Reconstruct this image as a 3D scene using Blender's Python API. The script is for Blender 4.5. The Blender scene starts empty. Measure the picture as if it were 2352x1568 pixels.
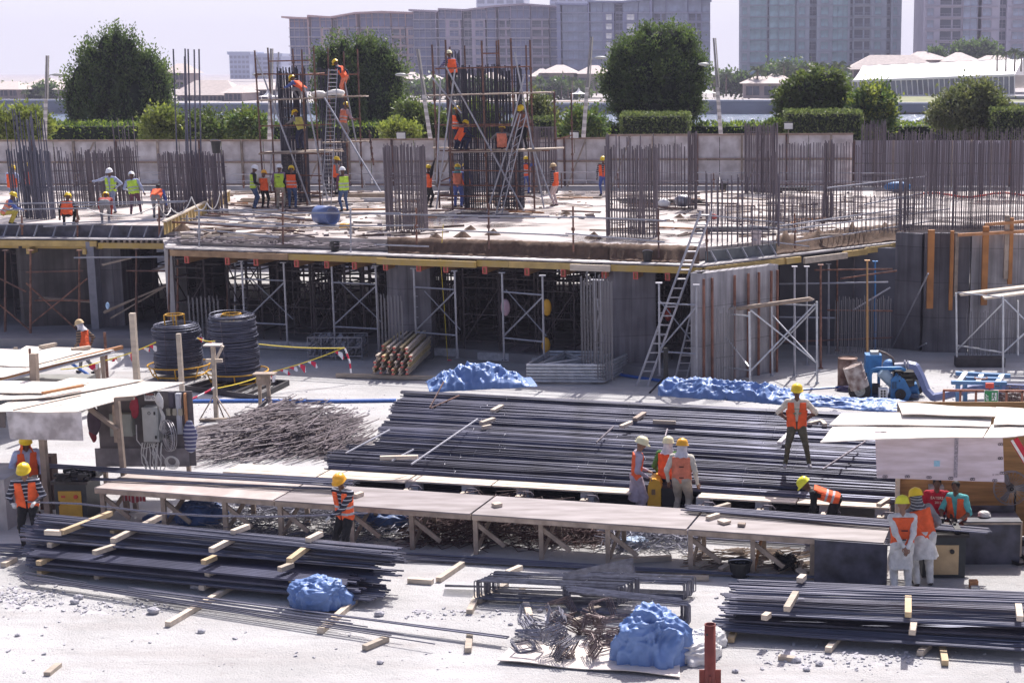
import bpy, math, random
import numpy as np
from mathutils import Vector, Matrix
R = math.radians
rnd = random.Random(7)
SC = bpy.context.scene
COL = SC.collection
# ---------------------------------------------------------------- camera, sky, sun, exposure
FPX, PX = 3500.0, 1650.0                # focal length and principal point (the photo is an off-centre crop), pixels of the 2352 px wide view
KY = FPX / 4226.0
PITCH = math.atan((784 - 165) / FPX)
CAM_H = 9.5
cd = bpy.data.cameras.new("camera"); cam = bpy.data.objects.new("camera", cd); COL.objects.link(cam)
cam.location = (0, 0, CAM_H); cam.rotation_euler = (math.pi / 2 - PITCH, 0, 0)
cd.sensor_width = 36.0; cd.lens = FPX / 2352 * 36.0; cd.shift_x = (1176 - PX) / 2352; cd.clip_start = 0.5; cd.clip_end = 6000
SC.camera = cam
SUN_EL, SUN_AZ = R(52), R(12)          # azimuth measured from +Y (behind the site) towards +X
sl = bpy.data.lights.new("sun", 'SUN'); sl.energy = 4.8; sl.angle = R(0.5); sl.color = (1.0, 0.965, 0.925)
so = bpy.data.objects.new("sun", sl); COL.objects.link(so)
sd = Vector((math.sin(SUN_AZ) * math.cos(SUN_EL), math.cos(SUN_AZ) * math.cos(SUN_EL), math.sin(SUN_EL)))
so.rotation_euler = sd.to_track_quat('Z', 'Y').to_euler(); so.location = (0, 0, 60)
W = bpy.data.worlds.new("World"); SC.world = W; W.use_nodes = True
_n = W.node_tree; _n.nodes.clear()
sky = _n.nodes.new('ShaderNodeTexSky'); sky.sky_type = 'NISHITA'; sky.sun_disc = False
sky.sun_elevation = SUN_EL; sky.sun_rotation = SUN_AZ; sky.air_density = 1.0; sky.dust_density = 5.0; sky.ozone_density = 2.0
mx = _n.nodes.new('ShaderNodeMix'); mx.data_type = 'RGBA'; mx.blend_type = 'MULTIPLY'; mx.inputs[0].default_value = 1.0
mx.inputs[7].default_value = (1.0, 0.96, 1.06, 1)
bg = _n.nodes.new('ShaderNodeBackground'); bg.inputs[1].default_value = 0.10
wo = _n.nodes.new('ShaderNodeOutputWorld')
tcw = _n.nodes.new('ShaderNodeTexCoord'); sxw = _n.nodes.new('ShaderNodeSeparateXYZ'); mrw = _n.nodes.new('ShaderNodeMapRange'); mrw.inputs[1].default_value = .08; mrw.inputs[2].default_value = .26; mrw.inputs[3].default_value = 1; mrw.inputs[4].default_value = 0
mb_ = _n.nodes.new('ShaderNodeMix'); mb_.data_type = 'RGBA'; mb_.inputs[7].default_value = (7.1, 7.0, 7.35, 1)
_n.links.new(tcw.outputs['Generated'], sxw.inputs[0]); _n.links.new(sxw.outputs[2], mrw.inputs[0]); _n.links.new(mrw.outputs[0], mb_.inputs[0]); _n.links.new(mx.outputs[2], mb_.inputs[6])
_n.links.new(sky.outputs[0], mx.inputs[6]); _n.links.new(mb_.outputs[2], bg.inputs[0]); _n.links.new(bg.outputs[0], wo.inputs[0])
SC.view_settings.view_transform = 'Standard'; SC.view_settings.look = 'None'; SC.view_settings.gamma = 1
SC.view_settings.exposure = 0.55
SC.cycles.max_bounces = 6; SC.cycles.diffuse_bounces = 3; SC.cycles.glossy_bounces = 3; SC.cycles.transparent_max_bounces = 12
SC.cycles.volume_bounces = 0
# ---------------------------------------------------------------- picture <-> world (pixels of the 2352 px wide view)
F = np.array((0, math.cos(PITCH), -math.sin(PITCH))); U = np.array((0, math.sin(PITCH), math.cos(PITCH)))
def ray(x, y):
 return F + np.array((1, 0, 0)) * ((x - PX) / FPX) - U * ((y - 784) / FPX)
def gz(x, y, z=0.0):
 d = ray(x, y); t = (z - CAM_H) / d[2]
 return np.array((d[0] * t, d[1] * t, z))
def gy(x, y, Y):
 d = ray(x, y); t = Y / d[1]
 return np.array((d[0] * t, Y, CAM_H + d[2] * t))
def V(*a): return np.array(a, float)
ANG = R(-12.8)
UU = V(math.cos(ANG), math.sin(ANG), 0); VV = V(-math.sin(ANG), math.cos(ANG), 0); ZZ = V(0, 0, 1)
# ---------------------------------------------------------------- materials
MATS = {}
def M(name, col, rough=.65, metal=0.0, var=.12, vs=4.0, bump=0.0, bs=30.0, col2=None, spec=.4, obj=False, contrast=.35, detail=5, stripe=None, sheen=0, grain=None):
 if name in MATS: return MATS[name]
 m = bpy.data.materials.new(name); m.use_nodes = True; nt = m.node_tree; N = nt.nodes; L = nt.links
 b = N['Principled BSDF']; b.inputs['Roughness'].default_value = rough; b.inputs['Metallic'].default_value = metal
 b.inputs['Specular IOR Level'].default_value = spec
 if sheen: b.inputs['Sheen Weight'].default_value = sheen
 tc = N.new('ShaderNodeTexCoord'); ns = N.new('ShaderNodeTexNoise'); ns.inputs['Scale'].default_value = vs; ns.inputs['Detail'].default_value = detail
 if grain: mpg = N.new('ShaderNodeMapping'); mpg.inputs['Scale'].default_value = grain; L.new(tc.outputs['Object'], mpg.inputs[0]); L.new(mpg.outputs[0], ns.inputs['Vector'])
 else: L.new(tc.outputs['Object'], ns.inputs['Vector'])
 mr = N.new('ShaderNodeMapRange'); mr.inputs[1].default_value = .5 - contrast / 2; mr.inputs[2].default_value = .5 + contrast / 2
 L.new(ns.outputs['Fac'], mr.inputs[0])
 mix = N.new('ShaderNodeMix'); mix.data_type = 'RGBA'
 c1 = [c * (1 - var) for c in col] + [1]; c2 = ([min(1, c * (1 + var)) for c in col] if col2 is None else list(col2)) + [1]
 mix.inputs[6].default_value = c1; mix.inputs[7].default_value = c2
 L.new(mr.outputs[0], mix.inputs[0])
 out = mix.outputs[2]
 if stripe:                       # (colour, period, duty, axis, phase)
  sc, per, duty, ax, ph = stripe
  sx = N.new('ShaderNodeSeparateXYZ'); L.new(tc.outputs['Object'], sx.inputs[0])
  m1 = N.new('ShaderNodeMath'); m1.operation = 'MULTIPLY_ADD'; m1.inputs[1].default_value = 1 / per; m1.inputs[2].default_value = ph
  L.new(sx.outputs[ax], m1.inputs[0])
  m2 = N.new('ShaderNodeMath'); m2.operation = 'FRACT'; L.new(m1.outputs[0], m2.inputs[0])
  m3 = N.new('ShaderNodeMath'); m3.operation = 'LESS_THAN'; m3.inputs[1].default_value = duty; L.new(m2.outputs[0], m3.inputs[0])
  mx2 = N.new('ShaderNodeMix'); mx2.data_type = 'RGBA'; mx2.inputs[7].default_value = list(sc) + [1]
  L.new(m3.outputs[0], mx2.inputs[0]); L.new(out, mx2.inputs[6]); out = mx2.outputs[2]
 if obj:
  oi = N.new('ShaderNodeObjectInfo'); mm = N.new('ShaderNodeMapRange'); mm.inputs[3].default_value = .72; mm.inputs[4].default_value = 1.25
  L.new(oi.outputs['Random'], mm.inputs[0])
  vm = N.new('ShaderNodeVectorMath'); vm.operation = 'SCALE'; L.new(out, vm.inputs[0]); L.new(mm.outputs[0], vm.inputs['Scale']); out = vm.outputs[0]
 L.new(out, b.inputs['Base Color'])
 if bump:
  n2 = N.new('ShaderNodeTexNoise'); n2.inputs['Scale'].default_value = bs; n2.inputs['Detail'].default_value = 4
  L.new(tc.outputs['Object'], n2.inputs['Vector'])
  bp = N.new('ShaderNodeBump'); bp.inputs['Strength'].default_value = min(1, bump); bp.inputs['Distance'].default_value = .02 if bump <= 1 else .02 * bump
  L.new(n2.outputs['Fac'], bp.inputs['Height']); L.new(bp.outputs[0], b.inputs['Normal'])
 MATS[name] = m; return m
steel = M('rebar_steel', (.10, .10, .135), .5, .4, .35, 2.5, obj=True, contrast=.5)
rust = M('rusty_rebar', (.085, .06, .068), .6, .3, .4, 3, col2=(.15, .085, .075), contrast=.5)
oldbar = M('dull_rebar', (.13, .11, .13), .55, .35, .35, 3, obj=True)
galv = M('galvanised_pipe', (.34, .34, .38), .45, .5, .2, 5, contrast=.5)
darkpipe = M('painted_dark_pipe', (.10, .065, .07), .6, .2, .3, 4, col2=(.2, .1, .07))
rustpipe = M('rusty_pipe', (.16, .07, .05), .7, .1, .4, 6, col2=(.28, .14, .1))
wood = M('pale_timber', (.50, .42, .34), .75, 0, .28, 3, grain=(.6, 3, 3), bump=.3, bs=25, obj=True, contrast=.6)
wood_old = M('weathered_timber', (.33, .26, .21), .8, 0, .25, 4, bump=.3, obj=True)
wood_or = M('orange_timber', (.42, .2, .09), .7, 0, .25, 3)
yellow_beam = M('yellow_formwork_timber', (.55, .36, .06), .6, 0, .2, 3, col2=(.42, .3, .14), contrast=.5)
ply = M('bleached_plywood', (.64, .56, .50), .7, 0, .12, 2, grain=(.4, 4, 4), bump=.15, bs=12, col2=(.78, .71, .66), contrast=.7)
ply_dirty = M('stained_plywood', (.58, .50, .49), .7, 0, .2, 1.6, col2=(.74, .68, .68), contrast=.3, detail=9)
darksteel = M('dark_cage_steel', (.055, .055, .075), .5, .4, .35, 2.5, contrast=.5)
ply_grey = M('film_faced_plywood', (.20, .165, .155), .5, 0, .2, 2.5, grain=(.5, 2.4, 2), col2=(.33, .29, .29), contrast=.5, detail=8)
ply_or = M('varnished_plywood', (.40, .22, .09), .6, 0, .18, 2)
ply_black = M('black_film_plywood', (.018, .018, .03), .5, 0, .4, 3, col2=(.09, .09, .13), contrast=.4, detail=10)
conc = M('grey_concrete', (.37, .35, .36), .85, 0, .25, 1.4, bump=.3, bs=14, contrast=.5, detail=8)
conc_lt = M('pale_concrete', (.42, .40, .41), .85, 0, .2, 2, bump=.3, bs=14, contrast=.5, detail=8)
conc_blk = M('concrete_block', (.40, .40, .43), .9, 0, .2, 9, bump=.5, bs=60)
redpaint = M('red_paint', (.55, .06, .035), .5, 0, .2, 8)
redrust = M('red_oxide', (.20, .045, .035), .6, .1, .2, 6)
blackp = M('black_paint', (.015, .015, .018), .5, 0, .3, 6)
yellowp = M('yellow_paint', (.62, .33, .03), .5, 0, .15, 5)
bluep = M('blue_paint', (.03, .16, .38), .45, .1, .2, 5)
whitep = M('white_paint', (.75, .74, .74), .5, 0, .06, 5)
greyp = M('grey_enclosure_paint', (.42, .43, .42), .45, 0, .08, 5)
burlap = M('brown_burlap', (.105, .065, .045), .95, 0, .35, 6, bump=.8, bs=40, contrast=.5)
tarp = M('blue_tarpaulin', (.10, .19, .43), .45, 0, .2, 3, bump=.5, bs=9, col2=(.20, .31, .58), contrast=.6)
sack = M('white_sack', (.66, .64, .62), .8, 0, .12, 8, bump=.5, bs=12)
bucketm = M('black_plastic', (.02, .02, .022), .5, 0, .3, 8)
rubber = M('tyre_rubber', (.03, .028, .028), .8, 0, .3, 10)
hosem = M('grey_blue_hose', (.16, .19, .34), .5, 0, .1, 8)
hoseb = M('blue_hose', (.03, .12, .42), .4, 0, .1, 8)
ropey = M('yellow_rope', (.65, .5, .04), .7, 0, .1, 8)
ropew = M('white_cable', (.6, .58, .56), .6, 0, .1, 8)
tapem = M('red_white_tape', (.8, .78, .78), .5, 0, .03, 8, stripe=((.65, .03, .08), .28, .5, 0, 0))
coilm = M('wire_coil_steel', (.085, .09, .13), .38, .5, .2, 6, contrast=.5)
glassd = M('dark_window_glass', (.05, .07, .11), .12, .3, .3, .6, spec=.8)
def weather(m, pw=1.25, ph=1.2, streak=.3, joint=.6):
 """cast concrete: shutter joints, tie holes' rust and vertical runs"""
 nt = m.node_tree; N = nt.nodes; L = nt.links; b = N['Principled BSDF']; src = b.inputs['Base Color'].links[0].from_socket
 tc = N.new('ShaderNodeTexCoord'); s = N.new('ShaderNodeSeparateXYZ'); L.new(tc.outputs['Object'], s.inputs[0])
 ad = N.new('ShaderNodeMath'); ad.operation = 'MULTIPLY_ADD'; ad.inputs[1].default_value = .6; L.new(s.outputs[1], ad.inputs[0]); L.new(s.outputs[0], ad.inputs[2])
 cb = N.new('ShaderNodeCombineXYZ'); L.new(ad.outputs[0], cb.inputs[0]); L.new(s.outputs[2], cb.inputs[1])
 br = N.new('ShaderNodeTexBrick'); br.offset = 0; br.inputs['Scale'].default_value = 1; br.inputs['Brick Width'].default_value = pw; br.inputs['Row Height'].default_value = ph; br.inputs['Mortar Size'].default_value = .012
 br.inputs['Color1'].default_value = (1, 1, 1, 1); br.inputs['Color2'].default_value = (.84, .84, .86, 1); br.inputs['Mortar'].default_value = (joint, joint, joint, 1); L.new(cb.outputs[0], br.inputs['Vector'])
 mp = N.new('ShaderNodeMapping'); mp.inputs['Scale'].default_value = (5, 5, .35); L.new(tc.outputs['Object'], mp.inputs[0]); n = N.new('ShaderNodeTexNoise'); n.inputs['Scale'].default_value = 1; n.inputs['Detail'].default_value = 6; L.new(mp.outputs[0], n.inputs['Vector'])
 r = N.new('ShaderNodeMapRange'); r.inputs[1].default_value = .38; r.inputs[2].default_value = .62; r.inputs[3].default_value = 1 - streak; r.inputs[4].default_value = 1.1; L.new(n.outputs[0], r.inputs[0])
 v = N.new('ShaderNodeMix'); v.data_type = 'RGBA'; v.blend_type = 'MULTIPLY'; v.inputs[0].default_value = 1; L.new(src, v.inputs[6]); L.new(br.outputs[0], v.inputs[7])
 w = N.new('ShaderNodeVectorMath'); w.operation = 'SCALE'; L.new(v.outputs[2], w.inputs[0]); L.new(r.outputs[0], w.inputs['Scale']); L.new(w.outputs[0], b.inputs['Base Color'])
# ---------------------------------------------------------------- mesh builder
def unit(v):
 v = np.asarray(v, float); n = np.linalg.norm(v)
 return v / n if n > 1e-9 else V(0, 0, 1)
def frame(d):
 d = unit(d); a = V(0, 0, 1) if abs(d[2]) < .9 else V(1, 0, 0)
 x = unit(np.cross(a, d)); y = np.cross(d, x)
 return x, y, d
def org(o):
 s = np.zeros(3)
 while o is not None:
  s += np.array(o.location); o = o.parent
 return s
class MB:
 def __init__(s): s.v = []; s.f = []; s.m = []; s.mi = 0
 def add(s, vs, fs):
  k = len(s.v); s.v.extend([tuple(map(float, p)) for p in vs]); s.f.extend([tuple(i + k for i in f) for f in fs]); s.m.extend([s.mi] * len(fs)); return s
 def box(s, c, sz, ex=None, ey=None, ez=None):
  ex = V(1, 0, 0) if ex is None else ex; ey = V(0, 1, 0) if ey is None else ey; ez = V(0, 0, 1) if ez is None else ez
  c = np.asarray(c, float); a, b, d = ex * sz[0] / 2, ey * sz[1] / 2, ez * sz[2] / 2
  vs = [c + i * a + j * b + k * d for k in (-1, 1) for j in (-1, 1) for i in (-1, 1)]
  return s.add(vs, [(0, 2, 3, 1), (4, 5, 7, 6), (0, 1, 5, 4), (2, 6, 7, 3), (0, 4, 6, 2), (1, 3, 7, 5)])
 def ubox(s, c, sz): return s.box(c, sz, UU, VV, ZZ)
 def beam(s, p, q, w, h):            # w across (horizontal), h along the other axis
  p = np.asarray(p, float); q = np.asarray(q, float); x, y, d = frame(q - p)
  return s.box((p + q) / 2, (w, h, np.linalg.norm(q - p)), x, y, d)
 def tube(s, p, q, r, n=6, r2=None, cap=True):
  return s.ptube([p, q], r if r2 is None else [r, r2], n, cap)
 def ptube(s, pts, r, n=6, cap=True):
  P = [np.asarray(p, float) for p in pts]; k = len(P)
  rs = r if isinstance(r, (list, tuple)) else [r] * k
  vs = []; px = None
  for i in range(k):
   d = P[min(i + 1, k - 1)] - P[max(i - 1, 0)]
   x, y, d = frame(d)
   if px is not None:
    x = unit(px - d * np.dot(px, d)); y = np.cross(d, x)
   px = x
   for j in range(n):
    a = 2 * math.pi * j / n; vs.append(P[i] + rs[i] * (math.cos(a) * x + math.sin(a) * y))
  fs = [(i * n + j, i * n + (j + 1) % n, (i + 1) * n + (j + 1) % n, (i + 1) * n + j) for i in range(k - 1) for j in range(n)]
  if cap: fs += [tuple(range(n))[::-1], tuple((k - 1) * n + j for j in range(n))]
  return s.add(vs, fs)
 def ring(s, c, r, rt, ax=None, n=24, m=5, ry=None):
  x, y, d = frame(V(0, 0, 1) if ax is None else ax); c = np.asarray(c, float); ry = ry or r
  pts = [c + r * math.cos(2 * math.pi * i / n) * x + ry * math.sin(2 * math.pi * i / n) * y for i in range(n + 1)]
  return s.ptube(pts, rt, m, False)
 def lathe(s, c, prof, n=16, ax=None):
  x, y, d = frame(V(0, 0, 1) if ax is None else ax); c = np.asarray(c, float)
  vs = [c + r * (math.cos(2 * math.pi * j / n) * x + math.sin(2 * math.pi * j / n) * y) + z * d for r, z in prof for j in range(n)]
  k = len(prof)
  return s.add(vs, [(i * n + j, i * n + (j + 1) % n, (i + 1) * n + (j + 1) % n, (i + 1) * n + j) for i in range(k - 1) for j in range(n)])
 def prism(s, poly, z0, z1):         # poly [(x,y)] counter-clockwise
  n = len(poly); vs = [(p[0], p[1], z0) for p in poly] + [(p[0], p[1], z1) for p in poly]
  return s.add(vs, [tuple(range(n))[::-1], tuple(range(n, 2 * n))] + [(i, (i + 1) % n, n + (i + 1) % n, n + i) for i in range(n)])
 def grid(s, f, nu, nv):
  vs = [f(i / nu, j / nv) for j in range(nv + 1) for i in range(nu + 1)]; w = nu + 1
  return s.add(vs, [(j * w + i, j * w + i + 1, (j + 1) * w + i + 1, (j + 1) * w + i) for j in range(nv) for i in range(nu)])
 def sheet(s, f, nu, nv, th=.02):    # a bent board with thickness
  vs = [f(i / nu, j / nv) for j in range(nv + 1) for i in range(nu + 1)]; w = nu + 1; K = len(vs)
  vs += [np.asarray(p) - V(0, 0, th) for p in vs]
  fs = [(j * w + i, j * w + i + 1, (j + 1) * w + i + 1, (j + 1) * w + i) for j in range(nv) for i in range(nu)]
  fs += [tuple(K + t for t in q[::-1]) for q in fs]
  per = [(i) for i in range(nu)] + [j * w + nu for j in range(nv)] + [nv * w + i for i in range(nu, 0, -1)] + [j * w for j in range(nv, 0, -1)]
  for a, b in zip(per, per[1:] + per[:1]): fs.append((b, a, a + K, b + K))
  return s.add(vs, fs)
 def ball(s, c, r, n=8, m=6, sq=(1, 1, 1)):
  c = np.asarray(c, float); vs = []
  for i in range(m + 1):
   t = math.pi * i / m
   for j in range(n):
    a = 2 * math.pi * j / n; vs.append(c + r * V(math.sin(t) * math.cos(a) * sq[0], math.sin(t) * math.sin(a) * sq[1], math.cos(t) * sq[2]))
  return s.add(vs, [(i * n + j, (i + 1) * n + j, (i + 1) * n + (j + 1) % n, i * n + (j + 1) % n) for i in range(m) for j in range(n)])
 def build(s, name, mat, parent=None, smooth=False):
  me = bpy.data.meshes.new(name); o = org(parent)
  me.from_pydata([(p[0] - o[0], p[1] - o[1], p[2] - o[2]) for p in s.v], [], s.f)
  for mm in (mat if isinstance(mat, (list, tuple)) else [mat]): me.materials.append(mm)
  if any(s.m): me.polygons.foreach_set('material_index', s.m)
  if smooth: me.polygons.foreach_set('use_smooth', [True] * len(me.polygons))
  me.update()
  ob = bpy.data.objects.new(name, me); COL.objects.link(ob)
  if parent is not None: ob.parent = parent
  return ob
def tag(o, label, cat=None, group=None, kind=None):
 o['label'] = label
 if cat: o['category'] = cat
 if group: o['group'] = group
 if kind: o['kind'] = kind
 return o
def thing(name, label, cat, loc=(0, 0, 0), group=None, rotz=0):
 o = bpy.data.objects.new(name, None); COL.objects.link(o); o.location = tuple(map(float, loc)); o.rotation_euler = (0, 0, rotz)
 o.empty_display_size = .3
 return tag(o, label, cat, group)
def dup(root, loc, rotz=None, label=None, scale=None, group=None):
 def cp(o, par):
  c = o.copy(); COL.objects.link(c)
  if par is not None: c.parent = par
  for ch in list(o.children): cp(ch, c)
  return c
 r = cp(root, None); r.location = tuple(map(float, loc))
 if rotz is not None: r.rotation_euler = (0, 0, rotz)
 if scale is not None: r.scale = scale if isinstance(scale, (tuple, list)) else (scale,) * 3
 if label: r['label'] = label
 if group: r['group'] = group
 return r
def structure(o, label=None):
 o['kind'] = 'structure'
 if label: o['label'] = label
 return o
def single(mb, name, mat, label, cat, group=None, smooth=False):
 """a thing that is one mesh: origin moved to its own base"""
 a = np.array(mb.v); c = (a.min(0) + a.max(0)) / 2; c[2] = a[:, 2].min()
 mb.v = [tuple(p) for p in a - c]
 o = mb.build(name, mat, None, smooth); o.location = tuple(map(float, c))
 return tag(o, label, cat, group)
def catenary(p, q, sag, n=10):
 p = np.asarray(p, float); q = np.asarray(q, float)
 return [p + (q - p) * t - V(0, 0, sag * 4 * t * (1 - t)) for t in [i / n for i in range(n + 1)]]
# == GROUND, WATER, FAR SHORE
def ground_mat():
 m = bpy.data.materials.new('sandy_ground'); m.use_nodes = True; nt = m.node_tree; N = nt.nodes; L = nt.links; b = N['Principled BSDF']
 b.inputs['Roughness'].default_value = .95; b.inputs['Specular IOR Level'].default_value = .15
 tc = N.new('ShaderNodeTexCoord')
 def noise(s, d, rough=.55):
  n = N.new('ShaderNodeTexNoise'); n.inputs['Scale'].default_value = s; n.inputs['Detail'].default_value = d; n.inputs['Roughness'].default_value = rough
  L.new(tc.outputs['Object'], n.inputs['Vector']); return n
 def rng(o, a, b_, c=0, d=1):
  r = N.new('ShaderNodeMapRange'); r.inputs[1].default_value = a; r.inputs[2].default_value = b_; r.inputs[3].default_value = c; r.inputs[4].default_value = d
  L.new(o, r.inputs[0]); return r.outputs[0]
 def mixc(f, a, b_):
  x = N.new('ShaderNodeMix'); x.data_type = 'RGBA'; L.new(f, x.inputs[0])
  for i, c in ((6, a), (7, b_)):
   if isinstance(c, tuple): x.inputs[i].default_value = c + (1,)
   else: L.new(c, x.inputs[i])
  return x.outputs[2]
 c = mixc(rng(noise(.35, 8).outputs[0], .35, .65), (.41, .40, .395), (.51, .50, .50))
 mp = N.new('ShaderNodeMapping'); mp.inputs['Rotation'].default_value = (0, 0, .22); mp.inputs['Scale'].default_value = (.12, 1.3, 1); L.new(tc.outputs['Object'], mp.inputs[0]); tk = noise(1.0, 7, .6); L.new(mp.outputs[0], tk.inputs['Vector'])
 c = mixc(rng(tk.outputs[0], .50, .64, 0, .5), c, (.36, .33, .32))
 c = mixc(rng(noise(2.6, 9, .7).outputs[0], .56, .72, 0, .55), c, (.32, .29, .28))
 c = mixc(rng(noise(22, 5, .7).outputs[0], .62, .78, 0, .55), c, (.28, .26, .26))
 L.new(c, b.inputs['Base Color'])
 a = N.new('ShaderNodeMath'); a.operation = 'ADD'
 s1 = N.new('ShaderNodeMath'); s1.operation = 'MULTIPLY'; s1.inputs[1].default_value = 2.2
 L.new(noise(1.8, 8, .6).outputs[0], s1.inputs[0]); L.new(s1.outputs[0], a.inputs[0]); L.new(noise(26, 4, .65).outputs[0], a.inputs[1])
 bp = N.new('ShaderNodeBump'); bp.inputs['Strength'].default_value = .75; bp.inputs['Distance'].default_value = .05
 L.new(a.outputs[0], bp.inputs['Height']); L.new(bp.outputs[0], b.inputs['Normal'])
 return m
gmat = ground_mat()
mb = MB()
from mathutils import noise as mnoise
def gh(x, y):
 """gentle relief of the yard, flat where things stand"""
 if not (-30 < x < 30 and 20 < y < 60): return 0.0
 return 0.0
mb.add([(-3000, -60, 0), (3000, -60, 0), (3000, 5500, 0), (-3000, 5500, 0)], [(0, 1, 2, 3)])
structure(mb.build('ground', gmat), 'pale sandy ground of the yard')
TZ = 3.8
mb = MB(); mb.box((0, 93.25, (TZ - 1) / 2), (800, 32.5, TZ + 1))
structure(mb.build('terrace_ground', conc_lt), 'street level terrace behind the site')
def water_mat():
 m = M('sea_water', (.16, .22, .30), .12, 0, .05, .1); nt = m.node_tree; N = nt.nodes; L = nt.links; b = N['Principled BSDF']
 tc = N.new('ShaderNodeTexCoord'); mp = N.new('ShaderNodeMapping'); mp.inputs['Scale'].default_value = (.35, 1.4, 1)
 n = N.new('ShaderNodeTexNoise'); n.inputs['Scale'].default_value = 1.2; n.inputs['Detail'].default_value = 6
 L.new(tc.outputs['Object'], mp.inputs[0]); L.new(mp.outputs[0], n.inputs['Vector'])
 bp = N.new('ShaderNodeBump'); bp.inputs['Strength'].default_value = 1; bp.inputs['Distance'].default_value = .35
 L.new(n.outputs[0], bp.inputs['Height']); L.new(bp.outputs[0], b.inputs['Normal']); return m
mb = MB(); mb.add([(-900, 109.5, 1), (900, 109.5, 1), (900, 320, 1), (-900, 320, 1)], [(0, 1, 2, 3)])
structure(mb.build('water', water_mat()), 'blue sea inlet behind the trees')
quaym = M('quay_stone', (.20, .215, .26), .8, 0, .15, .2)
lawnm = M('dry_lawn', (.20, .21, .10), .9, 0, .25, .3)
mb = MB(); mb.box((0, 320 + 1500, 1.4), (3000, 3000, 3.2))
structure(mb.build('far_shore_ground', M('far_shore_ground', (.34, .31, .30), .9, 0, .15, .05)), 'paved ground of the far shore')
def quay(x0, x1, y0, y1, Y, label, m=quaym, lip=True):
 Y = Y * KY; a, b = gy(x0, y0, Y), gy(x1, y1, Y)
 mb = MB(); mb.box(((a[0] + b[0]) / 2, Y, (a[2] + b[2]) / 2), (b[0] - a[0], 3, abs(a[2] - b[2])))
 if lip: mb.mi = 1; mb.box(((a[0] + b[0]) / 2, Y - .2, max(a[2], b[2]) + .15), (b[0] - a[0], 3.6, .35))
 return single(mb, 'quay_wall', [m, M('quay_coping', (.38, .38, .42), .8)], label, 'wall')
quay(-200, 215, 232, 262, 384, 'grey stone quay wall behind the left bushes', lip=True)
quay(215, 1500, 240, 262, 383, 'long grey quay wall below the villas and the beach')
quay(1500, 1775, 233, 262, 382, 'ribbed grey quay wall between the round tree and the feathery tree')
quay(1775, 2500, 239, 258, 380, 'smooth blue grey quay wall below the white marquee lawn')
quay(2200, 2700, 224, 236, 410, 'upper grey terrace wall below the right end of the marquee')
mb = MB(); a, b = gy(1990, 238, 316), gy(2500, 222, 352)
mb.add([(a[0], 316, a[2]), (b[0], 316, a[2]), (b[0], 354, b[2]), (a[0], 354, b[2])], [(0, 1, 2, 3)])
structure(mb.build('lawn', lawnm), 'dry grass bank in front of the marquee')
mb = MB(); a = gy(900, 234, 320); b = gy(1720, 234, 320)
mb.box(((a[0] + b[0]) / 2, 325, a[2] - .2), (b[0] - a[0], 10, .5)); structure(mb.build('beach', M('far_beach_sand', (.5, .42, .36), .9)), 'strip of beach sand on the far shore')
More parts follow.
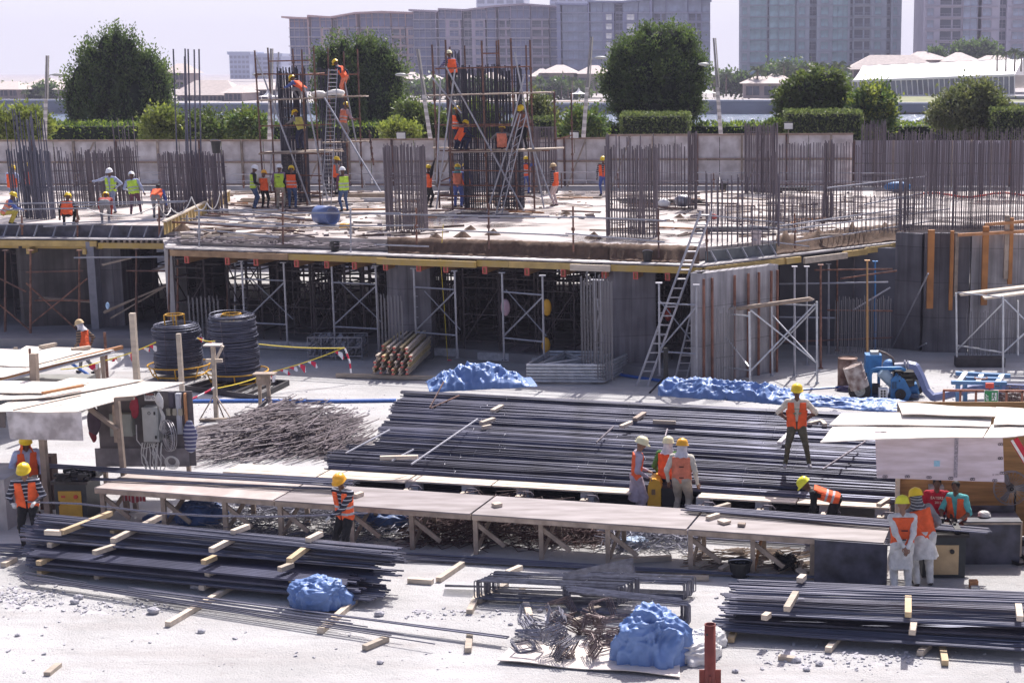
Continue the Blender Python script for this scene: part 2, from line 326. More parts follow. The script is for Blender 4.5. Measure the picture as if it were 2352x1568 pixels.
# == APARTMENT BLOCKS
def apartment(label, segs, Y, top, floors, pitch, roof, wallc, glassc, dep=14, pent=True, bandc=(.42, .40, .46), base=215, winc=None, roofc=None):
 Y = Y * KY; cx = (segs[0][0] + segs[-1][1]) / 2; b0 = gy(cx, base, Y)
 T = thing('apartment_building', label, 'building', (b0[0], Y, b0[2]))
 key = str(wallc)
 wm = M('facade_' + key, wallc, .8, 0, .08, .3); gm = M('facade_glass_' + str(glassc), glassc, .3, 0, .35, .25, spec=.35, contrast=.3)
 wn = gm if winc is None else M('facade_window_' + str(winc), winc, .1, .4, .3, .3, spec=.8)
 bm_ = M('facade_band_' + str(bandc), bandc, .7); dk = M('facade_recess', (.09, .10, .13), .5, 0, .3, .5)
 body = MB(); rec = MB()
 def ry_(x):
  if not roof or len(roof) < 3: return top
  for (xa, ya), (xb, yb) in zip(roof, roof[1:]):
   if xb > xa and xa <= x <= xb: return min(top, ya + (yb - ya) * (x - xa) / (xb - xa) + 2.5)
  return top
 for (x0, x1, typ, dy) in segs:
  a, b = gy(x0, ry_((x0 + x1) / 2), Y), gy(x1, base, Y); yy = Y + dy
  body.box(((a[0] + b[0]) / 2, yy + dep / 2, (a[2] + b[2]) / 2), (b[0] - a[0] + .01, dep, a[2] - b[2]))
 body.build('wall', wm, T)
 s = Y / FPX
 proto = {}
 def part(nm, w, h, mats, kind):
  k = (nm, round(w, 1), round(h, 1), kind)
  if k not in proto:
   q = MB()
   if kind == 'win':
    q.box((0, -.06, 0), (w, .12, h)); q.mi = 1
    q.box((0, -.12, 0), (.12, .1, h)); q.box((0, -.12, h * .1), (w, .1, .1))
    for sx in (-1, 1): q.box((sx * w / 2, -.2, 0), (.16, .45, h + .1)); q.box((0, -.2, -sx * h / 2), (w, .45, .14))
   elif kind == 'curtain':
    q.box((0, -.06, 0), (w, .12, h)); q.mi = 1
    n = max(1, int(w / 1.6))
    for i in range(n + 1): q.box((-w / 2 + w * i / n, -.2, 0), (.11, .3, h))
    q.box((0, -.12, h * .22), (w, .1, .09))
   elif kind == 'balc':
    q.box((0, -.06, h * .02), (w * .96, .12, h * .86)); q.mi = 1
    q.box((0, -.7, -h / 2), (w + .3, 1.5, .22)); q.mi = 2
    q.box((0, -1.4, -h / 2 + .95), (w + .3, .08, .1)); q.box((0, -1.4, -h / 2 + .5), (w + .3, .05, .05))
    for i in range(5): q.box((-w / 2 + w * i / 4, -1.4, -h / 2 + .5), (.06, .06, .95))
    q.mi = 1; q.box((w * .1, -.14, 0), (.5, .12, h * .85))
   proto[k] = q.build(nm, mats); proto[k].parent = T; return proto[k], True
  return proto[k], False
 for (x0, x1, typ, dy) in segs:
  w = (x1 - x0) * s; xc = gy((x0 + x1) / 2, top, Y)[0]
  for k in range(floors):
   yt = top + (k + .5) * pitch; z = gy(x0, yt, Y)[2]; h = pitch * s
   if yt > base - 8: break
   if typ == 'g': kind, nm, ww, hh, mats = 'curtain', 'window', w * .96, h * .84, [gm, bm_]
   elif typ == 'w': kind, nm, ww, hh, mats = 'win', 'window', w * .5, h * .62, [wn, bm_]
   elif typ == 'b': kind, nm, ww, hh, mats = 'balc', 'balcony', w * .86, h * .8, [dk, wm, bm_]
   elif typ == 'r': kind, nm, ww, hh, mats = 'win', 'window', w * .9, h * .7, [dk, bm_]
   else: continue
   if k == 0 and pent and typ in 'wgb': up_ = gy(x0, ry_((x0 + x1) / 2), Y)[2] - gy(x0, top, Y)[2]; kind, nm, ww, hh, mats = 'curtain', 'window', w * .92, (h + up_) * .82, [gm, wm]; z += up_ / 2
   o, new = part(nm, ww, hh, mats, kind)
   if not new:
    o = o.copy(); COL.objects.link(o)
   o.location = (xc - b0[0], dy, z - b0[2])
 fl = MB()
 for k in range(1, floors):
  y = top + k * pitch
  if y > base: break
  for (x0, x1, typ, dy) in segs:
   a, b = gy(x0, y, Y), gy(x1, y, Y)
   fl.box(((a[0] + b[0]) / 2, Y + dy - .3, a[2]), (b[0] - a[0], .6 + (.9 if typ == 'b' and 0 else 0), .3))
 fl.build('floor_band', bm_, T)
 if roof:
  rm = M('roof_' + str(roofc or wallc), roofc or wallc, .8); q = MB()
  for (xa, ya), (xb, yb) in zip(roof, roof[1:]):
   if xb <= xa: continue
   a, b = gy(xa, ya, Y), gy(xb, yb, Y)
   vs = []
   for p, z in ((a, a[2]), (b, b[2])):
    for yy in (Y - 2.2, Y + dep):
     vs += [(p[0], yy, z), (p[0], yy, z - .6)]
   q.add(vs, [(0, 4, 6, 2), (1, 3, 7, 5), (0, 1, 5, 4), (2, 6, 7, 3), (0, 2, 3, 1), (4, 5, 7, 6)])
  q.build('roof', rm, T)
 return T
YB = 640
pink = (.50, .34, .33); pinkg = (.11, .12, .21)
apartment('pinkish apartment block with stepped roof left of the other blocks, behind the scaffold towers',
 [(662, 709, 'g', 1), (709, 714, 'p', -.6), (714, 735, 'g', 0), (735, 762, 'w', 0), (762, 774, 'r', 2), (774, 800, 'w', 0), (800, 819, 'g', 0), (819, 825, 'p', -.8), (825, 854, 'b', 1), (854, 898, 'g', 0), (898, 931, 'b', .6), (931, 953, 'w', .4)],
 YB, 44, 9, 20.8, [(650, 38), (709, 41), (709, 35), (762, 38.5), (819, 28.5), (881, 26), (965, 29)], pink, pinkg)
apartment('mauve apartment block with long angled roof and rooftop dish in the middle of the row',
 [(946, 1000, 'g', 2), (1000, 1007, 'p', -.6), (1007, 1022, 'g', 0), (1022, 1062, 'w', 0), (1062, 1082, 'r', 2), (1082, 1118, 'w', 0), (1118, 1138, 'g', 0), (1138, 1143, 'p', -.8), (1143, 1172, 'b', 1), (1172, 1218, 'g', 0), (1218, 1262, 'b', .6), (1262, 1278, 'g', 1.5)],
 YB - 6, 24, 10, 21.2, [(941, 22), (1008, 25), (1008, 19.5), (1070, 22), (1139, 13), (1204, 8.6), (1280, 14)], (.43, .37, .46), (.12, .135, .23), roofc=(.36, .30, .36))
apartment('bluish apartment block with mirrored windows behind the round dark tree',
 [(1278, 1290, 'p', 0), (1290, 1350, 'g', 1), (1350, 1356, 'p', -.5), (1356, 1384, 'g', 0), (1384, 1412, 'w', 0), (1412, 1430, 'r', 2), (1430, 1466, 'w', 0), (1466, 1492, 'g', 0), (1492, 1500, 'p', -.8), (1500, 1530, 'b', 1), (1530, 1580, 'g', 0), (1580, 1612, 'b', .6), (1612, 1631, 'g', 1)],
 YB - 14, 8, 10, 21.4, [(1276, 7), (1350, 10), (1350, 2), (1430, 3), (1500, -5), (1560, -8), (1634, -3)], (.26, .28, .42), (.24, .28, .38), winc=(.5, .5, .52), bandc=(.33, .34, .45))
apartment('tall grey green office tower above the palm grove',
 [(1700, 1722, 'w', 0), (1722, 1762, 'g', .5), (1762, 1768, 'r', 1.5), (1768, 1790, 'g', .5), (1790, 1828, 'g', 0), (1828, 1858, 'w', 0), (1858, 1878, 'r', 2), (1878, 1914, 'w', 0), (1914, 1950, 'g', 0), (1950, 1962, 'r', 1.5), (1962, 2004, 'b', .5), (2004, 2034, 'w', 0), (2034, 2050, 'r', 2), (2050, 2068, 'w', 0)],
 YB - 40, -120, 14, 26.5, [(1690, -122), (2076, -122)], (.36, .40, .46), (.24, .35, .39), base=175, pent=False, bandc=(.31, .33, .40), dep=24)
apartment('tall pale mauve tower at the right, behind the marquee roof',
 [(2125, 2156, 'w', 0), (2156, 2216, 'b', .5), (2216, 2250, 'g', 0), (2250, 2292, 'w', 0), (2292, 2300, 'r', 2), (2300, 2318, 'r', 1.5), (2318, 2370, 'w', 0), (2370, 2420, 'g', 0)],
 YB - 60, -120, 13, 27, [(2116, -122), (2430, -122)], (.48, .45, .53), (.32, .36, .45), base=170, pent=False, bandc=(.40, .37, .44), dep=24)
def plain_block(label, x0, x1, yt, yb, Y, c, slope=0):
 Y = Y * KY
 a, b = gy(x0, yt, Y), gy(x1, yb, Y)
 T = thing('distant_building', label, 'building', ((a[0] + b[0]) / 2, Y, b[2]))
 q = MB(); q.box(((a[0] + b[0]) / 2, Y + 15, (a[2] + b[2]) / 2), (b[0] - a[0], 30, a[2] - b[2])); q.build('wall', M('far_wall' + label[:8], c, .8), T)
 w0 = None; n = 5
 for k in range(n):
  for i in range(5):
   xx = a[0] + (b[0] - a[0]) * (i + .5) / 5; zz = b[2] + (a[2] - b[2]) * (k + .5) / n
   if w0 is None: q = MB(); q.box((0, -.1, 0), ((b[0] - a[0]) / 7, .2, (a[2] - b[2]) / n * .55)); w0 = q.build('window', M('far_window', (.17, .2, .3), .4)); o = w0
   else: o = w0.copy(); COL.objects.link(o)
   o.parent = T; o.location = (xx - T.location[0], 0, zz - T.location[2])
 q = MB(); q.box(((a[0] + b[0]) / 2, Y + 15, a[2] + 1), (b[0] - a[0] + 2, 32, 2)); q.build('roof', M('far_wall' + label[:8], c, .8), T)
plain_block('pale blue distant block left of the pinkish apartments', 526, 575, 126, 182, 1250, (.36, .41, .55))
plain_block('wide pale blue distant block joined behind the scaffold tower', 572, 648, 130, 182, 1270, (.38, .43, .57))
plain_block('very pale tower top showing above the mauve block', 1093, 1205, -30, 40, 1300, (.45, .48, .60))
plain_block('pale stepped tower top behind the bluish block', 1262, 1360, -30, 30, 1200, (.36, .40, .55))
# == VILLAS, TENTS, MARQUEE
roofm = M('pale_tile_roof', (.50, .43, .40), .85, 0, .12, 1.5, bump=.3, bs=3)
villam = M('villa_wall', (.34, .29, .29), .8, 0, .12, .6)
villad = M('villa_dark_glass', (.07, .08, .11), .3, 0, .3, .8)
def hip(q, x0, x1, yr, ye, Y, depth, rx0=None, rx1=None, oh=0):
 a, b = gy(x0, ye, Y), gy(x1, ye, Y); r0 = x0 + (x1 - x0) * .32 if rx0 is None else rx0; r1 = x1 - (x1 - x0) * .32 if rx1 is None else rx1
 c, d = gy(r0, yr, Y), gy(r1, yr, Y)
 vs = [(a[0], Y, a[2]), (b[0], Y, a[2]), (b[0], Y + depth, a[2]), (a[0], Y + depth, a[2]), (c[0], Y + depth / 2, c[2]), (d[0], Y + depth / 2, c[2])]
 q.add(vs, [(0, 1, 5, 4), (1, 2, 5), (2, 3, 4, 5), (3, 0, 4), (0, 3, 2, 1)])
def villa(label, x0, x1, yr, ye, yb, Y, body=None, depth=14, rx0=None, rx1=None, wins=5, floors=2, wallm=None):
 Y = Y * KY
 a, b = gy(x0, ye, Y), gy(x1, yb, Y); cx = (a[0] + b[0]) / 2
 T = thing('villa', label, 'house', (cx, Y + depth / 2, b[2]))
 q = MB(); hip(q, x0, x1, yr, ye, Y, depth, rx0, rx1); q.build('roof', roofm, T)
 bx0, bx1 = body or (x0 + (x1 - x0) * .08, x1 - (x1 - x0) * .08)
 a, b = gy(bx0, ye, Y), gy(bx1, yb, Y)
 q = MB(); q.box(((a[0] + b[0]) / 2, Y + depth / 2 + .4, (a[2] + b[2]) / 2 - .05), (b[0] - a[0], depth - 2.5, a[2] - b[2])); q.build('wall', wallm or villam, T)
 fh = (a[2] - b[2]) / floors
 for f in range(floors):
  for i in range(wins):
   w = (b[0] - a[0]) / wins
   q = MB(); q.box((a[0] + w * (i + .5), Y + 1.6, b[2] + fh * (f + .5)), (w * .72, .3, fh * (.72 if f else .6))); q.mi = 1
   q.box((a[0] + w * (i + .5), Y + 1.42, b[2] + fh * (f + .5)), (.12, .1, fh * .7)); q.build('window', [villad, villam], T)
 return T
villa('villa with low pale roof at the left edge of the far shore', -60, 44, 188, 206, 240, 430, wins=4)
villa('villa with small pointed roof just left of the tall left tree', 42, 114, 180, 198, 238, 440, rx0=70, rx1=84, wins=4)
villa('villa wing half hidden by the left side of the tall left tree', 118, 200, 184, 206, 240, 425, wins=3)
villa('upper villa roof touching the right side of the tall left tree', 365, 425, 146, 168, 205, 455, wins=2)
villa('large two storey villa with broad pale roof right of the tall left tree', 388, 545, 185, 219, 252, 420, rx0=425, rx1=500, wins=7)
villa('villa with square pyramid roof left of the first scaffold tower', 540, 640, 189, 206, 250, 432, rx0=570, rx1=600, wins=4)
villa('villa with dark glass stair bay between the broad roof and the pyramid roof', 505, 556, 196, 214, 250, 415, wins=2)
for (x0, x1, yr, ye, lab) in [(905, 962, 166, 182, 'small white pyramid roof between the second tall tree and the leaning pole'), (955, 1010, 172, 186, 'low white roof right of the leaning pole'), (1030, 1080, 168, 182, 'white roof seen behind the first scaffold standards of the big tower'), (1090, 1150, 166, 182, 'white roof seen through the bars of the big column cage'),
                              (1213, 1262, 158, 176, 'small white roof beside the right standard of the big tower'), (1235, 1325, 149, 168, 'broad white hip roof with a little dormer right of the big tower'), (1318, 1402, 150, 170, 'white hip roof left of the round dark tree'),
                              (1840, 1898, 145, 160, 'small pyramid roof deep in the palm grove'), (1755, 1800, 145, 160, 'roof tip in front of the grey green tower')]:
 villa(lab, x0, x1, yr, ye, 215, 460, wins=2, floors=1, rx0=(x0 * .6 + x1 * .4), rx1=(x0 * .4 + x1 * .6))
villa('low beach villa with twin roofs among the palms left of the feathery tree', 1700, 1800, 176, 192, 226, 400, wins=2, floors=1, rx0=1735, rx1=1775)
villa('right hand wing of the low beach villa beside the feathery tree', 1750, 1830, 170, 190, 226, 405, wins=2, floors=1, rx0=1772, rx1=1796)
villa('very large pale tiled roof behind the left end of the marquee', 1945, 2165, 126, 160, 205, 450, rx0=2005, rx1=2110, wins=5, floors=1)
villa('pointed tiled roof peak above the middle of the marquee', 2080, 2190, 118, 138, 160, 470, rx0=2115, rx1=2135, wins=2, floors=1)
villa('pyramid roof right of the middle of the marquee', 2168, 2260, 120, 142, 160, 460, rx0=2205, rx1=2218, wins=2, floors=1)
villa('flat topped tiled roof near the right edge behind the marquee', 2245, 2345, 127, 145, 160, 455, wins=2, floors=1)
whitecl = M('white_tent_fabric', (.82, .80, .78), .7, 0, .04, .5)
def tent(label, x, yt, w, ye, yb, Y):
 Y = Y * KY
 c = gy(x, yb, Y); T = thing('sun_canopy', label, 'canopy', (c[0], Y, c[2])); s = Y / FPX; top = gy(x, yt, Y)[2]; e = gy(x, ye, Y)[2]; hw = w * s / 2
 q = MB(); prof = [(.02, top), (.25 * hw, top * .45 + e * .55), (.6 * hw, top * .14 + e * .86), (hw * 1.2, e)]
 q.lathe((c[0], Y, 0), [(r, z) for r, z in prof], 4); q.build('canopy_top', whitecl, T)
 q = MB()
 for sx in (-1, 1): q.tube((c[0] + sx * hw * .8, Y, c[2]), (c[0] + sx * hw * .8, Y, e), .12)
 q.tube((c[0], Y, c[2]), (c[0], Y, top), .1); q.build('pole', whitep, T)
for (x, yt, w, ye, yb, lab) in [(617, 205, 38, 222, 245, 'white peaked canopy left of the first scaffold tower'), (640, 207, 30, 222, 245, 'smaller white peaked canopy touching the first scaffold tower'), (1330, 202, 36, 216, 240, 'white peaked canopy on the beach near the leaning pole'), (1622, 200, 50, 214, 240, 'white peaked canopy right of the round dark tree'),
        (430, 236, 26, 242, 250, 'low white parasol leftmost of the row by the villa'), (450, 236, 24, 242, 250, 'low white parasol second of the row by the villa'), (478, 236, 24, 242, 250, 'low white parasol rightmost of the row by the villa'), (1392, 214, 22, 222, 240, 'small canopy edge beside the round dark tree')]:
 tent(lab, x, yt, w, ye, yb, 398)
Yn, Yf = 358, 372
T = thing('marquee', 'long white event marquee with glazed front on the far shore', 'marquee', (gy(2150, 220, Yn)[0], Yn, gy(2150, 220, Yn)[2]))
e0, e1 = gy(1957, 187, Yn), gy(2330, 173, Yn); r0, r1 = gy(1982, 151, Yf), gy(2350, 135, Yf); b0, b1 = gy(1962, 222, Yn), gy(2330, 218, Yn)
q = MB(); q.grid(lambda u, v: (e0 + (e1 - e0) * u) * (1 - v) + (r0 + (r1 - r0) * u) * v + V(0, 0, -.25 * math.sin(math.pi * v) - .12 * abs(math.sin(math.pi * u * 10))), 40, 6)
q.add([e1, gy(2352, 173, Yn + 20) , r1], [(0, 1, 2)]); q.add([r0, r1, r1 + V(8, 18, -7), r0 + V(0, 18, -7)], [(0, 1, 2, 3)])
q.build('roof', whitecl, T)
q = MB(); q.add([b0 + V(0, .3, 0), b1 + V(0, .3, 0), e1 + V(0, .3, 0), e0 + V(0, .3, 0)], [(0, 1, 2, 3)]); q.build('glass_front', M('marquee_glass', (.14, .16, .2), .2, 0, .4, .3), T)
n = 30
for i in range(n + 1):
 q = MB(); t = i / n; q.tube(b0 + (b1 - b0) * t, e0 + (e1 - e0) * t, .13, 4); q.build('post', whitep, T)
q = MB(); q.beam(e0, e1, .4, .5); q.beam(b0, b1, .4, .4); q.build('rail', whitep, T)
# == FOLIAGE
def quad_mesh(name, P, mat, parent=None, midx=None):
 n = len(P) // 4; me = bpy.data.meshes.new(name); o = org(parent); P = P - o
 me.vertices.add(len(P)); me.vertices.foreach_set('co', P.astype(np.float32).ravel())
 me.loops.add(n * 4); me.loops.foreach_set('vertex_index', np.arange(n * 4, dtype=np.int32))
 me.polygons.add(n); me.polygons.foreach_set('loop_start', np.arange(0, n * 4, 4, dtype=np.int32))
 me.polygons.foreach_set('loop_total', np.full(n, 4, dtype=np.int32))
 for m in (mat if isinstance(mat, (list, tuple)) else [mat]): me.materials.append(m)
 if midx is not None: me.polygons.foreach_set('material_index', midx.astype(np.int32))
 me.update(calc_edges=True); ob = bpy.data.objects.new(name, me); COL.objects.link(ob)
 if parent is not None: ob.parent = parent
 return ob
def leaf_quads(C, D, size, rs, up=.4, asp=.5):
 """quads at C; long axis near D"""
 n = len(C); a = rs.normal(size=(n, 3)); L = D + .7 * a; L[:, 2] += up; L /= np.linalg.norm(L, axis=1)[:, None] + 1e-9
 b = rs.normal(size=(n, 3)); S = np.cross(L, b); S /= np.linalg.norm(S, axis=1)[:, None] + 1e-9
 s = size * rs.uniform(.6, 1.3, n)[:, None]; L = L * s; S = S * s * asp
 return np.stack([C - L, C + S, C + L, C - S], 1).reshape(-1, 3)
def leafm(name, c, c2=None):
 m = M(name, c, .55, 0, .3, .8, col2=c2, spec=.35, contrast=.5); b = m.node_tree.nodes['Principled BSDF']
 nt = m.node_tree; out = nt.nodes['Material Output']; tr = nt.nodes.new('ShaderNodeBsdfTranslucent'); ms = nt.nodes.new('ShaderNodeMixShader')
 c2 = c2 or c; tr.inputs[0].default_value = (min(1, c2[0] * 2.2), min(1, c2[1] * 2.3), min(1, c2[2] * 1.4), 1); ms.inputs[0].default_value = .25
 nt.links.new(b.outputs[0], ms.inputs[1]); nt.links.new(tr.outputs[0], ms.inputs[2]); nt.links.new(ms.outputs[0], out.inputs[0])
 return m
def blobs_clumps(bl, n, rs):
 """clump centres on the outside of a union of ellipsoids bl = [(c, r(3))]"""
 out = []; nor = []
 w = np.array([b[1][0] * b[1][2] for b in bl]); w = w / w.sum()
 while len(out) < n:
  i = rs.choice(len(bl), p=w); c, r = bl[i]; d = rs.normal(size=3); d /= np.linalg.norm(d)
  p = c + d * r * rs.uniform(.82, 1.0)
  ok = True
  for j, (c2, r2) in enumerate(bl):
   if j != i and (((p - c2) / r2) ** 2).sum() < .62: ok = False; break
  if ok: out.append(p); nor.append(unit(d / r))
 return np.array(out), np.array(nor)
def tree(name, label, cat, px, Y, mats, clumps, per, leaf, clr, base_y, trunk=None, elong=1.6, core=.8, up=.4, seed=1, group=None, depth=.9, limbs=True, asp=.5):
 Y = Y * KY; leaf *= .9; clr *= KY
 rs = np.random.RandomState(seed); s = Y / FPX
 bl = [(gy(x, y, Y) + V(0, rs.uniform(-.3, .3) * rx * s, 0), V(rx * s, rx * s * depth, ry * s)) for (x, y, rx, ry) in px]
 cx = sum(b[0] for b in px) / len(px); base = gy(cx, base_y, Y); base[2] = min(base[2], TZ)
 if Y < 110: base[2] = TZ
 T = thing(name, label, cat, base, group)
 P, Nn = blobs_clumps(bl, clumps, rs)
 k = per; C = np.repeat(P, k, 0); D = np.repeat(Nn, k, 0); D[:, 2] += .8 * (elong - 1); D /= np.linalg.norm(D, axis=1)[:, None]
 off = rs.normal(size=C.shape) * clr * .5; along = (off * D).sum(1)[:, None] * D; off = off - along + along * elong
 Q = leaf_quads(C + off, D, leaf, rs, up, asp)
 mi = np.repeat(rs.randint(0, len(mats) - 1, len(P)), k) if len(mats) > 2 else np.zeros(len(C), int)
 quad_mesh('crown', Q, mats[:-1], T, mi)
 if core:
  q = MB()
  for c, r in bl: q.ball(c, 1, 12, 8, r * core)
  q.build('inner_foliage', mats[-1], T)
 q = MB()
 th = trunk or .12; top = sum(b[0] for b in bl) / len(bl)
 q.ptube([base - V(0, 0, .1), base * .5 + top * .5 + V(.1, 0, 0), top], [th, th * .8, th * .5], 7)
 if limbs:
  for c, r in bl[:6]: q.ptube([base * .6 + top * .4, (c + top) / 2, c + V(0, 0, r[2] * .3)], [th * .6, th * .4, th * .2], 5)
 q.build('trunk', M('tree_bark', (.14, .10, .075), .9, 0, .3, 5), T)
 return T
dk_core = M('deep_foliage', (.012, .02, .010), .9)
darkleaf = [leafm('dark_leaf', (.05, .08, .034), (.08, .12, .05)), leafm('dark_leaf_b', (.038, .06, .03), (.065, .095, .042)), leafm('mid_leaf', (.09, .13, .045), (.12, .165, .06)), dk_core]
softleaf = [leafm('soft_leaf', (.04, .075, .026), (.07, .11, .04)), leafm('soft_leaf_b', (.06, .10, .032), (.09, .14, .05)), dk_core]
limeleaf = [leafm('lime_leaf', (.15, .18, .035), (.22, .25, .06)), leafm('lime_leaf_b', (.085, .12, .03), (.14, .17, .045)), dk_core]
feather = [leafm('feather_leaf', (.05, .08, .026), (.085, .12, .04)), leafm('feather_leaf_b', (.07, .10, .03), (.11, .14, .045)), dk_core]
willow = [leafm('willow_leaf', (.10, .115, .05), (.15, .16, .08)), leafm('willow_leaf_b', (.07, .085, .04), (.10, .12, .06)), dk_core]
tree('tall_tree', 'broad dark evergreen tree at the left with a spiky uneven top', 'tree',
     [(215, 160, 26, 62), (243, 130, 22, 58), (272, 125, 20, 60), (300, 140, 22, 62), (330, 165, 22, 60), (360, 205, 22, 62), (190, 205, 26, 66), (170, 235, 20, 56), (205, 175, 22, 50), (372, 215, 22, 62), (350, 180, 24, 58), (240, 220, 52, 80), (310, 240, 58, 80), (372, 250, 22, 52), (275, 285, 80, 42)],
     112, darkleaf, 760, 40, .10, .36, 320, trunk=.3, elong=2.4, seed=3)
tree('tall_tree', 'dark evergreen tree with upright plumes behind the two scaffold towers', 'tree',
     [(745, 160, 20, 52), (768, 140, 18, 52), (793, 128, 16, 48), (822, 145, 18, 52), (850, 138, 20, 50), (880, 152, 20, 56), (908, 185, 20, 62), (752, 230, 28, 66), (810, 225, 46, 84), (872, 240, 48, 82), (840, 290, 70, 38)],
     110, darkleaf, 660, 40, .10, .36, 320, trunk=.3, elong=2.4, seed=5)
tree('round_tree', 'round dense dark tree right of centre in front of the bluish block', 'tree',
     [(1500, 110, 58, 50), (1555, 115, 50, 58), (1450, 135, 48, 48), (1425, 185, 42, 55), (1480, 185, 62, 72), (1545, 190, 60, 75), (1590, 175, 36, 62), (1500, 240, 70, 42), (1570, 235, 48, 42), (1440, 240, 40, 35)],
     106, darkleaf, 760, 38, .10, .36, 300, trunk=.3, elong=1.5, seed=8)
tree('feathery_tree', 'wide feathery dark green tree with layered sprays, left of the right hand bushes', 'tree',
     [(1850, 200, 46, 24), (1895, 188, 40, 26), (1815, 225, 36, 26), (1870, 235, 62, 32), (1925, 225, 36, 28), (1830, 262, 45, 26), (1905, 262, 48, 28), (1880, 172, 20, 14)],
     103, feather, 420, 30, .13, .45, 300, trunk=.15, elong=1.0, up=0, seed=11, depth=.8)
tree('shrub', 'rounded yellow green bush between the feathery tree and the clipped hedge', 'shrub',
     [(2008, 225, 36, 26), (1990, 252, 36, 34), (2025, 255, 32, 36), (2008, 280, 34, 28)], 101, limeleaf[:1] + softleaf, 210, 30, .13, .4, 300, seed=12)
tree('willow_tree', 'loose grey green willowy bush near the right edge', 'shrub',
     [(2240, 218, 46, 30), (2200, 248, 48, 36), (2270, 248, 44, 38), (2235, 275, 70, 28), (2165, 268, 30, 22), (2310, 268, 26, 24)], 100, willow, 420, 28, .12, .45, 300, seed=13, elong=1.3, core=.7)
tree('shrub', 'bright lime bush behind the bars at the left edge', 'shrub', [(45, 285, 26, 34), (80, 290, 30, 30), (25, 305, 26, 22)], 99, limeleaf, 220, 26, .13, .4, 322, seed=14)
tree('shrub', 'lime bush cut by the left edge of the picture', 'shrub', [(-6, 290, 22, 40)], 99, limeleaf, 90, 26, .13, .4, 322, seed=15)
tree('shrub', 'pale yellow green bush at the right foot of the tall left tree', 'shrub', [(375, 280, 34, 28), (360, 304, 28, 20), (395, 302, 26, 24)], 98.5, limeleaf[1:2] + limeleaf, 200, 26, .12, .38, 320, seed=16)
tree('shrub', 'low feathery green bush between the pale bushes left of the first tower', 'shrub', [(450, 290, 36, 22), (500, 288, 42, 24), (475, 306, 62, 18)], 99.5, feather, 240, 28, .12, .4, 322, seed=17, up=0)
tree('shrub', 'rounded leafy bush just left of the first scaffold tower', 'shrub', [(565, 285, 30, 22), (585, 298, 28, 26), (545, 302, 26, 22)], 98, softleaf[1:2] + limeleaf[1:2] + [dk_core], 200, 26, .13, .4, 322, seed=18)
tree('shrub', 'low lime bush below the leaning pole between the two towers', 'shrub', [(905, 302, 26, 16), (935, 305, 24, 14)], 97, limeleaf, 130, 24, .12, .34, 322, seed=19)
tree('feathery_tree', 'dark feathery tree directly behind the left edge of the big tower', 'tree', [(945, 262, 26, 28), (975, 285, 38, 26), (1010, 292, 34, 20)], 101, feather, 240, 28, .12, .4, 322, seed=20, up=0)
tree('shrub', 'bright green bush seen through the big column cage', 'shrub', [(1080, 268, 28, 26), (1112, 270, 30, 26), (1085, 295, 50, 22)], 100, limeleaf[1:2] + softleaf[1:2] + [dk_core], 210, 26, .13, .4, 322, seed=21)
tree('shrub', 'sparse pale tree right behind the big tower', 'shrub', [(1235, 250, 26, 26), (1245, 275, 34, 24), (1215, 280, 20, 24)], 102, willow, 180, 26, .12, .4, 322, seed=22, core=.6)
tree('shrub', 'rounded light green bush left of the leaning pole and round tree', 'shrub', [(1342, 280, 34, 26), (1330, 302, 32, 18), (1362, 300, 26, 20)], 99, limeleaf[1:2] + softleaf[1:2] + [dk_core], 200, 26, .13, .4, 322, seed=23)
tree('shrub', 'small light bush against the left side of the feathery tree', 'shrub', [(1780, 295, 20, 14)], 100, limeleaf[1:2] + softleaf[1:2] + [dk_core], 60, 24, .12, .3, 310, seed=24)
def hedge(label, x0, x1, yt, Y, depth, mats, dens, leaf=.09, seed=1, zb=TZ, jag=.05):
 Y = Y * KY; rs = np.random.RandomState(seed); a, b = gy(x0, yt, Y), gy(x1, yt, Y); w = b[0] - a[0]; h = a[2] - zb; cx = (a[0] + b[0]) / 2
 T = thing('hedge', label, 'hedge', (cx, Y + depth / 2, zb))
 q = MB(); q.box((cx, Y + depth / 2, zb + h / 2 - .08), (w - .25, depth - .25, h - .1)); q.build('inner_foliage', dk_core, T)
 n1 = int(w * h * dens); n2 = int(w * depth * dens); n3 = int(h * depth * dens)
 f = np.stack([rs.uniform(a[0], b[0], n1), np.full(n1, Y), rs.uniform(zb, zb + h, n1)], 1)
 t = np.stack([rs.uniform(a[0], b[0], n2), rs.uniform(Y, Y + depth, n2), np.full(n2, zb + h)], 1)
 e = np.stack([np.where(rs.rand(n3) < .5, a[0], b[0]), rs.uniform(Y, Y + depth, n3), rs.uniform(zb, zb + h, n3)], 1)
 C = np.concatenate([f, t, e]) + rs.normal(size=(n1 + n2 + n3, 3)) * jag
 D = np.concatenate([np.tile(V(0, -1, .3), (n1, 1)), np.tile(V(0, 0, 1.), (n2, 1)), np.tile(V(0, -.3, .5), (n3, 1))])
 quad_mesh('foliage', leaf_quads(C, D, leaf, rs, .3), mats, T, rs.randint(0, len(mats), len(C)))
ld = [leafm('clipped_leaf', (.10, .13, .05), (.16, .19, .08)), leafm('clipped_leaf_b', (.05, .075, .03), (.09, .12, .05))]
lime2 = [leafm('hedge_fresh_leaf', (.12, .17, .03), (.20, .26, .05)), leafm('hedge_dark_leaf', (.035, .06, .02), (.06, .10, .03))]
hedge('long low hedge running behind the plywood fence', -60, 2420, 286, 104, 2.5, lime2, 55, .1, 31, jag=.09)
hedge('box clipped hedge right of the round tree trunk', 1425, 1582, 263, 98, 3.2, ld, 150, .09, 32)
hedge('box clipped hedge in front of the feathery tree', 1806, 1982, 257, 97, 3.2, ld, 150, .09, 33)
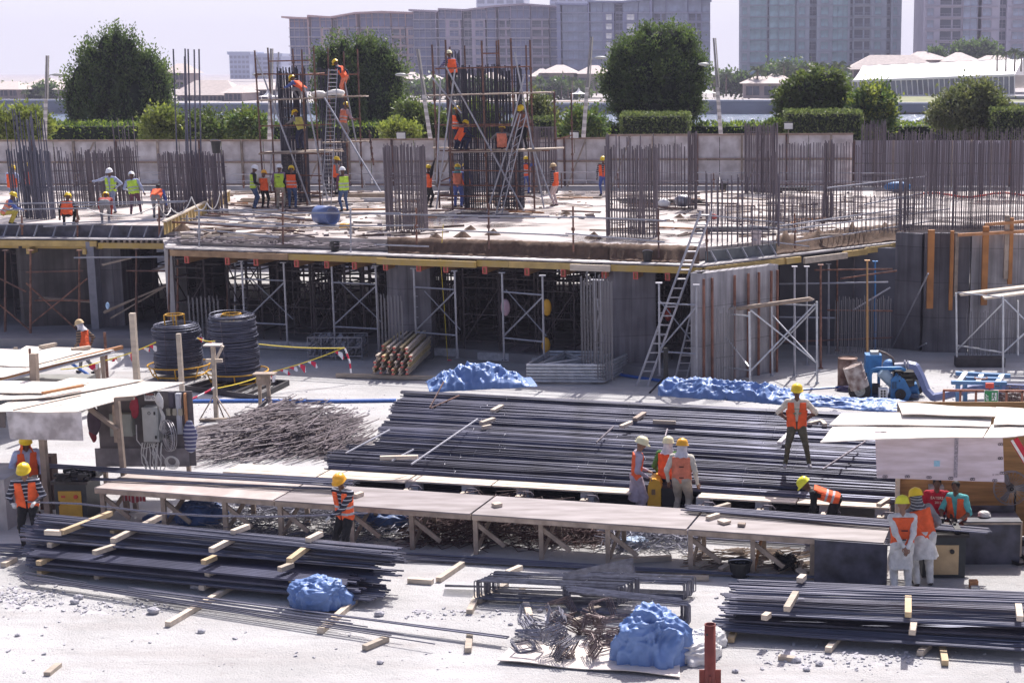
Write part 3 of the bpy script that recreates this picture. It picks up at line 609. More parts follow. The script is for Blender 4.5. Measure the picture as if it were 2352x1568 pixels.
hedge('box clipped hedge cut by the right edge', 2282, 2420, 251, 97, 3.2, ld, 150, .09, 34)
hedge('short clipped hedge behind the right side of the big tower', 1218, 1270, 271, 99, 2.5, ld, 130, .09, 35)
# ---- palms: one built at the origin, the rest copies
def make_palm(seed, H=7.0):
 rs = random.Random(seed); T = thing('palm_tree', 'palm', 'palm tree', (0, 0, 0))
 q = MB(); q.ptube([(0, 0, 0), (.1, 0, H * .5), (0, 0, H)], [.35, .28, .25], 7); q.build('trunk', M('palm_bark', (.17, .13, .10), .9, 0, .3, 3), T)
 q = MB()
 for i in range(34):
  a = rs.uniform(0, 6.283); e = rs.uniform(-.5, 1.25); L = rs.uniform(2.3, 3.2); d = V(math.cos(a), math.sin(a), 0); sd_ = V(-math.sin(a), math.cos(a), 0); pts = []
  for k in range(6):
   t = k / 5; pts.append(V(0, 0, H) + d * L * t * math.cos(e * (1 - t * .3)) + V(0, 0, L * t * math.sin(e) - 1.7 * t * t))
  for k in range(5):
   w0 = .30 * (1 - k / 5.5); w1 = .30 * (1 - (k + 1) / 5.5) * (k < 4)
   p, r = pts[k], pts[k + 1]; drop = V(0, 0, -.28)
   q.add([p, p + sd_ * w0 + drop, r + sd_ * w1 + drop, r], [(0, 1, 2, 3)]); q.add([p, p - sd_ * w0 + drop, r - sd_ * w1 + drop, r], [(0, 1, 2, 3)])
 q.build('crown', leafm('palm_leaf', (.07, .10, .05), (.12, .15, .08)), T)
 return T
palms = [make_palm(1), make_palm(2)]
rp = random.Random(5); PG = 'palms of the grove on the far shore'
spots = [(1740, 150, 226), (1765, 158, 222), (1702, 162, 224), (1720, 170, 228), (1668, 164, 222), (1800, 140, 205), (1828, 150, 210), (1850, 148, 205), (1880, 142, 205), (1905, 146, 205), (1925, 140, 205), (1783, 158, 215), (1862, 160, 215), (1890, 165, 215), (1940, 150, 205),
         (1240, 178, 222), (1268, 182, 222), (1290, 186, 222), (1315, 176, 222), (1345, 184, 222), (1370, 180, 220), (1225, 188, 222), (1305, 195, 225), (1330, 190, 225), (1355, 195, 225), (1385, 190, 225), (1000, 186, 226), (975, 190, 226), (1025, 188, 226), (1050, 182, 224), (940, 190, 226), (1090, 188, 226), (1130, 186, 226), (1160, 184, 226),
         (2290, 112, 165), (2310, 116, 165), (2330, 110, 165), (1640, 172, 224), (2345, 118, 165), (60, 205, 240), (100, 208, 240), (28, 206, 240), (85, 212, 242), (640, 200, 240)]
for i, (x, yt, yb) in enumerate(spots):
 Y = (405 + (i * 37 % 40)) * KY; p = gy(x, yb, Y); h = gy(x, yt, Y)[2] - p[2]
 o = palms[i % 2] if i < 2 else dup(palms[i % 2], (0, 0, 0))
 o.location = tuple(p); o.rotation_euler = (0, 0, rp.uniform(0, 6)); k = h / 8.2; o.scale = (k, k, k)
 o['group'] = PG; o['label'] = 'date palm with drooping fronds in the hazy grove on the far shore'
for (x, yt, rx, ry, lab, sd_) in [(2150, 130, 16, 12, 'small green tree top between the marquee roofs', 41), (2215, 118, 24, 12, 'green tree top left of the right hand palms', 42), (2262, 114, 26, 12, 'dark green tree top near the right edge behind the marquee', 43), (110, 215, 26, 16, 'hazy garden tree left of the tall left tree', 44), (1820, 170, 60, 22, 'mass of hazy garden trees below the grey green tower', 45),
        (1290, 205, 60, 16, 'hazy garden trees on the shore right of the big tower', 46), (1000, 205, 70, 15, 'hazy garden trees behind the left edge of the big tower', 47), (1110, 206, 60, 15, 'hazy garden trees seen through the big column cage', 48), (40, 222, 50, 14, 'hazy garden bushes in front of the left hand villas', 49), (1680, 190, 40, 22, 'hazy palms undergrowth right of the round tree', 50), (1900, 190, 60, 20, 'hazy garden trees left of the marquee', 51)]:
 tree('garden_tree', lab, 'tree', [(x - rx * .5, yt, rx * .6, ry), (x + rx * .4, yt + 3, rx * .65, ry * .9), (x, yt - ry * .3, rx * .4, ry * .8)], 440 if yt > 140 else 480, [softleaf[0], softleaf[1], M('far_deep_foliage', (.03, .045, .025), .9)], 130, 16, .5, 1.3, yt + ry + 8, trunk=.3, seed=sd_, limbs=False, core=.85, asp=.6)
# == HAZE
mb = MB(); mb.box((0, 1200, 44), (2600, 2900, 92)); hz = mb.build('haze', gmat)
hm = bpy.data.materials.new('haze_air'); hm.use_nodes = True; hn = hm.node_tree; hn.nodes.clear()
pv = hn.nodes.new('ShaderNodeVolumePrincipled'); pv.inputs['Color'].default_value = (.80, .78, 1.0, 1); pv.inputs['Density'].default_value = .00032; pv.inputs['Anisotropy'].default_value = 0
ho = hn.nodes.new('ShaderNodeOutputMaterial'); hn.links.new(pv.outputs[0], ho.inputs['Volume'])
hz.data.materials.clear(); hz.data.materials.append(hm); tag(hz, 'pale lavender haze over the far shore', None, None, 'stuff')
# == UNFINISHED BUILDING: slab, formwork edge, columns, walls
DZ = 4.0
def xy(p): return (p[0], p[1])
L0, L1 = gz(-260, 545, 3.58), gz(374, 551, 3.58)
M0, M1 = gz(380, 570, 3.58), gz(1614, 611, 3.58)
R1 = gz(2132, 549, 3.58)
def on(a, b, x):
 """the point of the ground line a-b that is seen at picture column x"""
 d = ray(x, 400); k = d[0] / d[1]
 t = (k * a[1] - a[0]) / ((b[0] - a[0]) - k * (b[1] - a[1])); return a + (b - a) * t
def edge(x, back=0.0, z=0.0):
 a, b = (L0, L1) if x < 377 else ((M0, M1) if x < 1614 else (M1, R1))
 n = unit(V(-(b - a)[1], (b - a)[0], 0)); p = on(a + n * back, b + n * back, x); p[2] = z; return p
slabm = M('wet_slab_concrete', (.30, .255, .235), .8, 0, .2, .7, bump=.35, bs=5, col2=(.56, .50, .475), contrast=.30, detail=10)
_nt = slabm.node_tree; _b = _nt.nodes['Principled BSDF']; _tc = _nt.nodes.new('ShaderNodeTexCoord'); _no = _nt.nodes.new('ShaderNodeTexNoise'); _no.inputs['Scale'].default_value = .35; _no.inputs['Detail'].default_value = 5
_mr = _nt.nodes.new('ShaderNodeMapRange'); _mr.inputs[1].default_value = .42; _mr.inputs[2].default_value = .56; _mr.inputs[3].default_value = .12; _mr.inputs[4].default_value = .85
_nt.links.new(_tc.outputs['Object'], _no.inputs[0]); _nt.links.new(_no.outputs[0], _mr.inputs[0]); _nt.links.new(_mr.outputs[0], _b.inputs['Roughness'])
BLD = thing('unfinished_building', 'unfinished concrete building with a formwork edged slab carried on columns and walls', 'building', (0, 60, 0))
DB = 71.5
def off(a, b, d): n = unit(V(-(b - a)[1], (b - a)[0], 0)); return a + n * d, b + n * d
def isect(a, b, c, d):
 u = b - a; v = d - c; t = ((c[0] - a[0]) * v[1] - (c[1] - a[1]) * v[0]) / (u[0] * v[1] - u[1] * v[0]); return a + u * t
def front(back):
 l0, l1 = off(L0, L1, back); m0, m1 = off(M0, M1, back); r0, r1 = off(M1, R1, back)
 c = isect(m0, m1, r0, r1); return [xy(l0), xy(l1), xy(m0), xy(c), xy(r1)]
q = MB(); fp = front(.95); q.prism(fp + [(16.5, 55), (45, 55), (45, DB), (-50, DB), (-50, fp[0][1])], 3.62, DZ); q.build('slab', slabm, BLD)
q = MB(); fp = front(0); q.prism(fp + [(14, 58), (-50, 58), (-50, fp[0][1])], 3.555, 3.6); q.build('formwork_ledge', M('grey_formwork_ply', (.36, .33, .34), .6, 0, .25, 2, col2=(.55, .52, .52), contrast=.4), BLD)
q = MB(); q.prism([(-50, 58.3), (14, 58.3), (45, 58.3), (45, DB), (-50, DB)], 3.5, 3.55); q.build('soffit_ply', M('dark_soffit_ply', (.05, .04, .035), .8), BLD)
def ebeam(x0, x1, m, z=3.42, h=.22, out=.02):
 a, b = edge(x0, 0), edge(x1, 0); n = unit(V(-(b - a)[1], (b - a)[0], 0)); a = a - n * out; b = b - n * out; a[2] = b[2] = z
 q = MB(); q.beam(a, b, .09, h); q.build('edge_beam', m, BLD)
brownbeam = M('brown_edge_timber', (.30, .19, .11), .8, 0, .3, 3, col2=(.42, .27, .16), contrast=.5)
ochre = M('ochre_edge_timber', (.46, .32, .12), .7, 0, .2, 3)
for x0, x1, m, z, o in [(-200, 212, ochre, 3.42, .02), (-200, 215, yellow_beam, 3.30, -.3), (216, 372, yellow_beam, 3.36, .02), (381, 560, brownbeam, 3.43, .02), (561, 655, brownbeam, 3.43, .08), (655, 880, yellow_beam, 3.43, .02), (862, 1092, yellow_beam, 3.40, .12), (1092, 1165, yellow_beam, 3.43, .02), (1166, 1330, ochre, 3.43, .03), (1310, 1402, wood, 3.42, .14), (1402, 1613, yellow_beam, 3.43, .02), (1616, 1800, ochre, 3.43, .03), (1801, 1835, yellow_beam, 3.43, .1)]:
 ebeam(x0, x1, m, z, .2, o)
for i, (x0, x1, m) in enumerate([(1836, 1935, wood), (1930, 1985, ochre), (1985, 2050, ochre), (2050, 2128, yellow_beam)]): ebeam(x0, x1, m, 3.40 + .03 * i, .2, .25 - .08 * i)
def upstand(x0, x1, back, z0, z1, m, ties, nm='slab_edge_board'):
 a, b = edge(x0, back), edge(x1, back); q = MB(); m_ = (a + b) / 2; d = unit(b - a); n = V(-d[1], d[0], 0)
 q.box((m_[0], m_[1], (z0 + z1) / 2), (np.linalg.norm(b - a), .04, z1 - z0), d, n, ZZ); q.build(nm, m, BLD)
 for x in ties:
  p = edge(x, back - .03); r = edge(x + (14 if x > 1600 else -12), .25); p[2] = z1; r[2] = 3.61
  q = MB(); q.beam(p, r, .04, .05); q.build('tie_strip', galv, BLD)
upstand(-200, 372, .62, 3.6, 4.02, ply_black, [8, 38, 78, 122, 170, 206, 252, 296, 332, 368])
upstand(1620, 1782, .5, 3.6, 3.95, M('steel_edge_shutter', (.12, .13, .14), .5, .3, .2, 3), [1632, 1668, 1704, 1740, 1770])
for x in [418, 512, 578, 672, 742, 806, 878, 955, 1018, 1108, 1206, 1290, 1385, 1458, 1532]:
 p = edge(x, -.05); p[2] = 3.22; r = p + VV * 3.2 + V(0, 0, 0)
 q = MB(); q.beam(p, r, .1, .2); j = q.build('joist', wood_or if x % 2 else M('joist_brown', (.3, .17, .08), .7), BLD)
 q = MB()
 for s in (-.05, .05): q.box((p + r * 0) + UU * s * 1.2 + V(0, -.03, 0), (.035, .06, .22), UU, VV, ZZ)
 q.box(p + V(0, -.02, .1), (.16, .05, .04), UU, VV, ZZ); q.box(p + V(0, -.02, -.1), (.16, .05, .04), UU, VV, ZZ)
 q.build('joist_end', M('coral_red_plastic', (.50, .10, .08), .5), BLD)
for x in (50, 180):
 p = edge(x, -.2); p[2] = 3.15; q = MB(); q.beam(p, p + V(.1, 3, 0), .12, .2); q.build('joist', ochre, BLD)
for i in range(12):
 p = edge(222 + i * 13, 0); p[2] = 3.49; q = MB(); q.beam(p + V(0, .03, 0), p + V(0, 2.2, 0), .09, .1); q.build('joist', wood_old, BLD)
def col(x0, xm, x1, yb, wl, wr, m=conc, nm='column', top=3.5):
 """corner at column xm; left face to x0, right face to x1"""
 c = gz(xm, yb); q = MB(); k = 3500 / c[1]
 a = (xm - x0) / k; b = (x1 - xm) / k; e1 = unit(V(-.75, .66, 0)) if a > .1 else V(0, 1, 0); e2 = unit(V(.97, .24, 0))
 P = [c, c + e2 * b / max(.2, e2[0]), c + e2 * b / max(.2, e2[0]) + V(-.05, 1.2, 0), c + e1 * a / .75 + V(0, .8, 0), c + e1 * a / .75]
 P = [p for p in P]; q.prism([xy(p) for p in P], 0, top); return q.build(nm, m, BLD)
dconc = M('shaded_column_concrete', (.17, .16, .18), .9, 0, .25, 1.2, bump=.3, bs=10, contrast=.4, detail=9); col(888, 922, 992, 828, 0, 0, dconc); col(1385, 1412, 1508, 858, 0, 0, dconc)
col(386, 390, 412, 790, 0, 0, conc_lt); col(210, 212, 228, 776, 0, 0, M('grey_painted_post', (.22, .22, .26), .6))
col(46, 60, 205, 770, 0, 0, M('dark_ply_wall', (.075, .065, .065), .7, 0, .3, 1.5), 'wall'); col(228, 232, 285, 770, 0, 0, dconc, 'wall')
def wallp(x0, y0, x1, y1, m, h=3.5, t=.35, nm='wall', z0=0):
 a, b = gz(x0, y0), gz(x1, y1); d = unit(b - a); n = V(-d[1], d[0], 0); q = MB(); c = (a + b) / 2 + n * t / 2
 q.box((c[0], c[1], (z0 + h) / 2), (np.linalg.norm(b - a), t, h - z0), d, n, ZZ); return q.build(nm, m, BLD)
wallp(1612, 884, 1786, 852, conc, 3.46)
wallp(1612, 884, 1632, 868, conc, 3.46)
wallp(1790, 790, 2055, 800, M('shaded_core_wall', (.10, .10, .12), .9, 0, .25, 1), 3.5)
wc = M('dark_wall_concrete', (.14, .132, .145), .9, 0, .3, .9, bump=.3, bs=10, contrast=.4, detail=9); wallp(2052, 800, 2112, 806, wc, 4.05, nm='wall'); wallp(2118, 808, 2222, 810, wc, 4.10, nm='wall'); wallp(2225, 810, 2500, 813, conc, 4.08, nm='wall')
q = MB(); a = gz(2128, 803); q.box((a[0] + 1.4, a[1] - .02, 3.72), (1.9, .1, .55)); q.build('opening_shade_box', blackp, BLD)  # black box paints the shade of an opening onto the wall face
soldier = M('orange_soldier_timber', (.36, .15, .045), .7, 0, .25, 2)
for x, w, yt, yb, m in [(2137, .22, 528, 708, soldier), (2185, .12, 530, 712, soldier), (2196, .12, 534, 680, wood_old), (2262, .2, 520, 700, soldier), (2312, .16, 495, 640, wood_old), (2321, .14, 500, 652, soldier), (2370, .2, 500, 690, soldier)]:
 a = gz(x, 812); Y = a[1] - .12; q = MB(); p, r = gy(x, yt, Y), gy(x, yb, Y); q.box(((p[0] + r[0]) / 2, Y, (p[2] + r[2]) / 2), (w, .16, p[2] - r[2])); q.build('soldier_timber', m, BLD)
for y, x0, x1 in [(540, 2200, 2420), (516, 2262, 2420)]:
 a = gz(x0, 812); Y = a[1] - .24; q = MB(); q.beam(gy(x0, y, Y), gy(x1, y - 12, Y), .1, .1); q.build('waling', wood_or, BLD)
for m_ in (conc, wc, dconc, MATS['dark_ply_wall']): weather(m_)
intm = M('light_blocking_wall', (.03, .03, .035), .9, 0, .3, 1)  # near-black walls added to block light from behind and darken the undercroft
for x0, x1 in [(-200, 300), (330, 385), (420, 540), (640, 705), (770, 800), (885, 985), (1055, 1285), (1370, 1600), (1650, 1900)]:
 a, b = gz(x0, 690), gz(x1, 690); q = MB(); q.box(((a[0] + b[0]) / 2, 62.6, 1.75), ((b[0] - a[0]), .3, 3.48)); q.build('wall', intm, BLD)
for x in (1617, 1636, 1687, 1718, 1742, 1770, 1784):
 t = (x - 1612) / 174; a = gz(x, 884 - 32 * t); a[1] -= .12
 q = MB(); q.tube(a, a + V(0, 0, 3.3), .045, 5); q.build('form_strut', M('rusty_strut', (.22, .10, .07), .8, 0, .3, 4), BLD)
RF = [gz(560, 778, .32), gz(996, 795, .32), gz(1251, 818, .32), gz(1335, 832, .32), gz(1600, 852, .32)]
q = MB(); q.prism([(-45, RF[0][1])] + [xy(p) for p in RF] + [(RF[-1][0] + .2, 62), (-45, 62)], 0, .32)
structure(q.build('raft_pavement', M('raft_concrete', (.22, .21, .22), .9, 0, .25, .7, bump=.3, bs=8, contrast=.5)), 'low concrete raft under the slab')
rr = random.Random(3)
for i in range(9):
 t0 = .02 + i * .11; seg = [(RF[1], RF[2]), (RF[2], RF[3]), (RF[3], RF[4])]
 a = RF[0] + (RF[1] - RF[0]) * t0 if i < 4 else seg[min(2, (i - 4) // 2)][0] + (seg[min(2, (i - 4) // 2)][1] - seg[min(2, (i - 4) // 2)][0]) * (.1 + .45 * ((i - 4) % 2))
 q = MB(); q.box(V(0, 0, .17), (1.1, .05, .26), UU, VV, ZZ)
 single(MB().add([np.array(p) + V(a[0], a[1] - .12, 0) for p in q.v], q.f), 'kerb_block', conc_blk, ['pale concrete facing block along the raft edge'][0], 'block', 'facing blocks along the raft edge')
# ---- burlap, buckets, rebars and planks on the slab edge
def cloth_strip(label, x0, x1, back0, back1, amp, seed, m=burlap, name='burlap_sheet'):
 n = int((x1 - x0) / 6); q = MB(); k = 7
 def f(u, v):
  x = x0 + (x1 - x0) * u; p = edge(x, back0 + (back1 - back0) * v)
  nz = mnoise.noise(Vector((x * .035 + seed, v * 2.2, seed))); n2 = mnoise.noise(Vector((x * .11, v * 5, seed + 4)))
  z = 3.63 + (.42 * min(1, max(0, (v - .25) / .25))) + amp * (nz + .5 * n2) * (.5 + v) * (1 if v < .95 else .3)
  pk = math.exp(-(((x * .013 + seed * .7) % 1) - .5) ** 2 * 260) * .3 * math.exp(-((v - .6) * 4) ** 2) * (x0 > 1600)
  return p + V(0, 0, max(3.62, z) + pk) + V(0, .12 * n2, 0)
 q.sheet(f, n, k, .015); return single(q, name, m, label, 'fabric', smooth=True)
cloth_strip('brown burlap draped along the slab edge left of the two round column cages', 884, 1120, .45, 1.25, .05, 1)
cloth_strip('long brown burlap strip along the middle of the slab edge', 1116, 1398, .5, 1.2, .05, 2.3)
cloth_strip('crumpled burlap on the slab edge below the cage beside the ladder', 1398, 1606, .35, 1.25, .08, 5)
cloth_strip('peaked brown burlap heaped along the chamfered slab edge', 1784, 2075, .25, 1.35, .12, 7.2)
q = MB()
for i, (x, y, s) in enumerate([(418, 530, .35), (664, 532, .3), (1062, 545, .3), (1132, 540, .28), (1363, 548, .3), (1000, 548, .25), (1300, 492, .2), (1560, 500, .2), (1080, 528, .22)]):
 c = gz(x, y, DZ); q = MB(); n = 9
 vs = [c + V(s * math.cos(a) * (1 + .2 * math.sin(3 * a)), s * .8 * math.sin(a), .005) for a in [2 * math.pi * j / n for j in range(n)]] + [c + V(.03, 0, s * .8)]
 q.add(vs, [(j, (j + 1) % n, n) for j in range(n)]); single(q, 'burlap_cone', burlap, 'small peaked burlap cover standing on the slab', 'fabric', 'peaked burlap covers over the slab starters')
def bucket(label, p, r=.16, h=.32, m=bucketm):
 T = thing('bucket', label, 'bucket', p); p = np.asarray(p)
 q = MB(); q.lathe(p, [(r * .78, .0), (r, h), (r * 1.08, h), (r * 1.08, h - .03), (r * .93, h - .03), (r * .72, .02), (.01, .02)], 14); q.build('body', m, T)
 q = MB(); q.ring(p + V(0, 0, h), r, .012, V(0, .5, 1)); q.build('handle', galv, T); return T
bucket('black bucket on the formwork ledge left of the burlap strip', edge(762, .5, 3.6))
bucket('black bucket on the ledge in front of the front right column cage', edge(1486, .45, 3.6))
bucket('white paint bucket splashed with red inside the corner starter bars', gz(1737, 560, DZ), .18, .4, M('dirty_white_pail', (.5, .42, .42), .6, 0, .3, 8))
bucket('black bucket at the far edge of the slab in front of the fence', gz(1661, 440, DZ), .18, .36)
bucket('black bucket hung high on the bars of the left wall cage', gy(497, 352, 55), .17, .42)
ml = MB(); q = MB()
for i in range(95):
 x = 395 + i * 5.3; p = edge(x, .95 + rr.uniform(-.1, .1), 3.72 + rr.uniform(0, .16)); d = V(.1 + rr.uniform(-.5, -.1) - .35, -.9, rr.uniform(-.02, .1))
 q.tube(p, p + d * rr.uniform(.45, .75), .013, 4)
e = single(q, 'edge_rebar_mat', oldbar, 'mat of reinforcement bars sticking out of the left part of the slab edge', 'rebar')
a, b = gz(378, 540, DZ), gz(528, 462, DZ); T = thing('formwork_shutter', 'yellow ribbed formwork panel standing on edge on the slab', 'formwork', (a + b) / 2)
d = unit(b - a); n = V(-d[1], d[0], 0); q = MB(); q.box((a + b) / 2 + ZZ * .22, (np.linalg.norm(b - a), .03, .42), d, n, ZZ); q.build('panel', yellow_beam, T)
for i in range(22):
 p = a + (b - a) * (i + .5) / 22 - n * .04; q = MB(); q.box(p + ZZ * .22, (.05, .05, .40), d, n, ZZ); q.build('rib', M('pale_ochre_timber', (.5, .4, .2), .7), T)
q = MB(); q.box((a + b) / 2 + ZZ * .46, (np.linalg.norm(b - a), .14, .05), d, n, ZZ); q.build('top_rail', wood, T)
for i, (x0, y0, x1, y1) in enumerate([(395, 510, 700, 532), (450, 498, 720, 520), (478, 490, 735, 508), (505, 480, 700, 502), (520, 470, 765, 495), (430, 525, 640, 545), (545, 463, 690, 470)]):
 q = MB(); q.tube(gz(x0, y0, DZ + .06 + .3 * (i < 4)), gz(x1, y1, DZ + .06), .035, 6); single(q, 'steel_tube', galv if i % 2 else darkpipe, 'slim steel tube lying slanted across the slab behind the yellow panel', 'tube', 'tubes lying slanted on the left of the slab')
for i in range(95):
 x = rr.uniform(540, 1900); y = rr.uniform(440, 530);
 if 1000 < x < 1390 and y > 490: continue
 c = gz(x, y, DZ + .03 + (i % 5) * .004); a_ = rr.uniform(-.5, .5) if rr.random() < .7 else rr.uniform(0, 3); L = rr.uniform(.3, 2.6); d = V(math.cos(a_), math.sin(a_), 0)
 q = MB(); q.beam(c - d * L / 2, c + d * L / 2, rr.choice([.08, .12, .2]), .05)
 single(q, 'plank', rr.choice([wood, wood_old, wood_old, darkpipe, wood_or]), 'loose plank lying flat among the scraps on the slab', 'plank', 'loose planks scattered on the slab')
q = MB()
for i in range(620):
 x = rr.uniform(385, 2000) if i % 3 else rr.uniform(385, 1000); y = rr.uniform(438, 545)
 if 1000 < x < 1390 and y > 505: continue
 c = gz(x, y, DZ + .03); a_ = rr.uniform(-.6, .6) if rr.random() < .6 else rr.uniform(0, 3); L = rr.choice([.1, .2, .4, .9, 1.8]) * rr.uniform(.6, 1.2); d = V(math.cos(a_), math.sin(a_), rr.uniform(0, .05)); w = rr.choice([.02, .03, .05, .09]); q.beam(c - d * L / 2, c + d * L / 2, w, rr.choice([.02, .04, .08])); q.m[-6:] = [i % 4] * 6
o = q.build('timber_debris', [wood_old, oldbar, M('dark_scrap', (.09, .06, .05), .9), wood]); tag(o, 'small offcuts, tie wire and bar ends littered over the slab', None, None, 'stuff')
for i, (x, y, L, w, m, lab) in enumerate([(1520, 465, 3.5, .25, bucketm, 'bundle of thin dark bars on the slab right of the striped worker'), (1820, 437, 1.6, .6, bucketm, 'black boards lying in front of the fence behind the sparse wall bars'), (1690, 530, 2.6, .5, ply_black, 'black shuttering boards inside the corner starter bars'),
          (620, 462, 2.2, .3, wood, 'stack of pale planks behind the four men at the first tower'), (845, 452, 2, .5, wood_old, 'weathered boards right of the white helmeted man'), (875, 462, 1.4, .4, galv, 'heap of grey tie wire on planks left of the purple column cage')]):
 c = gz(x, y, DZ + .1); q = MB()
 for k in range(6):
  d = unit(V(1, rr.uniform(-.12, .12), 0)); cc = c + V(rr.uniform(-.2, .2), -w / 2 + w * k / 5, .05 * (k % 3)); q.beam(cc - d * L / 2, cc + d * L / 2, w / 6, .04)
 single(q, 'board_stack', m, lab, 'boards')
c = gz(745, 515, DZ); T = thing('pipe_segment', 'short wide blue plastic pipe lying open end forward on the slab', 'pipe', c)
c = c + ZZ * .34; d = unit(V(-.8, .6, 0)); q = MB(); q.lathe(c - d * .5, [(.30, .04), (.34, 0), (.34, .8), (.30, .8), (.30, .04)], 24, d); q.build('body', M('dull_blue_plastic', (.13, .18, .36), .45, 0, .15, 3), T, True)
c = gz(792, 526, DZ); q = MB(); q.ring(c + ZZ * .08, .16, .05); q.ring(c + ZZ * .16, .13, .05); single(q, 'rope_coil', yellowp, 'small coil of yellow rope on the slab below the blue pipe', 'rope')
for x, y, s, m, lab in [(1568, 477, .28, galv, 'bundled silver foil ball on the slab beside the narrow bar cluster'), (1525, 478, .2, whitep, 'white plastic roll on the slab left of the foil ball'), (1640, 505, .12, redpaint, 'scrap of red and white tape on the ladder top')]:
 q = MB(); c = gz(x, y, DZ); q.ball(c + ZZ * s, s, 12, 8, (1.3, .8, .9)); q.v = [tuple(np.array(p) + .04 * V(mnoise.noise(Vector(p) * 6), mnoise.noise(Vector(p) * 7), mnoise.noise(Vector(p) * 8))) for p in q.v]; single(q, 'wrapped_bundle', m, lab, 'bundle', smooth=True)
# == FENCE
def fence(label, x0, x1, y0, y1, Y, panels, m=ply_dirty, zb=TZ, rails=True, dark=()):
 a, b = gy(x0, y0, Y), gy(x1, y1, Y); T = thing('site_fence', label, 'fence', ((a[0] + b[0]) / 2, Y, zb)); n = panels
 for i in range(n):
  t0, t1 = i / n, (i + 1) / n; p, r = a + (b - a) * t0, a + (b - a) * t1; zt = (p[2] + r[2]) / 2; h = (zt - zb)
  for k in range(2):
   q = MB(); q.box(((p[0] + r[0]) / 2, Y + .02 * (i % 2), zb + h * (.25 + .5 * k)), (r[0] - p[0] - .03, .02, h / 2 - .04)); q.build('panel', m, T)
  if i % 2 == 0 or not rails:
   q = MB(); q.box((p[0], Y - .1, zb + h * .5), (.1, .12, h)); q.build('post', wood_old if i % 4 else darkpipe, T)
  if i % 6 == 1 and rails:
   q = MB(); q.beam((p[0], Y - .15, zb + h * .95), (p[0] - .9, Y - .9, zb), .07, .07); q.build('brace', wood_old, T)
 if rails:
  for t in (0.03, .52, .985):
   q = MB(); q.beam((a[0], Y - .06, zb + (a[2] - zb) * t), (b[0], Y - .06, zb + (b[2] - zb) * t), .07, .09); q.build('rail', M('fence_rail_timber', (.34, .24, .19), .8, 0, .2, 3), T)
 return T
fence('stained plywood fence behind the left half of the slab', -120, 700, 322, 321, 77.6, 17)
fence('stained plywood fence behind the two scaffold towers', 702, 1395, 320, 316, 77.6, 14)
fence('stained plywood fence with brown rails behind the right half of the slab', 1397, 1960, 309, 306, 77.6, 11)
fence('pale smooth panel fence at the right behind the dense starter bars', 1962, 2500, 322, 322, 77.0, 12, M('pale_fence_panel', (.42, .38, .42), .8, 0, .08, 1), rails=False)
for x, y, lab in [(921, 312, 'small white floodlight on the fence between the two towers'), (1319, 311, 'small white floodlight on the fence left of the leaning pole'), (1811, 290, 'small white floodlight in front of the clipped hedge')]:
 c = gy(x, y, 77); T = thing('floodlight', lab, 'floodlight', c - ZZ * .9); q = MB(); q.box(c, (.42, .12, .3), ez=unit(V(0, -.3, 1))); q.build('lamp_face', whitep, T); q = MB(); q.box(c + V(0, .08, .03), (.48, .1, .36)); q.build('housing', blackp, T); q = MB(); q.tube(c, c - ZZ * .9, .025); q.build('pole', wood_old, T)
for xb, yb, xt, yt, hx, hy, sd, lab in [(103, 326, 107, 128, 126, 172, 1, 'leaning grey lamp post left of the tall left tree'), (989, 322, 957, 113, 926, 172, -1, 'leaning lamp post between the two scaffold towers'), (1340, 316, 1357, 85, 1374, 133, 1, 'leaning lamp post left of the round dark tree'), (1656, 314, 1639, 88, 1622, 148, -1, 'leaning lamp post right of the round dark tree'), (619, 322, 622, 112, 598, 172, -1, 'leaning lamp post half hidden by the first scaffold tower')]:
 Y = 78.4; a, b = gy(xb, yb, Y), gy(xt, yt, Y); T = thing('street_lamp', lab, 'lamp post', a)
 q = MB(); q.tube(a, a + (b - a) * .5, .11, 8, .095); q.build('wrapped_base', M('spiral_white_wrap', (.40, .37, .36), .7, stripe=((.62, .58, .56), .35, .5, 2, 0)), T)
 q = MB(); q.tube(a + (b - a) * .5, b, .06, 8, .05); q.build('pole', M('lamp_pole_grey', (.25, .24, .25), .5, .3), T)
 q = MB(); q.tube(a + (b - a) * .5 + V(.11, -.02, 0), b + V(.1, 0, 0), .035, 6); q.build('cable_duct', M('pole_light_strip', (.5, .47, .42), .6), T)
 h = gy(hx, hy, Y); st = a + (b - a) * max(.1, (h[2] - a[2] - .25) / (b[2] - a[2])); q = MB(); q.ptube([st, (st + h) / 2 + V(0, 0, .12), h], .025, 6); q.build('arm', greyp, T)
 q = MB(); q.ball(h + V(sd * .12, 0, 0), .2, 12, 6, (1.5, .8, .42)); q.build('lamp_head', greyp, T, True)
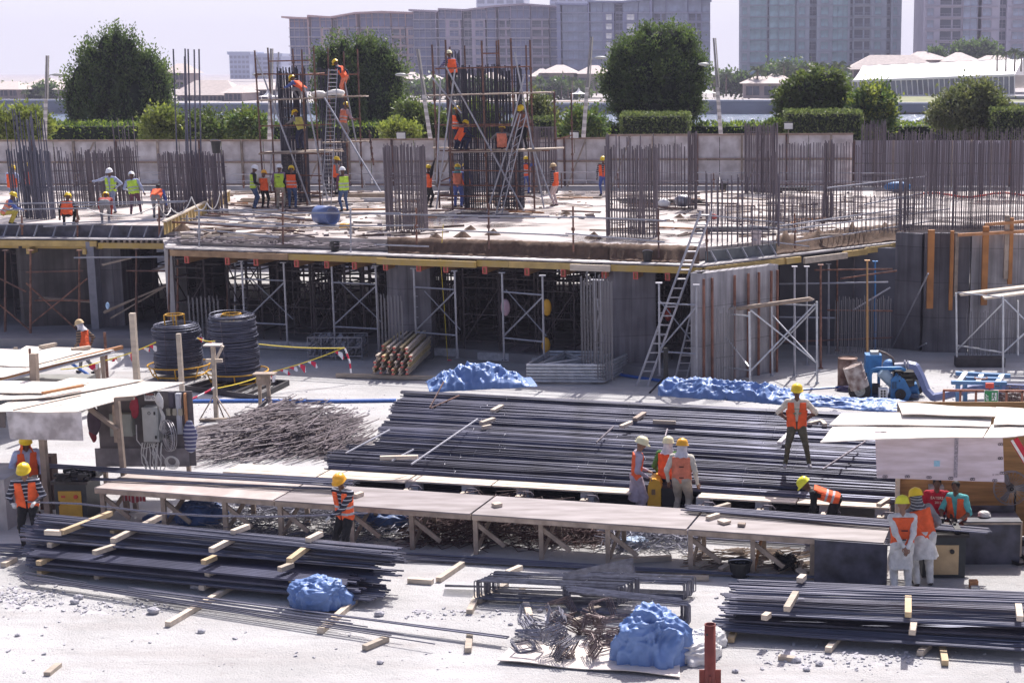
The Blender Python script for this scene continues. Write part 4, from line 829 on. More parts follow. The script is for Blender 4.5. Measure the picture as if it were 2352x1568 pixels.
# == REBAR CAGES
_bars = {}
def bar_mesh(m, n=5):
 k = (m.name, n)
 if k not in _bars:
  q = MB(); q.tube((0, 0, 0), (0, 0, 1), 1, n); o = q.build('vertical_bar', m); _bars[k] = o.data; bpy.data.objects.remove(o)
 return _bars[k]
def bar(T, p, h, r, m, lean=(0, 0), nm='vertical_bar'):
 o = bpy.data.objects.new(nm, bar_mesh(m)); COL.objects.link(o); o.parent = T
 o.location = tuple(np.asarray(p, float) - org(T)); o.scale = (r, r, h); o.rotation_euler = (lean[1], lean[0], 0); return o
rc = random.Random(11)
def cage(label, x0, x1, yb, yt, n, shape='rect', depth=.6, m=oldbar, r=.017, hoops=(), jit=.12, tall=None, z=DZ, lean=0, hm=None, cat='rebar cage', name='rebar_cage'):
 a = gz((x0 + x1) / 2, yb, z); Y = a[1]; w = (x1 - x0) * Y / FPX; top = gy(x0, yt, Y)[2]; h = top - z
 c = a + V(0, depth / 2, 0); T = thing(name, label, cat, c); pts = []
 if shape == 'round':
  for i in range(n): t = 2 * math.pi * i / n; pts.append(c + V(math.cos(t) * w / 2, math.sin(t) * depth / 2, 0))
 elif shape == 'rect':
  per = 2 * (w + depth)
  for i in range(n):
   s = per * i / n
   if s < w: p = V(-w / 2 + s, -depth / 2, 0)
   elif s < w + depth: p = V(w / 2, -depth / 2 + s - w, 0)
   elif s < 2 * w + depth: p = V(w / 2 - (s - w - depth), depth / 2, 0)
   else: p = V(-w / 2, depth / 2 - (s - 2 * w - depth), 0)
   pts.append(c + p)
 elif shape == 'rows':
  k = 2
  for i in range(n): j = i // k; pts.append(c + V(-w / 2 + w * (j + .5 * (i % k) * .6) / (n / k), (-.5 + (i % k)) * depth, 0))
 for i, p in enumerate(pts):
  p = p + V(rc.uniform(-.02, .02), rc.uniform(-.02, .02), 0)
  hh = h + rc.uniform(-jit, jit * .5)
  if tall and rc.random() < tall[0]: hh = h + tall[1] * rc.uniform(.6, 1)
  bar(T, p, hh, r * rc.uniform(.85, 1.15), m, (lean + rc.uniform(-.008, .008), rc.uniform(-.006, .006)))
 for hz_ in hoops:
  q = MB(); zz = V(0, 0, hz_)
  if shape == 'round': q.ring(c + zz, w / 2 + .02, .012, None, 20, 4, depth / 2 + .02)
  elif shape == 'rows':
   for s in (-1, 1): q.tube(c + zz + V(-w / 2, s * depth / 2 - .03, 0), c + zz + V(w / 2, s * depth / 2 - .03, 0), .011, 4)
  else:
   P = [c + zz + V(sx * (w / 2 + .03), sy * (depth / 2 + .03), 0) for sx, sy in ((-1, -1), (1, -1), (1, 1), (-1, 1), (-1, -1))]; q.ptube(P, .012, 4)
  q.build('hoop', hm or m, T)
 return T
fr = lambda a, b, s: [a + s * i for i in range(int((b - a) / s) + 1)]
purple = M('purplish_rebar', (.165, .14, .155), .6, .3, .3, 3, obj=True)
cage('tall round column cage inside the first scaffold tower', 646, 706, 468, 158, 50, 'round', .9, darksteel, .026, fr(.1, 2.3, .13) + fr(2.8, 5.2, .4), .25, hm=oldbar)
cage('slim column cage behind the ladder of the first scaffold tower', 744, 792, 448, 157, 32, 'rect', .7, darksteel, .02, fr(.2, 2.6, .25) + [3.5, 4.5])
cage('narrow left cage inside the big scaffold tower', 1034, 1060, 452, 118, 16, 'rect', .5, darksteel, .02, fr(.1, 2.0, .25) + [3, 4, 5])
cage('wide central column cage inside the big scaffold tower', 1068, 1196, 482, 152, 76, 'rect', 1.2, darksteel, .025, fr(.15, 2.4, .16) + fr(2.7, 5.4, .4), .2)
cage('purplish front column cage left of the big scaffold tower', 888, 974, 532, 333, 46, 'rect', .7, purple, .021, [.3, 1.9], .1)
cage('purplish front column cage left of the yard ladder', 1394, 1508, 545, 338, 54, 'rect', .8, purple, .021, [.15, .5, .9], .12, tall=(.2, .45))
cage('dense column cage just right of the big scaffold tower', 1222, 1277, 445, 292, 46, 'rect', .7, purple, .021, [.3, .8, 2.3, 3.0], .06)
cage('dense tall column cage behind the corner starter bars', 1712, 1784, 446, 286, 60, 'rect', .7, purple, .022, [.2, 1.5, 2.8], .15)
cage('narrow cluster of bars between the middle cages', 1582, 1599, 480, 303, 18, 'rect', .4, purple, .022, [1.0], .1)
cage('dense tall cluster of bars in front of the fence at the right', 1980, 2032, 430, 281, 46, 'rect', .6, purple, .022, [.5, 1.6], .25)
cage('narrow cluster of bars within the sparse right wall bars', 1893, 1908, 500, 325, 14, 'rect', .3, purple, .021, [1.0], .15)
cage('narrow bundle of taller bars at the right end of the corner starters', 1762, 1784, 520, 350, 16, 'rect', .4, purple, .02, [.8], .15)
cage('sparse starter bars around the corner of the slab', 1622, 1790, 566, 405, 44, 'rect', 1.3, oldbar, .017, [.4], .25, name='starter_bar_row', cat='starter bars')
cage('sparse row of wall bars behind the front right cage', 1482, 1602, 478, 332, 32, 'rows', .5, purple, .016, [.1, 1.1], .1, name='starter_bar_row', cat='starter bars')
cage('sparse row of wall bars between the corner and the right clusters', 1790, 1985, 500, 330, 56, 'rows', .8, purple, .016, [.2, .7, 1.3], .12, name='starter_bar_row', cat='starter bars')
cage('short starter bars standing in front of the sparse wall bars', 1622, 1880, 520, 470, 60, 'rows', 1.0, oldbar, .012, [.1], .1, name='starter_bar_row', cat='starter bars')
cage('low row of thin bars in front of the dense right bars', 1800, 2100, 535, 450, 60, 'rows', .7, oldbar, .013, [.1, .45], .1, name='starter_bar_row', cat='starter bars')
cage('first dense screen of starter bars on the right hand wall', 2062, 2235, 528, 322, 76, 'rows', .5, purple, .014, [.12, .6], .12, tall=(.25, .35), name='starter_bar_row', cat='starter bars')
cage('second dense screen of starter bars cut by the right edge', 2232, 2420, 528, 324, 80, 'rows', .5, purple, .014, [.12, .6], .12, tall=(.2, .3), name='starter_bar_row', cat='starter bars')
cage('rear screen of starter bars behind the right hand wall', 2010, 2220, 455, 300, 78, 'rows', .8, purple, .014, [.3, 1.0], .2, name='starter_bar_row', cat='starter bars')
cage('rear screen of starter bars at the right edge', 2215, 2420, 452, 296, 78, 'rows', .8, purple, .014, [.3, 1.0], .2, name='starter_bar_row', cat='starter bars')
cage('cluster of bars at the far left behind the crouching man', 33, 58, 500, 345, 20, 'rect', .5, steel, .022, [1.2], .12, tall=(.25, 1.6), lean=-.035)
cage('second cluster of bars from the left edge', 60, 86, 502, 340, 22, 'rect', .5, steel, .022, [1.2], .2, tall=(.25, 1.5), lean=-.035)
cage('third cluster of bars from the left edge with tall lapped bars', 82, 116, 504, 345, 26, 'rect', .5, steel, .022, [1.2], .2, tall=(.3, 1.5), lean=-.03)
cage('sparse wall bars between the left clusters and the purple wall', 118, 196, 478, 348, 30, 'rows', .6, oldbar, .018, [.5, 1.5], .5, lean=-.03)
cage('left half of the purple wall of bars behind the pointing man', 192, 262, 476, 348, 50, 'rows', .6, purple, .018, [.6, 2.0], .15, tall=(.12, 1.6), lean=-.025)
cage('right half of the purple wall of bars behind the pointing man', 262, 318, 474, 340, 46, 'rows', .6, purple, .018, [.6, 2.0], .15, tall=(.16, 1.3), lean=-.03)
cage('left half of the wall of bars in the middle of the left slab', 373, 438, 492, 352, 50, 'rows', .6, purple, .02, [.6, 1.8], .1, lean=-.015)
cage('right half of the wall of bars in the middle of the left slab', 438, 516, 490, 350, 50, 'rows', .6, oldbar, .02, [.6, 1.8], .15, lean=-.02)
for i, (xb, xt, yt) in enumerate([(411, 398, 113), (436, 425, 112), (442, 432, 113), (452, 446, 114), (464, 457, 113), (430, 424, 130)]):
 p = gz(xb, 488, DZ); Y = p[1]; t = gy(xt, yt, Y); q = MB(); q.tube(p, t, .03, 6); single(q, 'tall_rebar', steel, 'very tall slender bar rising above the wall of bars', 'rebar', 'very tall bars above the left slab')
q = MB(); q.ptube([gz(2100 + 26 * i, 448 - 5 * math.sin(i), DZ + .1) for i in range(11)], .05, 6); single(q, 'red_hose', redpaint, 'red hose lying on the slab behind the right hand bars', 'hose', smooth=True)
q = MB(); q.ball(gz(2062, 442, DZ) + ZZ * .25, .25, 12, 8, (2.6, 1, 1)); single(q, 'blue_drum', bluep, 'blue drum lying behind the right hand bars', 'drum', smooth=True)
# == SCAFFOLD TOWERS
def pipes(T, lst, Y, r, m, nm):
 for it in lst:
  x0, y0, x1, y1 = it[:4]; Ya = it[4] if len(it) > 4 else Y; Yb = it[5] if len(it) > 5 else Ya
  a, b = gy(x0, y0, Ya), gy(x1, y1, Yb); q = MB(); q.tube(a, b, r, 6)
  if nm == 'standard':
   for k in range(1, 6): c = a + (b - a) * k / 6; q.tube(c - ZZ * .05, c + ZZ * .05, r * 1.7, 6)
  q.build(nm, m, T)
def planks(T, x0, y0, x1, y1, Y, dep, n=3, m=None, nm='platform_plank'):
 a, b = gy(x0, y0, Y), gy(x1, y1, Y)
 for i in range(n):
  q = MB(); o = V(0, dep * i / n, rr.uniform(0, .04)); q.beam(a + o + V(rr.uniform(-.2, .2), 0, 0), b + o + V(rr.uniform(-.2, .3), 0, 0), dep / n * .9, .05); q.build(nm, m or (wood if i % 2 else wood_old), T)
Y1 = gz(660, 472, DZ)[1]; Y1b = Y1 + 2.2
T = thing('scaffold_tower', 'left scaffold tower around the round column cage, with a long ladder', 'scaffold', gz(660, 472, DZ))
pipes(T, [(585, 116, 607, 470), (615, 110, 634, 472), (693, 114, 706, 480), (672, 112, 684, 300, Y1b), (753, 110, 762, 445, Y1b)], Y1, .035, darkpipe, 'standard')
pipes(T, [(720, 106, 736, 476), (789, 118, 801, 442, Y1b), (821, 113, 832, 432, Y1b), (848, 300, 858, 380, Y1b)], Y1, .035, darkpipe, 'standard')
pipes(T, [(588, 170, 752, 172), (616, 141, 712, 139), (752, 171, 822, 171, Y1b), (596, 290, 762, 286), (760, 275, 826, 273, Y1b), (601, 350, 755, 354), (606, 400, 740, 404), (612, 440, 735, 444), (586, 172, 620, 170, Y1, Y1b), (706, 171, 745, 168, Y1, Y1b)], Y1, .03, rustpipe, 'ledger')
pipes(T, [(588, 130, 712, 470), (700, 200, 752, 460), (640, 120, 618, 440, Y1b), (790, 180, 838, 430, Y1b), (745, 225, 874, 440, Y1 - .6, Y1 - 2)], Y1 - .1, .035, galv, 'brace')
planks(T, 592, 232, 822, 222, Y1, 1.6); planks(T, 600, 354, 770, 348, Y1, 1.4); planks(T, 745, 330, 830, 326, Y1b, 1.2)
def ladder(label, xb, yb, zb, xt, yt, Yt, w, n, m=galv, r=.035, wt=None):
 a = gz(xb, yb, zb); b = gy(xt, yt, Yt); d = V(1, 0, 0); T = thing('ladder', label, 'ladder', a); wt = wt or w
 for s in (-1, 1):
  q = MB(); q.tube(a + d * s * w / 2, b + d * s * wt / 2, r, 6); q.build('stile', m, T)
 for i in range(n):
  t = (i + .6) / n; c = a + (b - a) * t; ww = w + (wt - w) * t; q = MB(); q.tube(c - d * ww / 2, c + d * ww / 2, r * .65, 5); q.build('rung', m, T)
 return T
ladder('long aluminium ladder leaning on the first scaffold tower', 750, 476, DZ, 765, 158, Y1 - .1, .36, 34, galv, .018)
for x, y, s in [(735, 217, .33), (771, 214, .35)]:
 c = gy(x, y, Y1 + .6); q = MB(); q.ball(c, s, 14, 8, (1.15, .7, .42)); q.v = [tuple(np.array(p) + .09 * np.array(mnoise.noise_vector(Vector(p) * 4))) for p in q.v]
 single(q, 'sack', sack, ['left white sack on the upper platform of the first scaffold tower', 'right white sack on the upper platform of the first scaffold tower'][x > 750], 'sack', smooth=True)
Y2 = gz(1130, 488, DZ)[1]; Y2b = Y2 + 2.6
T = thing('scaffold_tower', 'big scaffold tower around the wide central column cage', 'scaffold', gz(1130, 488, DZ))
pipes(T, [(992, 103, 1010, 478), (1023, 92, 1040, 483), (1106, 94, 1120, 487), (1173, 88, 1188, 485), (1217, 92, 1228, 480)], Y2, .04, darkpipe, 'standard')
pipes(T, [(1033, 108, 1042, 440, Y2b), (1067, 105, 1078, 445, Y2b), (1140, 94, 1150, 445, Y2b), (1145, 92, 1154, 445, Y2b), (1208, 104, 1216, 430, Y2b), (1273, 212, 1276, 345, Y2b), (1312, 212, 1316, 425, Y2b + 3)], Y2, .035, darkpipe, 'standard')
pipes(T, [(1000, 158, 1218, 153), (1106, 123, 1146, 123), (1004, 287, 1225, 285), (1040, 291, 1224, 288), (1010, 346, 1262, 346), (1005, 420, 1040, 405), (1003, 425, 1235, 428), (1236, 213, 1275, 212, Y2b), (1272, 322, 1316, 310, Y2b), (1010, 450, 1230, 452), (1015, 478, 1230, 484), (1040, 391, 1230, 394)], Y2, .03, rustpipe, 'ledger')
pipes(T, [(1024, 153, 1206, 490), (992, 178, 1060, 260), (1012, 180, 1003, 420), (1045, 160, 1002, 480), (1182, 120, 1250, 480), (1222, 330, 1265, 455), (1190, 260, 1118, 490), (1205, 170, 1175, 290)], Y2 - .12, .035, galv, 'brace')
planks(T, 986, 222, 1262, 215, Y2, 2.0); planks(T, 1030, 350, 1230, 347, Y2, 1.6); planks(T, 1000, 341, 1070, 342, Y2b, .6, 2); planks(T, 1215, 345, 1284, 342, Y2 - .1, 1.0, 2)
q = MB(); a, b = gy(1140, 490, Y2 - .3), gy(1196, 262, Y2 - .3); dd = V(.22, 0, 0)
T = thing('ladder', 'dark lattice ladder leaning across the big column cage', 'ladder', a)
for s in (0, 1): q = MB(); q.tube(a + dd * s, b + dd * s, .025, 5); q.build('stile', galv, T)
for i in range(12): q = MB(); q.tube(a + (b - a) * i / 12, a + (b - a) * (i + .6) / 12 + dd, .018, 4); q.build('rung', galv, T)
# == GUARD RAILS ON THE SLAB
def rail_set(label, posts, rails, Yf):
 x0 = posts[0][0]; T = thing('guard_rail', label, 'railing', gy(x0, posts[0][2], Yf(x0)))
 for x, yt, yb, m in posts:
  Y = Yf(x); q = MB(); a = gy(x, yb, Y); b = gy(x - 1, yt, Y); q.tube(a, b, .032, 6); q.box((a + b) / 2 + V(0, -.03, 0), (.1, .1, .1)); q.build('post', m, T)
 for x0, y0, x1, y1 in rails:
  q = MB(); q.tube(gy(x0, y0, Yf(x0) - .06), gy(x1, y1, Yf(x1) - .06), .026, 6); q.build('rail', galv, T)
ye = lambda x: edge(x, .5)[1]
rail_set('galvanised tube guard rail along the left part of the slab edge', [(51, 495, 540, rustpipe), (178, 470, 545, rustpipe), (366, 462, 548, rustpipe), (430, 494, 512, galv)], [(-80, 517, 60, 515), (-80, 548 - 30, 180, 512), (-40, 483, 206, 478), (0, 468, 430, 462), (168, 472, 425, 464), (100, 520, 366, 506), (150, 512, 620, 496), (360, 506, 640, 520)], lambda x: edge(min(x, 374), .4)[1])
rail_set('galvanised tube guard rail along the middle of the slab edge', [(458, 482, 583, galv), (650, 442, 562, darkpipe), (806, 478, 590, galv), (957, 478, 560, rustpipe), (1123, 468, 572, darkpipe), (1317, 474, 578, rustpipe), (1513, 478, 592, darkpipe)],
         [(446, 484, 638, 482), (640, 489, 920, 490), (456, 510, 600, 522), (588, 520, 960, 518), (781, 490, 1315, 500), (1310, 498, 1531, 507), (957, 526, 1305, 541), (1299, 536, 1527, 556), (470, 543, 560, 546), (860, 562, 985, 566)], ye)
rail_set('galvanised tube guard rail along the chamfered right slab edge', [(1624, 505, 600, darkpipe), (1826, 490, 570, rustpipe), (2079, 430, 548, rustpipe), (2127, 393, 500, whitep)],
         [(1786, 520, 2100, 476), (1790, 530, 2180, 480), (1826, 556, 2140, 508), (1720, 518, 1858, 532), (1725, 550, 1858, 566), (1600, 492, 1800, 512), (1900, 432, 2130, 405), (1985, 470, 2120, 444)], ye)
far = lambda x: 70.8
rail_set('thin guard rail along the far edge of the slab before the fence', [(x, 395, 432, darkpipe) for x in (420, 560, 900, 1290, 1420, 1640)], [(350, 402, 1316, 396), (350, 416, 1300, 414), (1290, 396, 2080, 398), (1300, 414, 2080, 418), (-60, 400, 380, 396), (-60, 418, 380, 414)], far)
# == SHORING UNDER THE SLAB
def frame_bay(label, xl, xr, yt, yb_l, yb_r, group, y_hi=632, y_lo=745, m=galv, r=.035):
 a, b = gz(xl, yb_l, .3), gz(xr, yb_r, .3); T = thing('shoring_bay', label, 'scaffold frame', (a + b) / 2, group); h = 3.05
 ds = b - a
 for p in (a, b): q = MB(); q.tube(p, p + ZZ * (h - .3) + ZZ * .1, r, 6); q.box(p + ZZ * .01, (.15, .15, .02)); q.box(p + ZZ * (h - .18), (.2, .2, .03)); q.build('post', m, T)
 for z in (.75, 2.25): q = MB(); q.tube(a + ZZ * z, b + ZZ * z, r * .8, 6); q.build('ledger', m, T)
 q = MB(); q.tube(a + ZZ * .8, b + ZZ * 2.2, r * .8, 6); q.build('brace', m, T)
 q = MB(); q.tube(a + ZZ * 2.2 + V(0, .8, 0), b + ZZ * .8 + V(0, .8, 0), r * .6, 6); q.build('brace', m, T)
 for k in range(4): q = MB(); q.tube(a + ZZ * (.9 + k * .35), a + ZZ * (.9 + k * .35) + unit(ds) * .12, .012, 4); q.build('stub', m, T)
for xl, xr, bl, br, lab in [(565, 661, 790, 795, 'galvanised shoring frame furthest left under the main slab'), (770, 870, 800, 806, 'galvanised shoring frame just left of the left column'), (957, 1050, 814, 822, 'galvanised shoring frame right of the left column'), (1158, 1250, 828, 838, 'galvanised shoring frame with hanging yellow bag'), (1368, 1382, 852, 853, 'narrow galvanised frame left of the right column'), (1515, 1600, 862, 868, 'galvanised shoring frame between the right column and the corner wall')]:
 frame_bay(lab, xl, xr, 0, bl, br, None)
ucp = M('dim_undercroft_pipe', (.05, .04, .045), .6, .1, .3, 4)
TW = thing('shoring_tower', 'dim shoring tower standing in the dark under the slab', 'scaffold', (0, 0, 0), 'shoring towers in the dark under the slab')
for sx in (0, 1.25):
 for sy in (0, 1.25): q = MB(); q.tube((sx, sy, .3), (sx, sy, 3.3), .035, 5); q.build('post', ucp, TW)
for z in (.6, 1.5, 2.4, 2.75, 3.05):
 q = MB()
 q.ptube([(0, 0, z), (1.25, 0, z), (1.25, 1.25, z), (0, 1.25, z), (0, 0, z)], .028, 5, False)
 if z > 2.5: q.tube((-.4, .6, z), (1.6, .5, z + .1), .03, 5); q.tube((.3, -.3, z + .08), (.9, 1.7, z), .03, 5)
 q.build('ledger', ucp, TW)
for p, r in (((0, 0, .6), (1.25, 0, 2.4)), ((1.25, 1.25, .6), (0, 1.25, 2.4)), ((0, 0, 2.4), (0, 1.25, .6))): q = MB(); q.tube(p, r, .025, 5); q.build('brace', ucp, TW)
first = True
for j in range(2):
 for i in range(12):
  p = edge(max(395, min(1600, 400 + i * 106)), 1.4 + j * 3.2)
  if p[1] > 61: continue
  o = TW if first else dup(TW, (0, 0, 0)); first = False
  o.location = (p[0] + rr.uniform(-.3, .3), p[1], 0); o.rotation_euler = (0, 0, rr.uniform(-.1, .1) + ANG)
for i in range(4):
 for j in range(1):
  p = edge(10 + i * 110, 2.2 + j * 2.4); o = dup(TW, (p[0], p[1], 0), rr.uniform(-.1, .1))
back = MB(); T = thing('falsework_mass', 'dense criss-cross falsework far back under the slab with light showing through', 'scaffold', (-4, 66, 0))
for k in range(36):
 x = rr.uniform(-16, 7); y = rr.uniform(63, 70); m_ = MB(); m_.tube((x, y, 0), (x + rr.uniform(-.05, .05), y, 3.5), rr.uniform(.03, .07), 4); m_.build('post', ucp, T)
m_ = MB()
for k in range(420):
 x = rr.uniform(-17, 7); y = rr.uniform(63, 70); z = rr.uniform(.5, 3.4); L = rr.uniform(.4, 1.6); m_.beam((x - L, y, z), (x + L, y + rr.uniform(-.5, .5), z + rr.uniform(-.25, .25)), rr.uniform(.04, .1), rr.uniform(.04, .1))
for k in range(230):
 x = rr.uniform(-15, 6); y = rr.uniform(52, 61)
 if k % 3: m_.tube((x, y, .3), (x, y, 3.5), .03, 4)
 else: z = rr.choice([.6, 1.5, 2.4, 2.9, 3.2]); m_.tube((x - 1.3, y, z), (x + 1.3, y + rr.uniform(-.4, .4), z + rr.choice([0, 0, .9])), .026, 4)
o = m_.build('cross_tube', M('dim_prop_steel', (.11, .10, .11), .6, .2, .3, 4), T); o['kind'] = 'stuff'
def prop(label, x, yb, yt, m, r=.035, group=None, z=0.0, name='steel_prop'):
 a = gz(x, yb, z); b = gy(x, yt, a[1]); q = MB(); q.tube(a, a + (b - a) * .55, r * 1.25, 7); q.tube(a + (b - a) * .5, b, r, 7); q.box(a + ZZ * .01, (.16, .16, .02)); q.box(b, (.18, .18, .02)); single(q, name, m, label, 'prop', group)
for x, yb, yt, m, lab in [(1825, 862, 612, galv, 'galvanised prop beside the corner wall'), (1853, 838, 612, galv, 'second galvanised prop right of the corner wall'), (1885, 846, 608, rustpipe, 'rusty prop in front of the dark recess'), (1903, 812, 606, galv, 'slim galvanised prop deep in the recess'), (1992, 832, 598, M('orange_prop', (.45, .25, .10), .6), 'orange prop holding the loose ochre beams'), (2010, 812, 600, bluep, 'blue prop right of the orange prop'), (1923, 805, 590, rustpipe, 'rusty prop further left deep in the recess'),
                          (182, 782, 575, rustpipe, 'rusty prop under the left edge beam'), (313, 780, 572, darkpipe, 'dark prop under the yellow left beam'), (388, 800, 572, darkpipe, 'dark prop at the notch of the slab edge'), (12, 782, 575, darkpipe, 'dark prop at the far left under the slab'), (70, 785, 575, rustpipe, 'rusty prop left of the walking man'), (540, 790, 600, galv, 'galvanised prop left of the first frame'), (523, 782, 592, rustpipe, 'brown prop beside the thin concrete pier'), (408, 790, 585, rustpipe, 'rusty prop beside the pale pier')]:
 prop(lab, x, yb, yt, m)
def long(label, x0, y0, z0, x1, y1, Y1, r, m, name='steel_tube', cat='tube', group=None, w=None):
 a = gz(x0, y0, z0) if z0 is not None else gy(x0, y0, Y1); b = gy(x1, y1, Y1); q = MB()
 if w: q.beam(a, b, w[0], w[1])
 else: q.tube(a, b, r, 6)
 return single(q, name, m, label, cat, group)
long('long pale pole leaning against the right hand wall', 2048, 800, 0, 2132, 628, 49.5, .03, galv)
long('short pole leaning in the shade at the foot of the right wall', 2105, 800, 0, 2128, 788, 49, .025, galv)
Yr = 50.5
for i, (x0, y0, x1, y1, m) in enumerate([(1790, 652, 2040, 648, galv), (1790, 728, 1920, 730, galv), (1900, 712, 2050, 714, rustpipe), (1930, 640, 2060, 622, rustpipe), (1960, 712, 2045, 660, galv), (1800, 785, 2050, 775, darkpipe), (1870, 620, 2050, 618, rustpipe)]):
 q = MB(); q.tube(gy(x0, y0, Yr), gy(x1, y1, Yr), .03, 6); single(q, 'steel_tube', m, 'horizontal scaffold tube spanning the dark recess', 'tube', 'tubes spanning the dark recess at the right')
Yl = gz(200, 779)[1] - .3
for i, (x0, y0, x1, y1, m) in enumerate([(0, 640, 60, 670, darkpipe), (70, 745, 200, 640, rustpipe), (60, 650, 180, 760, rustpipe), (80, 690, 205, 690, rustpipe), (170, 592, 395, 590, galv), (340, 590, 560, 588, galv), (290, 622, 400, 622, darkpipe), (60, 625, 190, 622, darkpipe), (0, 700, 70, 760, rustpipe)]):
 q = MB(); q.tube(gy(x0, y0, Yl), gy(x1, y1, Yl), .03, 6); single(q, 'steel_tube', m, 'scaffold tube crossing the shaded bays at the left', 'tube', 'tubes crossing the shaded left bays')
for i, (x0, y0, x1, y1) in enumerate([(90, 683, 222, 694), (240, 715, 395, 650), (255, 730, 410, 640), (235, 608, 300, 592), (350, 622, 410, 600), (238, 718, 300, 690)]):
 q = MB(); q.beam(gy(x0, y0, Yl + .3), gy(x1, y1, Yl + .8), .25, .05); single(q, 'plank', wood_old, 'plank laid across the tubes in the shaded left bays', 'plank', 'planks in the shaded left bays')
def starters(label, x0, x1, yb, h, n, m=None, dy=.12):
 T = None; a, b = gz(x0, yb[0], .2), gz(x1, yb[1], .2); T = thing('starter_bar_row', label, 'starter bars', (a + b) / 2)
 for i in range(n): bar(T, a + (b - a) * (i + .5) / n + V(0, -dy * (i % 2), 0), h * rc.uniform(.93, 1.03), .015, m or M('grey_lapped_bar', (.2, .19, .2), .6, .2), (0, 0))
 q = MB(); q.tube(a + ZZ * h * .35, b + ZZ * h * .35, .012, 4); q.build('tie_bar', oldbar, T)
starters('thin starter bars at the foot of the left column', 870, 932, (830, 838), 2.2, 16)
starters('thin starter bars at the foot of the right column', 1335, 1410, (862, 872), 3.2, 22)
starters('thin starter bars beside the pale pier', 436, 512, (790, 792), 1.7, 16)
starters('short starter bars on the corner wall', 1645, 1690, (882, 876), 2.3, 12)
starters('row of starter bars inside the dark recess', 1915, 2045, (812, 806), 1.9, 30)
starters('starter bars fanning out at the foot of the right wall', 2215, 2330, (815, 812), 1.5, 22)
# == THE YARD: rebar piles
ry = random.Random(21)
ORD = ['first', 'second', 'third', 'fourth', 'fifth', 'sixth', 'seventh', 'eighth', 'ninth', 'tenth', 'eleventh', 'twelfth', 'thirteenth', 'fourteenth', 'fifteenth', 'sixteenth', 'seventeenth', 'eighteenth', 'nineteenth', 'twentieth',
       'twenty-first', 'twenty-second', 'twenty-third', 'twenty-fourth', 'twenty-fifth', 'twenty-sixth', 'twenty-seventh', 'twenty-eighth', 'twenty-ninth', 'thirtieth', 'thirty-first', 'thirty-second', 'thirty-third', 'thirty-fourth', 'thirty-fifth', 'thirty-sixth', 'thirty-seventh', 'thirty-eighth', 'thirty-ninth', 'fortieth']
bigsteel = M('bundle_steel', (.06, .062, .095), .5, .5, .4, 1.2, obj=True, contrast=.5)
def bundle(label, A, L, nb, w, h, r, m=bigsteel, group=None, d=UU, seg=8, name='rebar_bundle', wires=(.2, .45, .7)):
 n = V(-d[1], d[0], 0); T = thing(name, label, 'rebar bundle', A, group); q = MB(); sd = ry.uniform(0, 99); P = []
 for i in range(nb):
  a = -w / 2 + w * (i + .5) / nb + ry.uniform(-.01, .01); zz = h * math.sqrt(max(0, 1 - (2 * a / w) ** 2)) * ry.uniform(.75, 1.05) + r
  s0 = ry.choice([0, 0, .03, .08]) + ry.uniform(0, .05); pts = []
  for k in range(seg + 1):
   t = k / seg; x = s0 + (L + ry.uniform(-.02, .02) - s0) * t
   wv = .05 * mnoise.noise(Vector((x * .3, sd, 0))) + .03 * mnoise.noise(Vector((x * .55, i * .4, sd)))
   pts.append(A + d * x + n * (a + wv) + ZZ * (zz + .02 * mnoise.noise(Vector((x * .6, sd, i * .7)))))
  q.ptube(pts, r, 5)
 for k in range(3):
  o = -w * .3 + w * .3 * k; q.tube(A + d * .12 + n * o + ZZ * h * .45, A + d * (L - .1) + n * o + ZZ * h * .45, max(.02, h * .42), 6)
 q.build('bars', m, T)
 for t in wires:
  c = A + d * L * (t + ry.uniform(-.03, .03)); q = MB(); pts = [c + n * (w * .52 * math.cos(a)) + ZZ * (h * .35 + h * .75 * math.sin(a)) for a in [math.pi * k / 8 for k in range(9)]]
  q.ptube(pts, .006, 4); q.tube(pts[5], pts[5] + V(ry.uniform(-.05, .05), -.02, .08), .004, 3); q.build('tie_wire', M('bright_tie_wire', (.45, .45, .5), .4, .6), T)
 return T
PF, PB = gz(738, 1066, .72), gz(925, 901, .95)
Dp = float(np.dot(PB - PF, VV)); NR = 33; pit = Dp / NR
lxs = [(0, 738), (.10, 742), (.12, 752), (.22, 786), (.27, 790), (.29, 858), (.42, 868), (.46, 872), (.6, 880), (.62, 890), (.78, 900), (.8, 906), (1, 925)]
def lx(t):
 for (a, x), (b, y) in zip(lxs, lxs[1:]):
  if t <= b: return x + (y - x) * (t - a) / (b - a + 1e-9)
 return 925
def on_row(p, d, x):
 kx = ray(x, 900); k = kx[0] / kx[1]; return p + d * ((k * p[1] - p[0]) / (d[0] - k * d[1]))
def pile_z(t): return .60 + .30 * t + .06 * math.sin(t * 19)
for j in range(NR):
 t = (j + .5) / NR; base = PF + VV * (j + .5) * pit; z = pile_z(t) + ry.uniform(-.05, .05)
 if j in (6, 7, 17, 27): z -= .12
 base[2] = z; A = on_row(base, UU, lx(t) + ry.uniform(-3, 3))
 dd = unit(UU + VV * ry.uniform(-.006, .006)); bundle('%s bundle of dark bars from the front edge of the big rebar pile' % ORD[j], A, 14.3, 11, pit * 1.02, .13, .0125 if j < 20 else .016, d=dd, seg=9)
for j in range(6):          # bundles that carry the pile, seen between the blocks under the low bench
 base = PF + VV * (.1 + j * .35 - .25 * (j > 2)); base[2] = .10 if j < 3 else .33
 A = on_row(base, UU, 800 + 10 * j); bundle('%s of the dark bundles lying under the front of the big pile' % ORD[j], A, 10.8, 9, .36, .15, .015, wires=())
q = MB(); a = on_row(PF + VV * .5, UU, 800); a[2] = 0
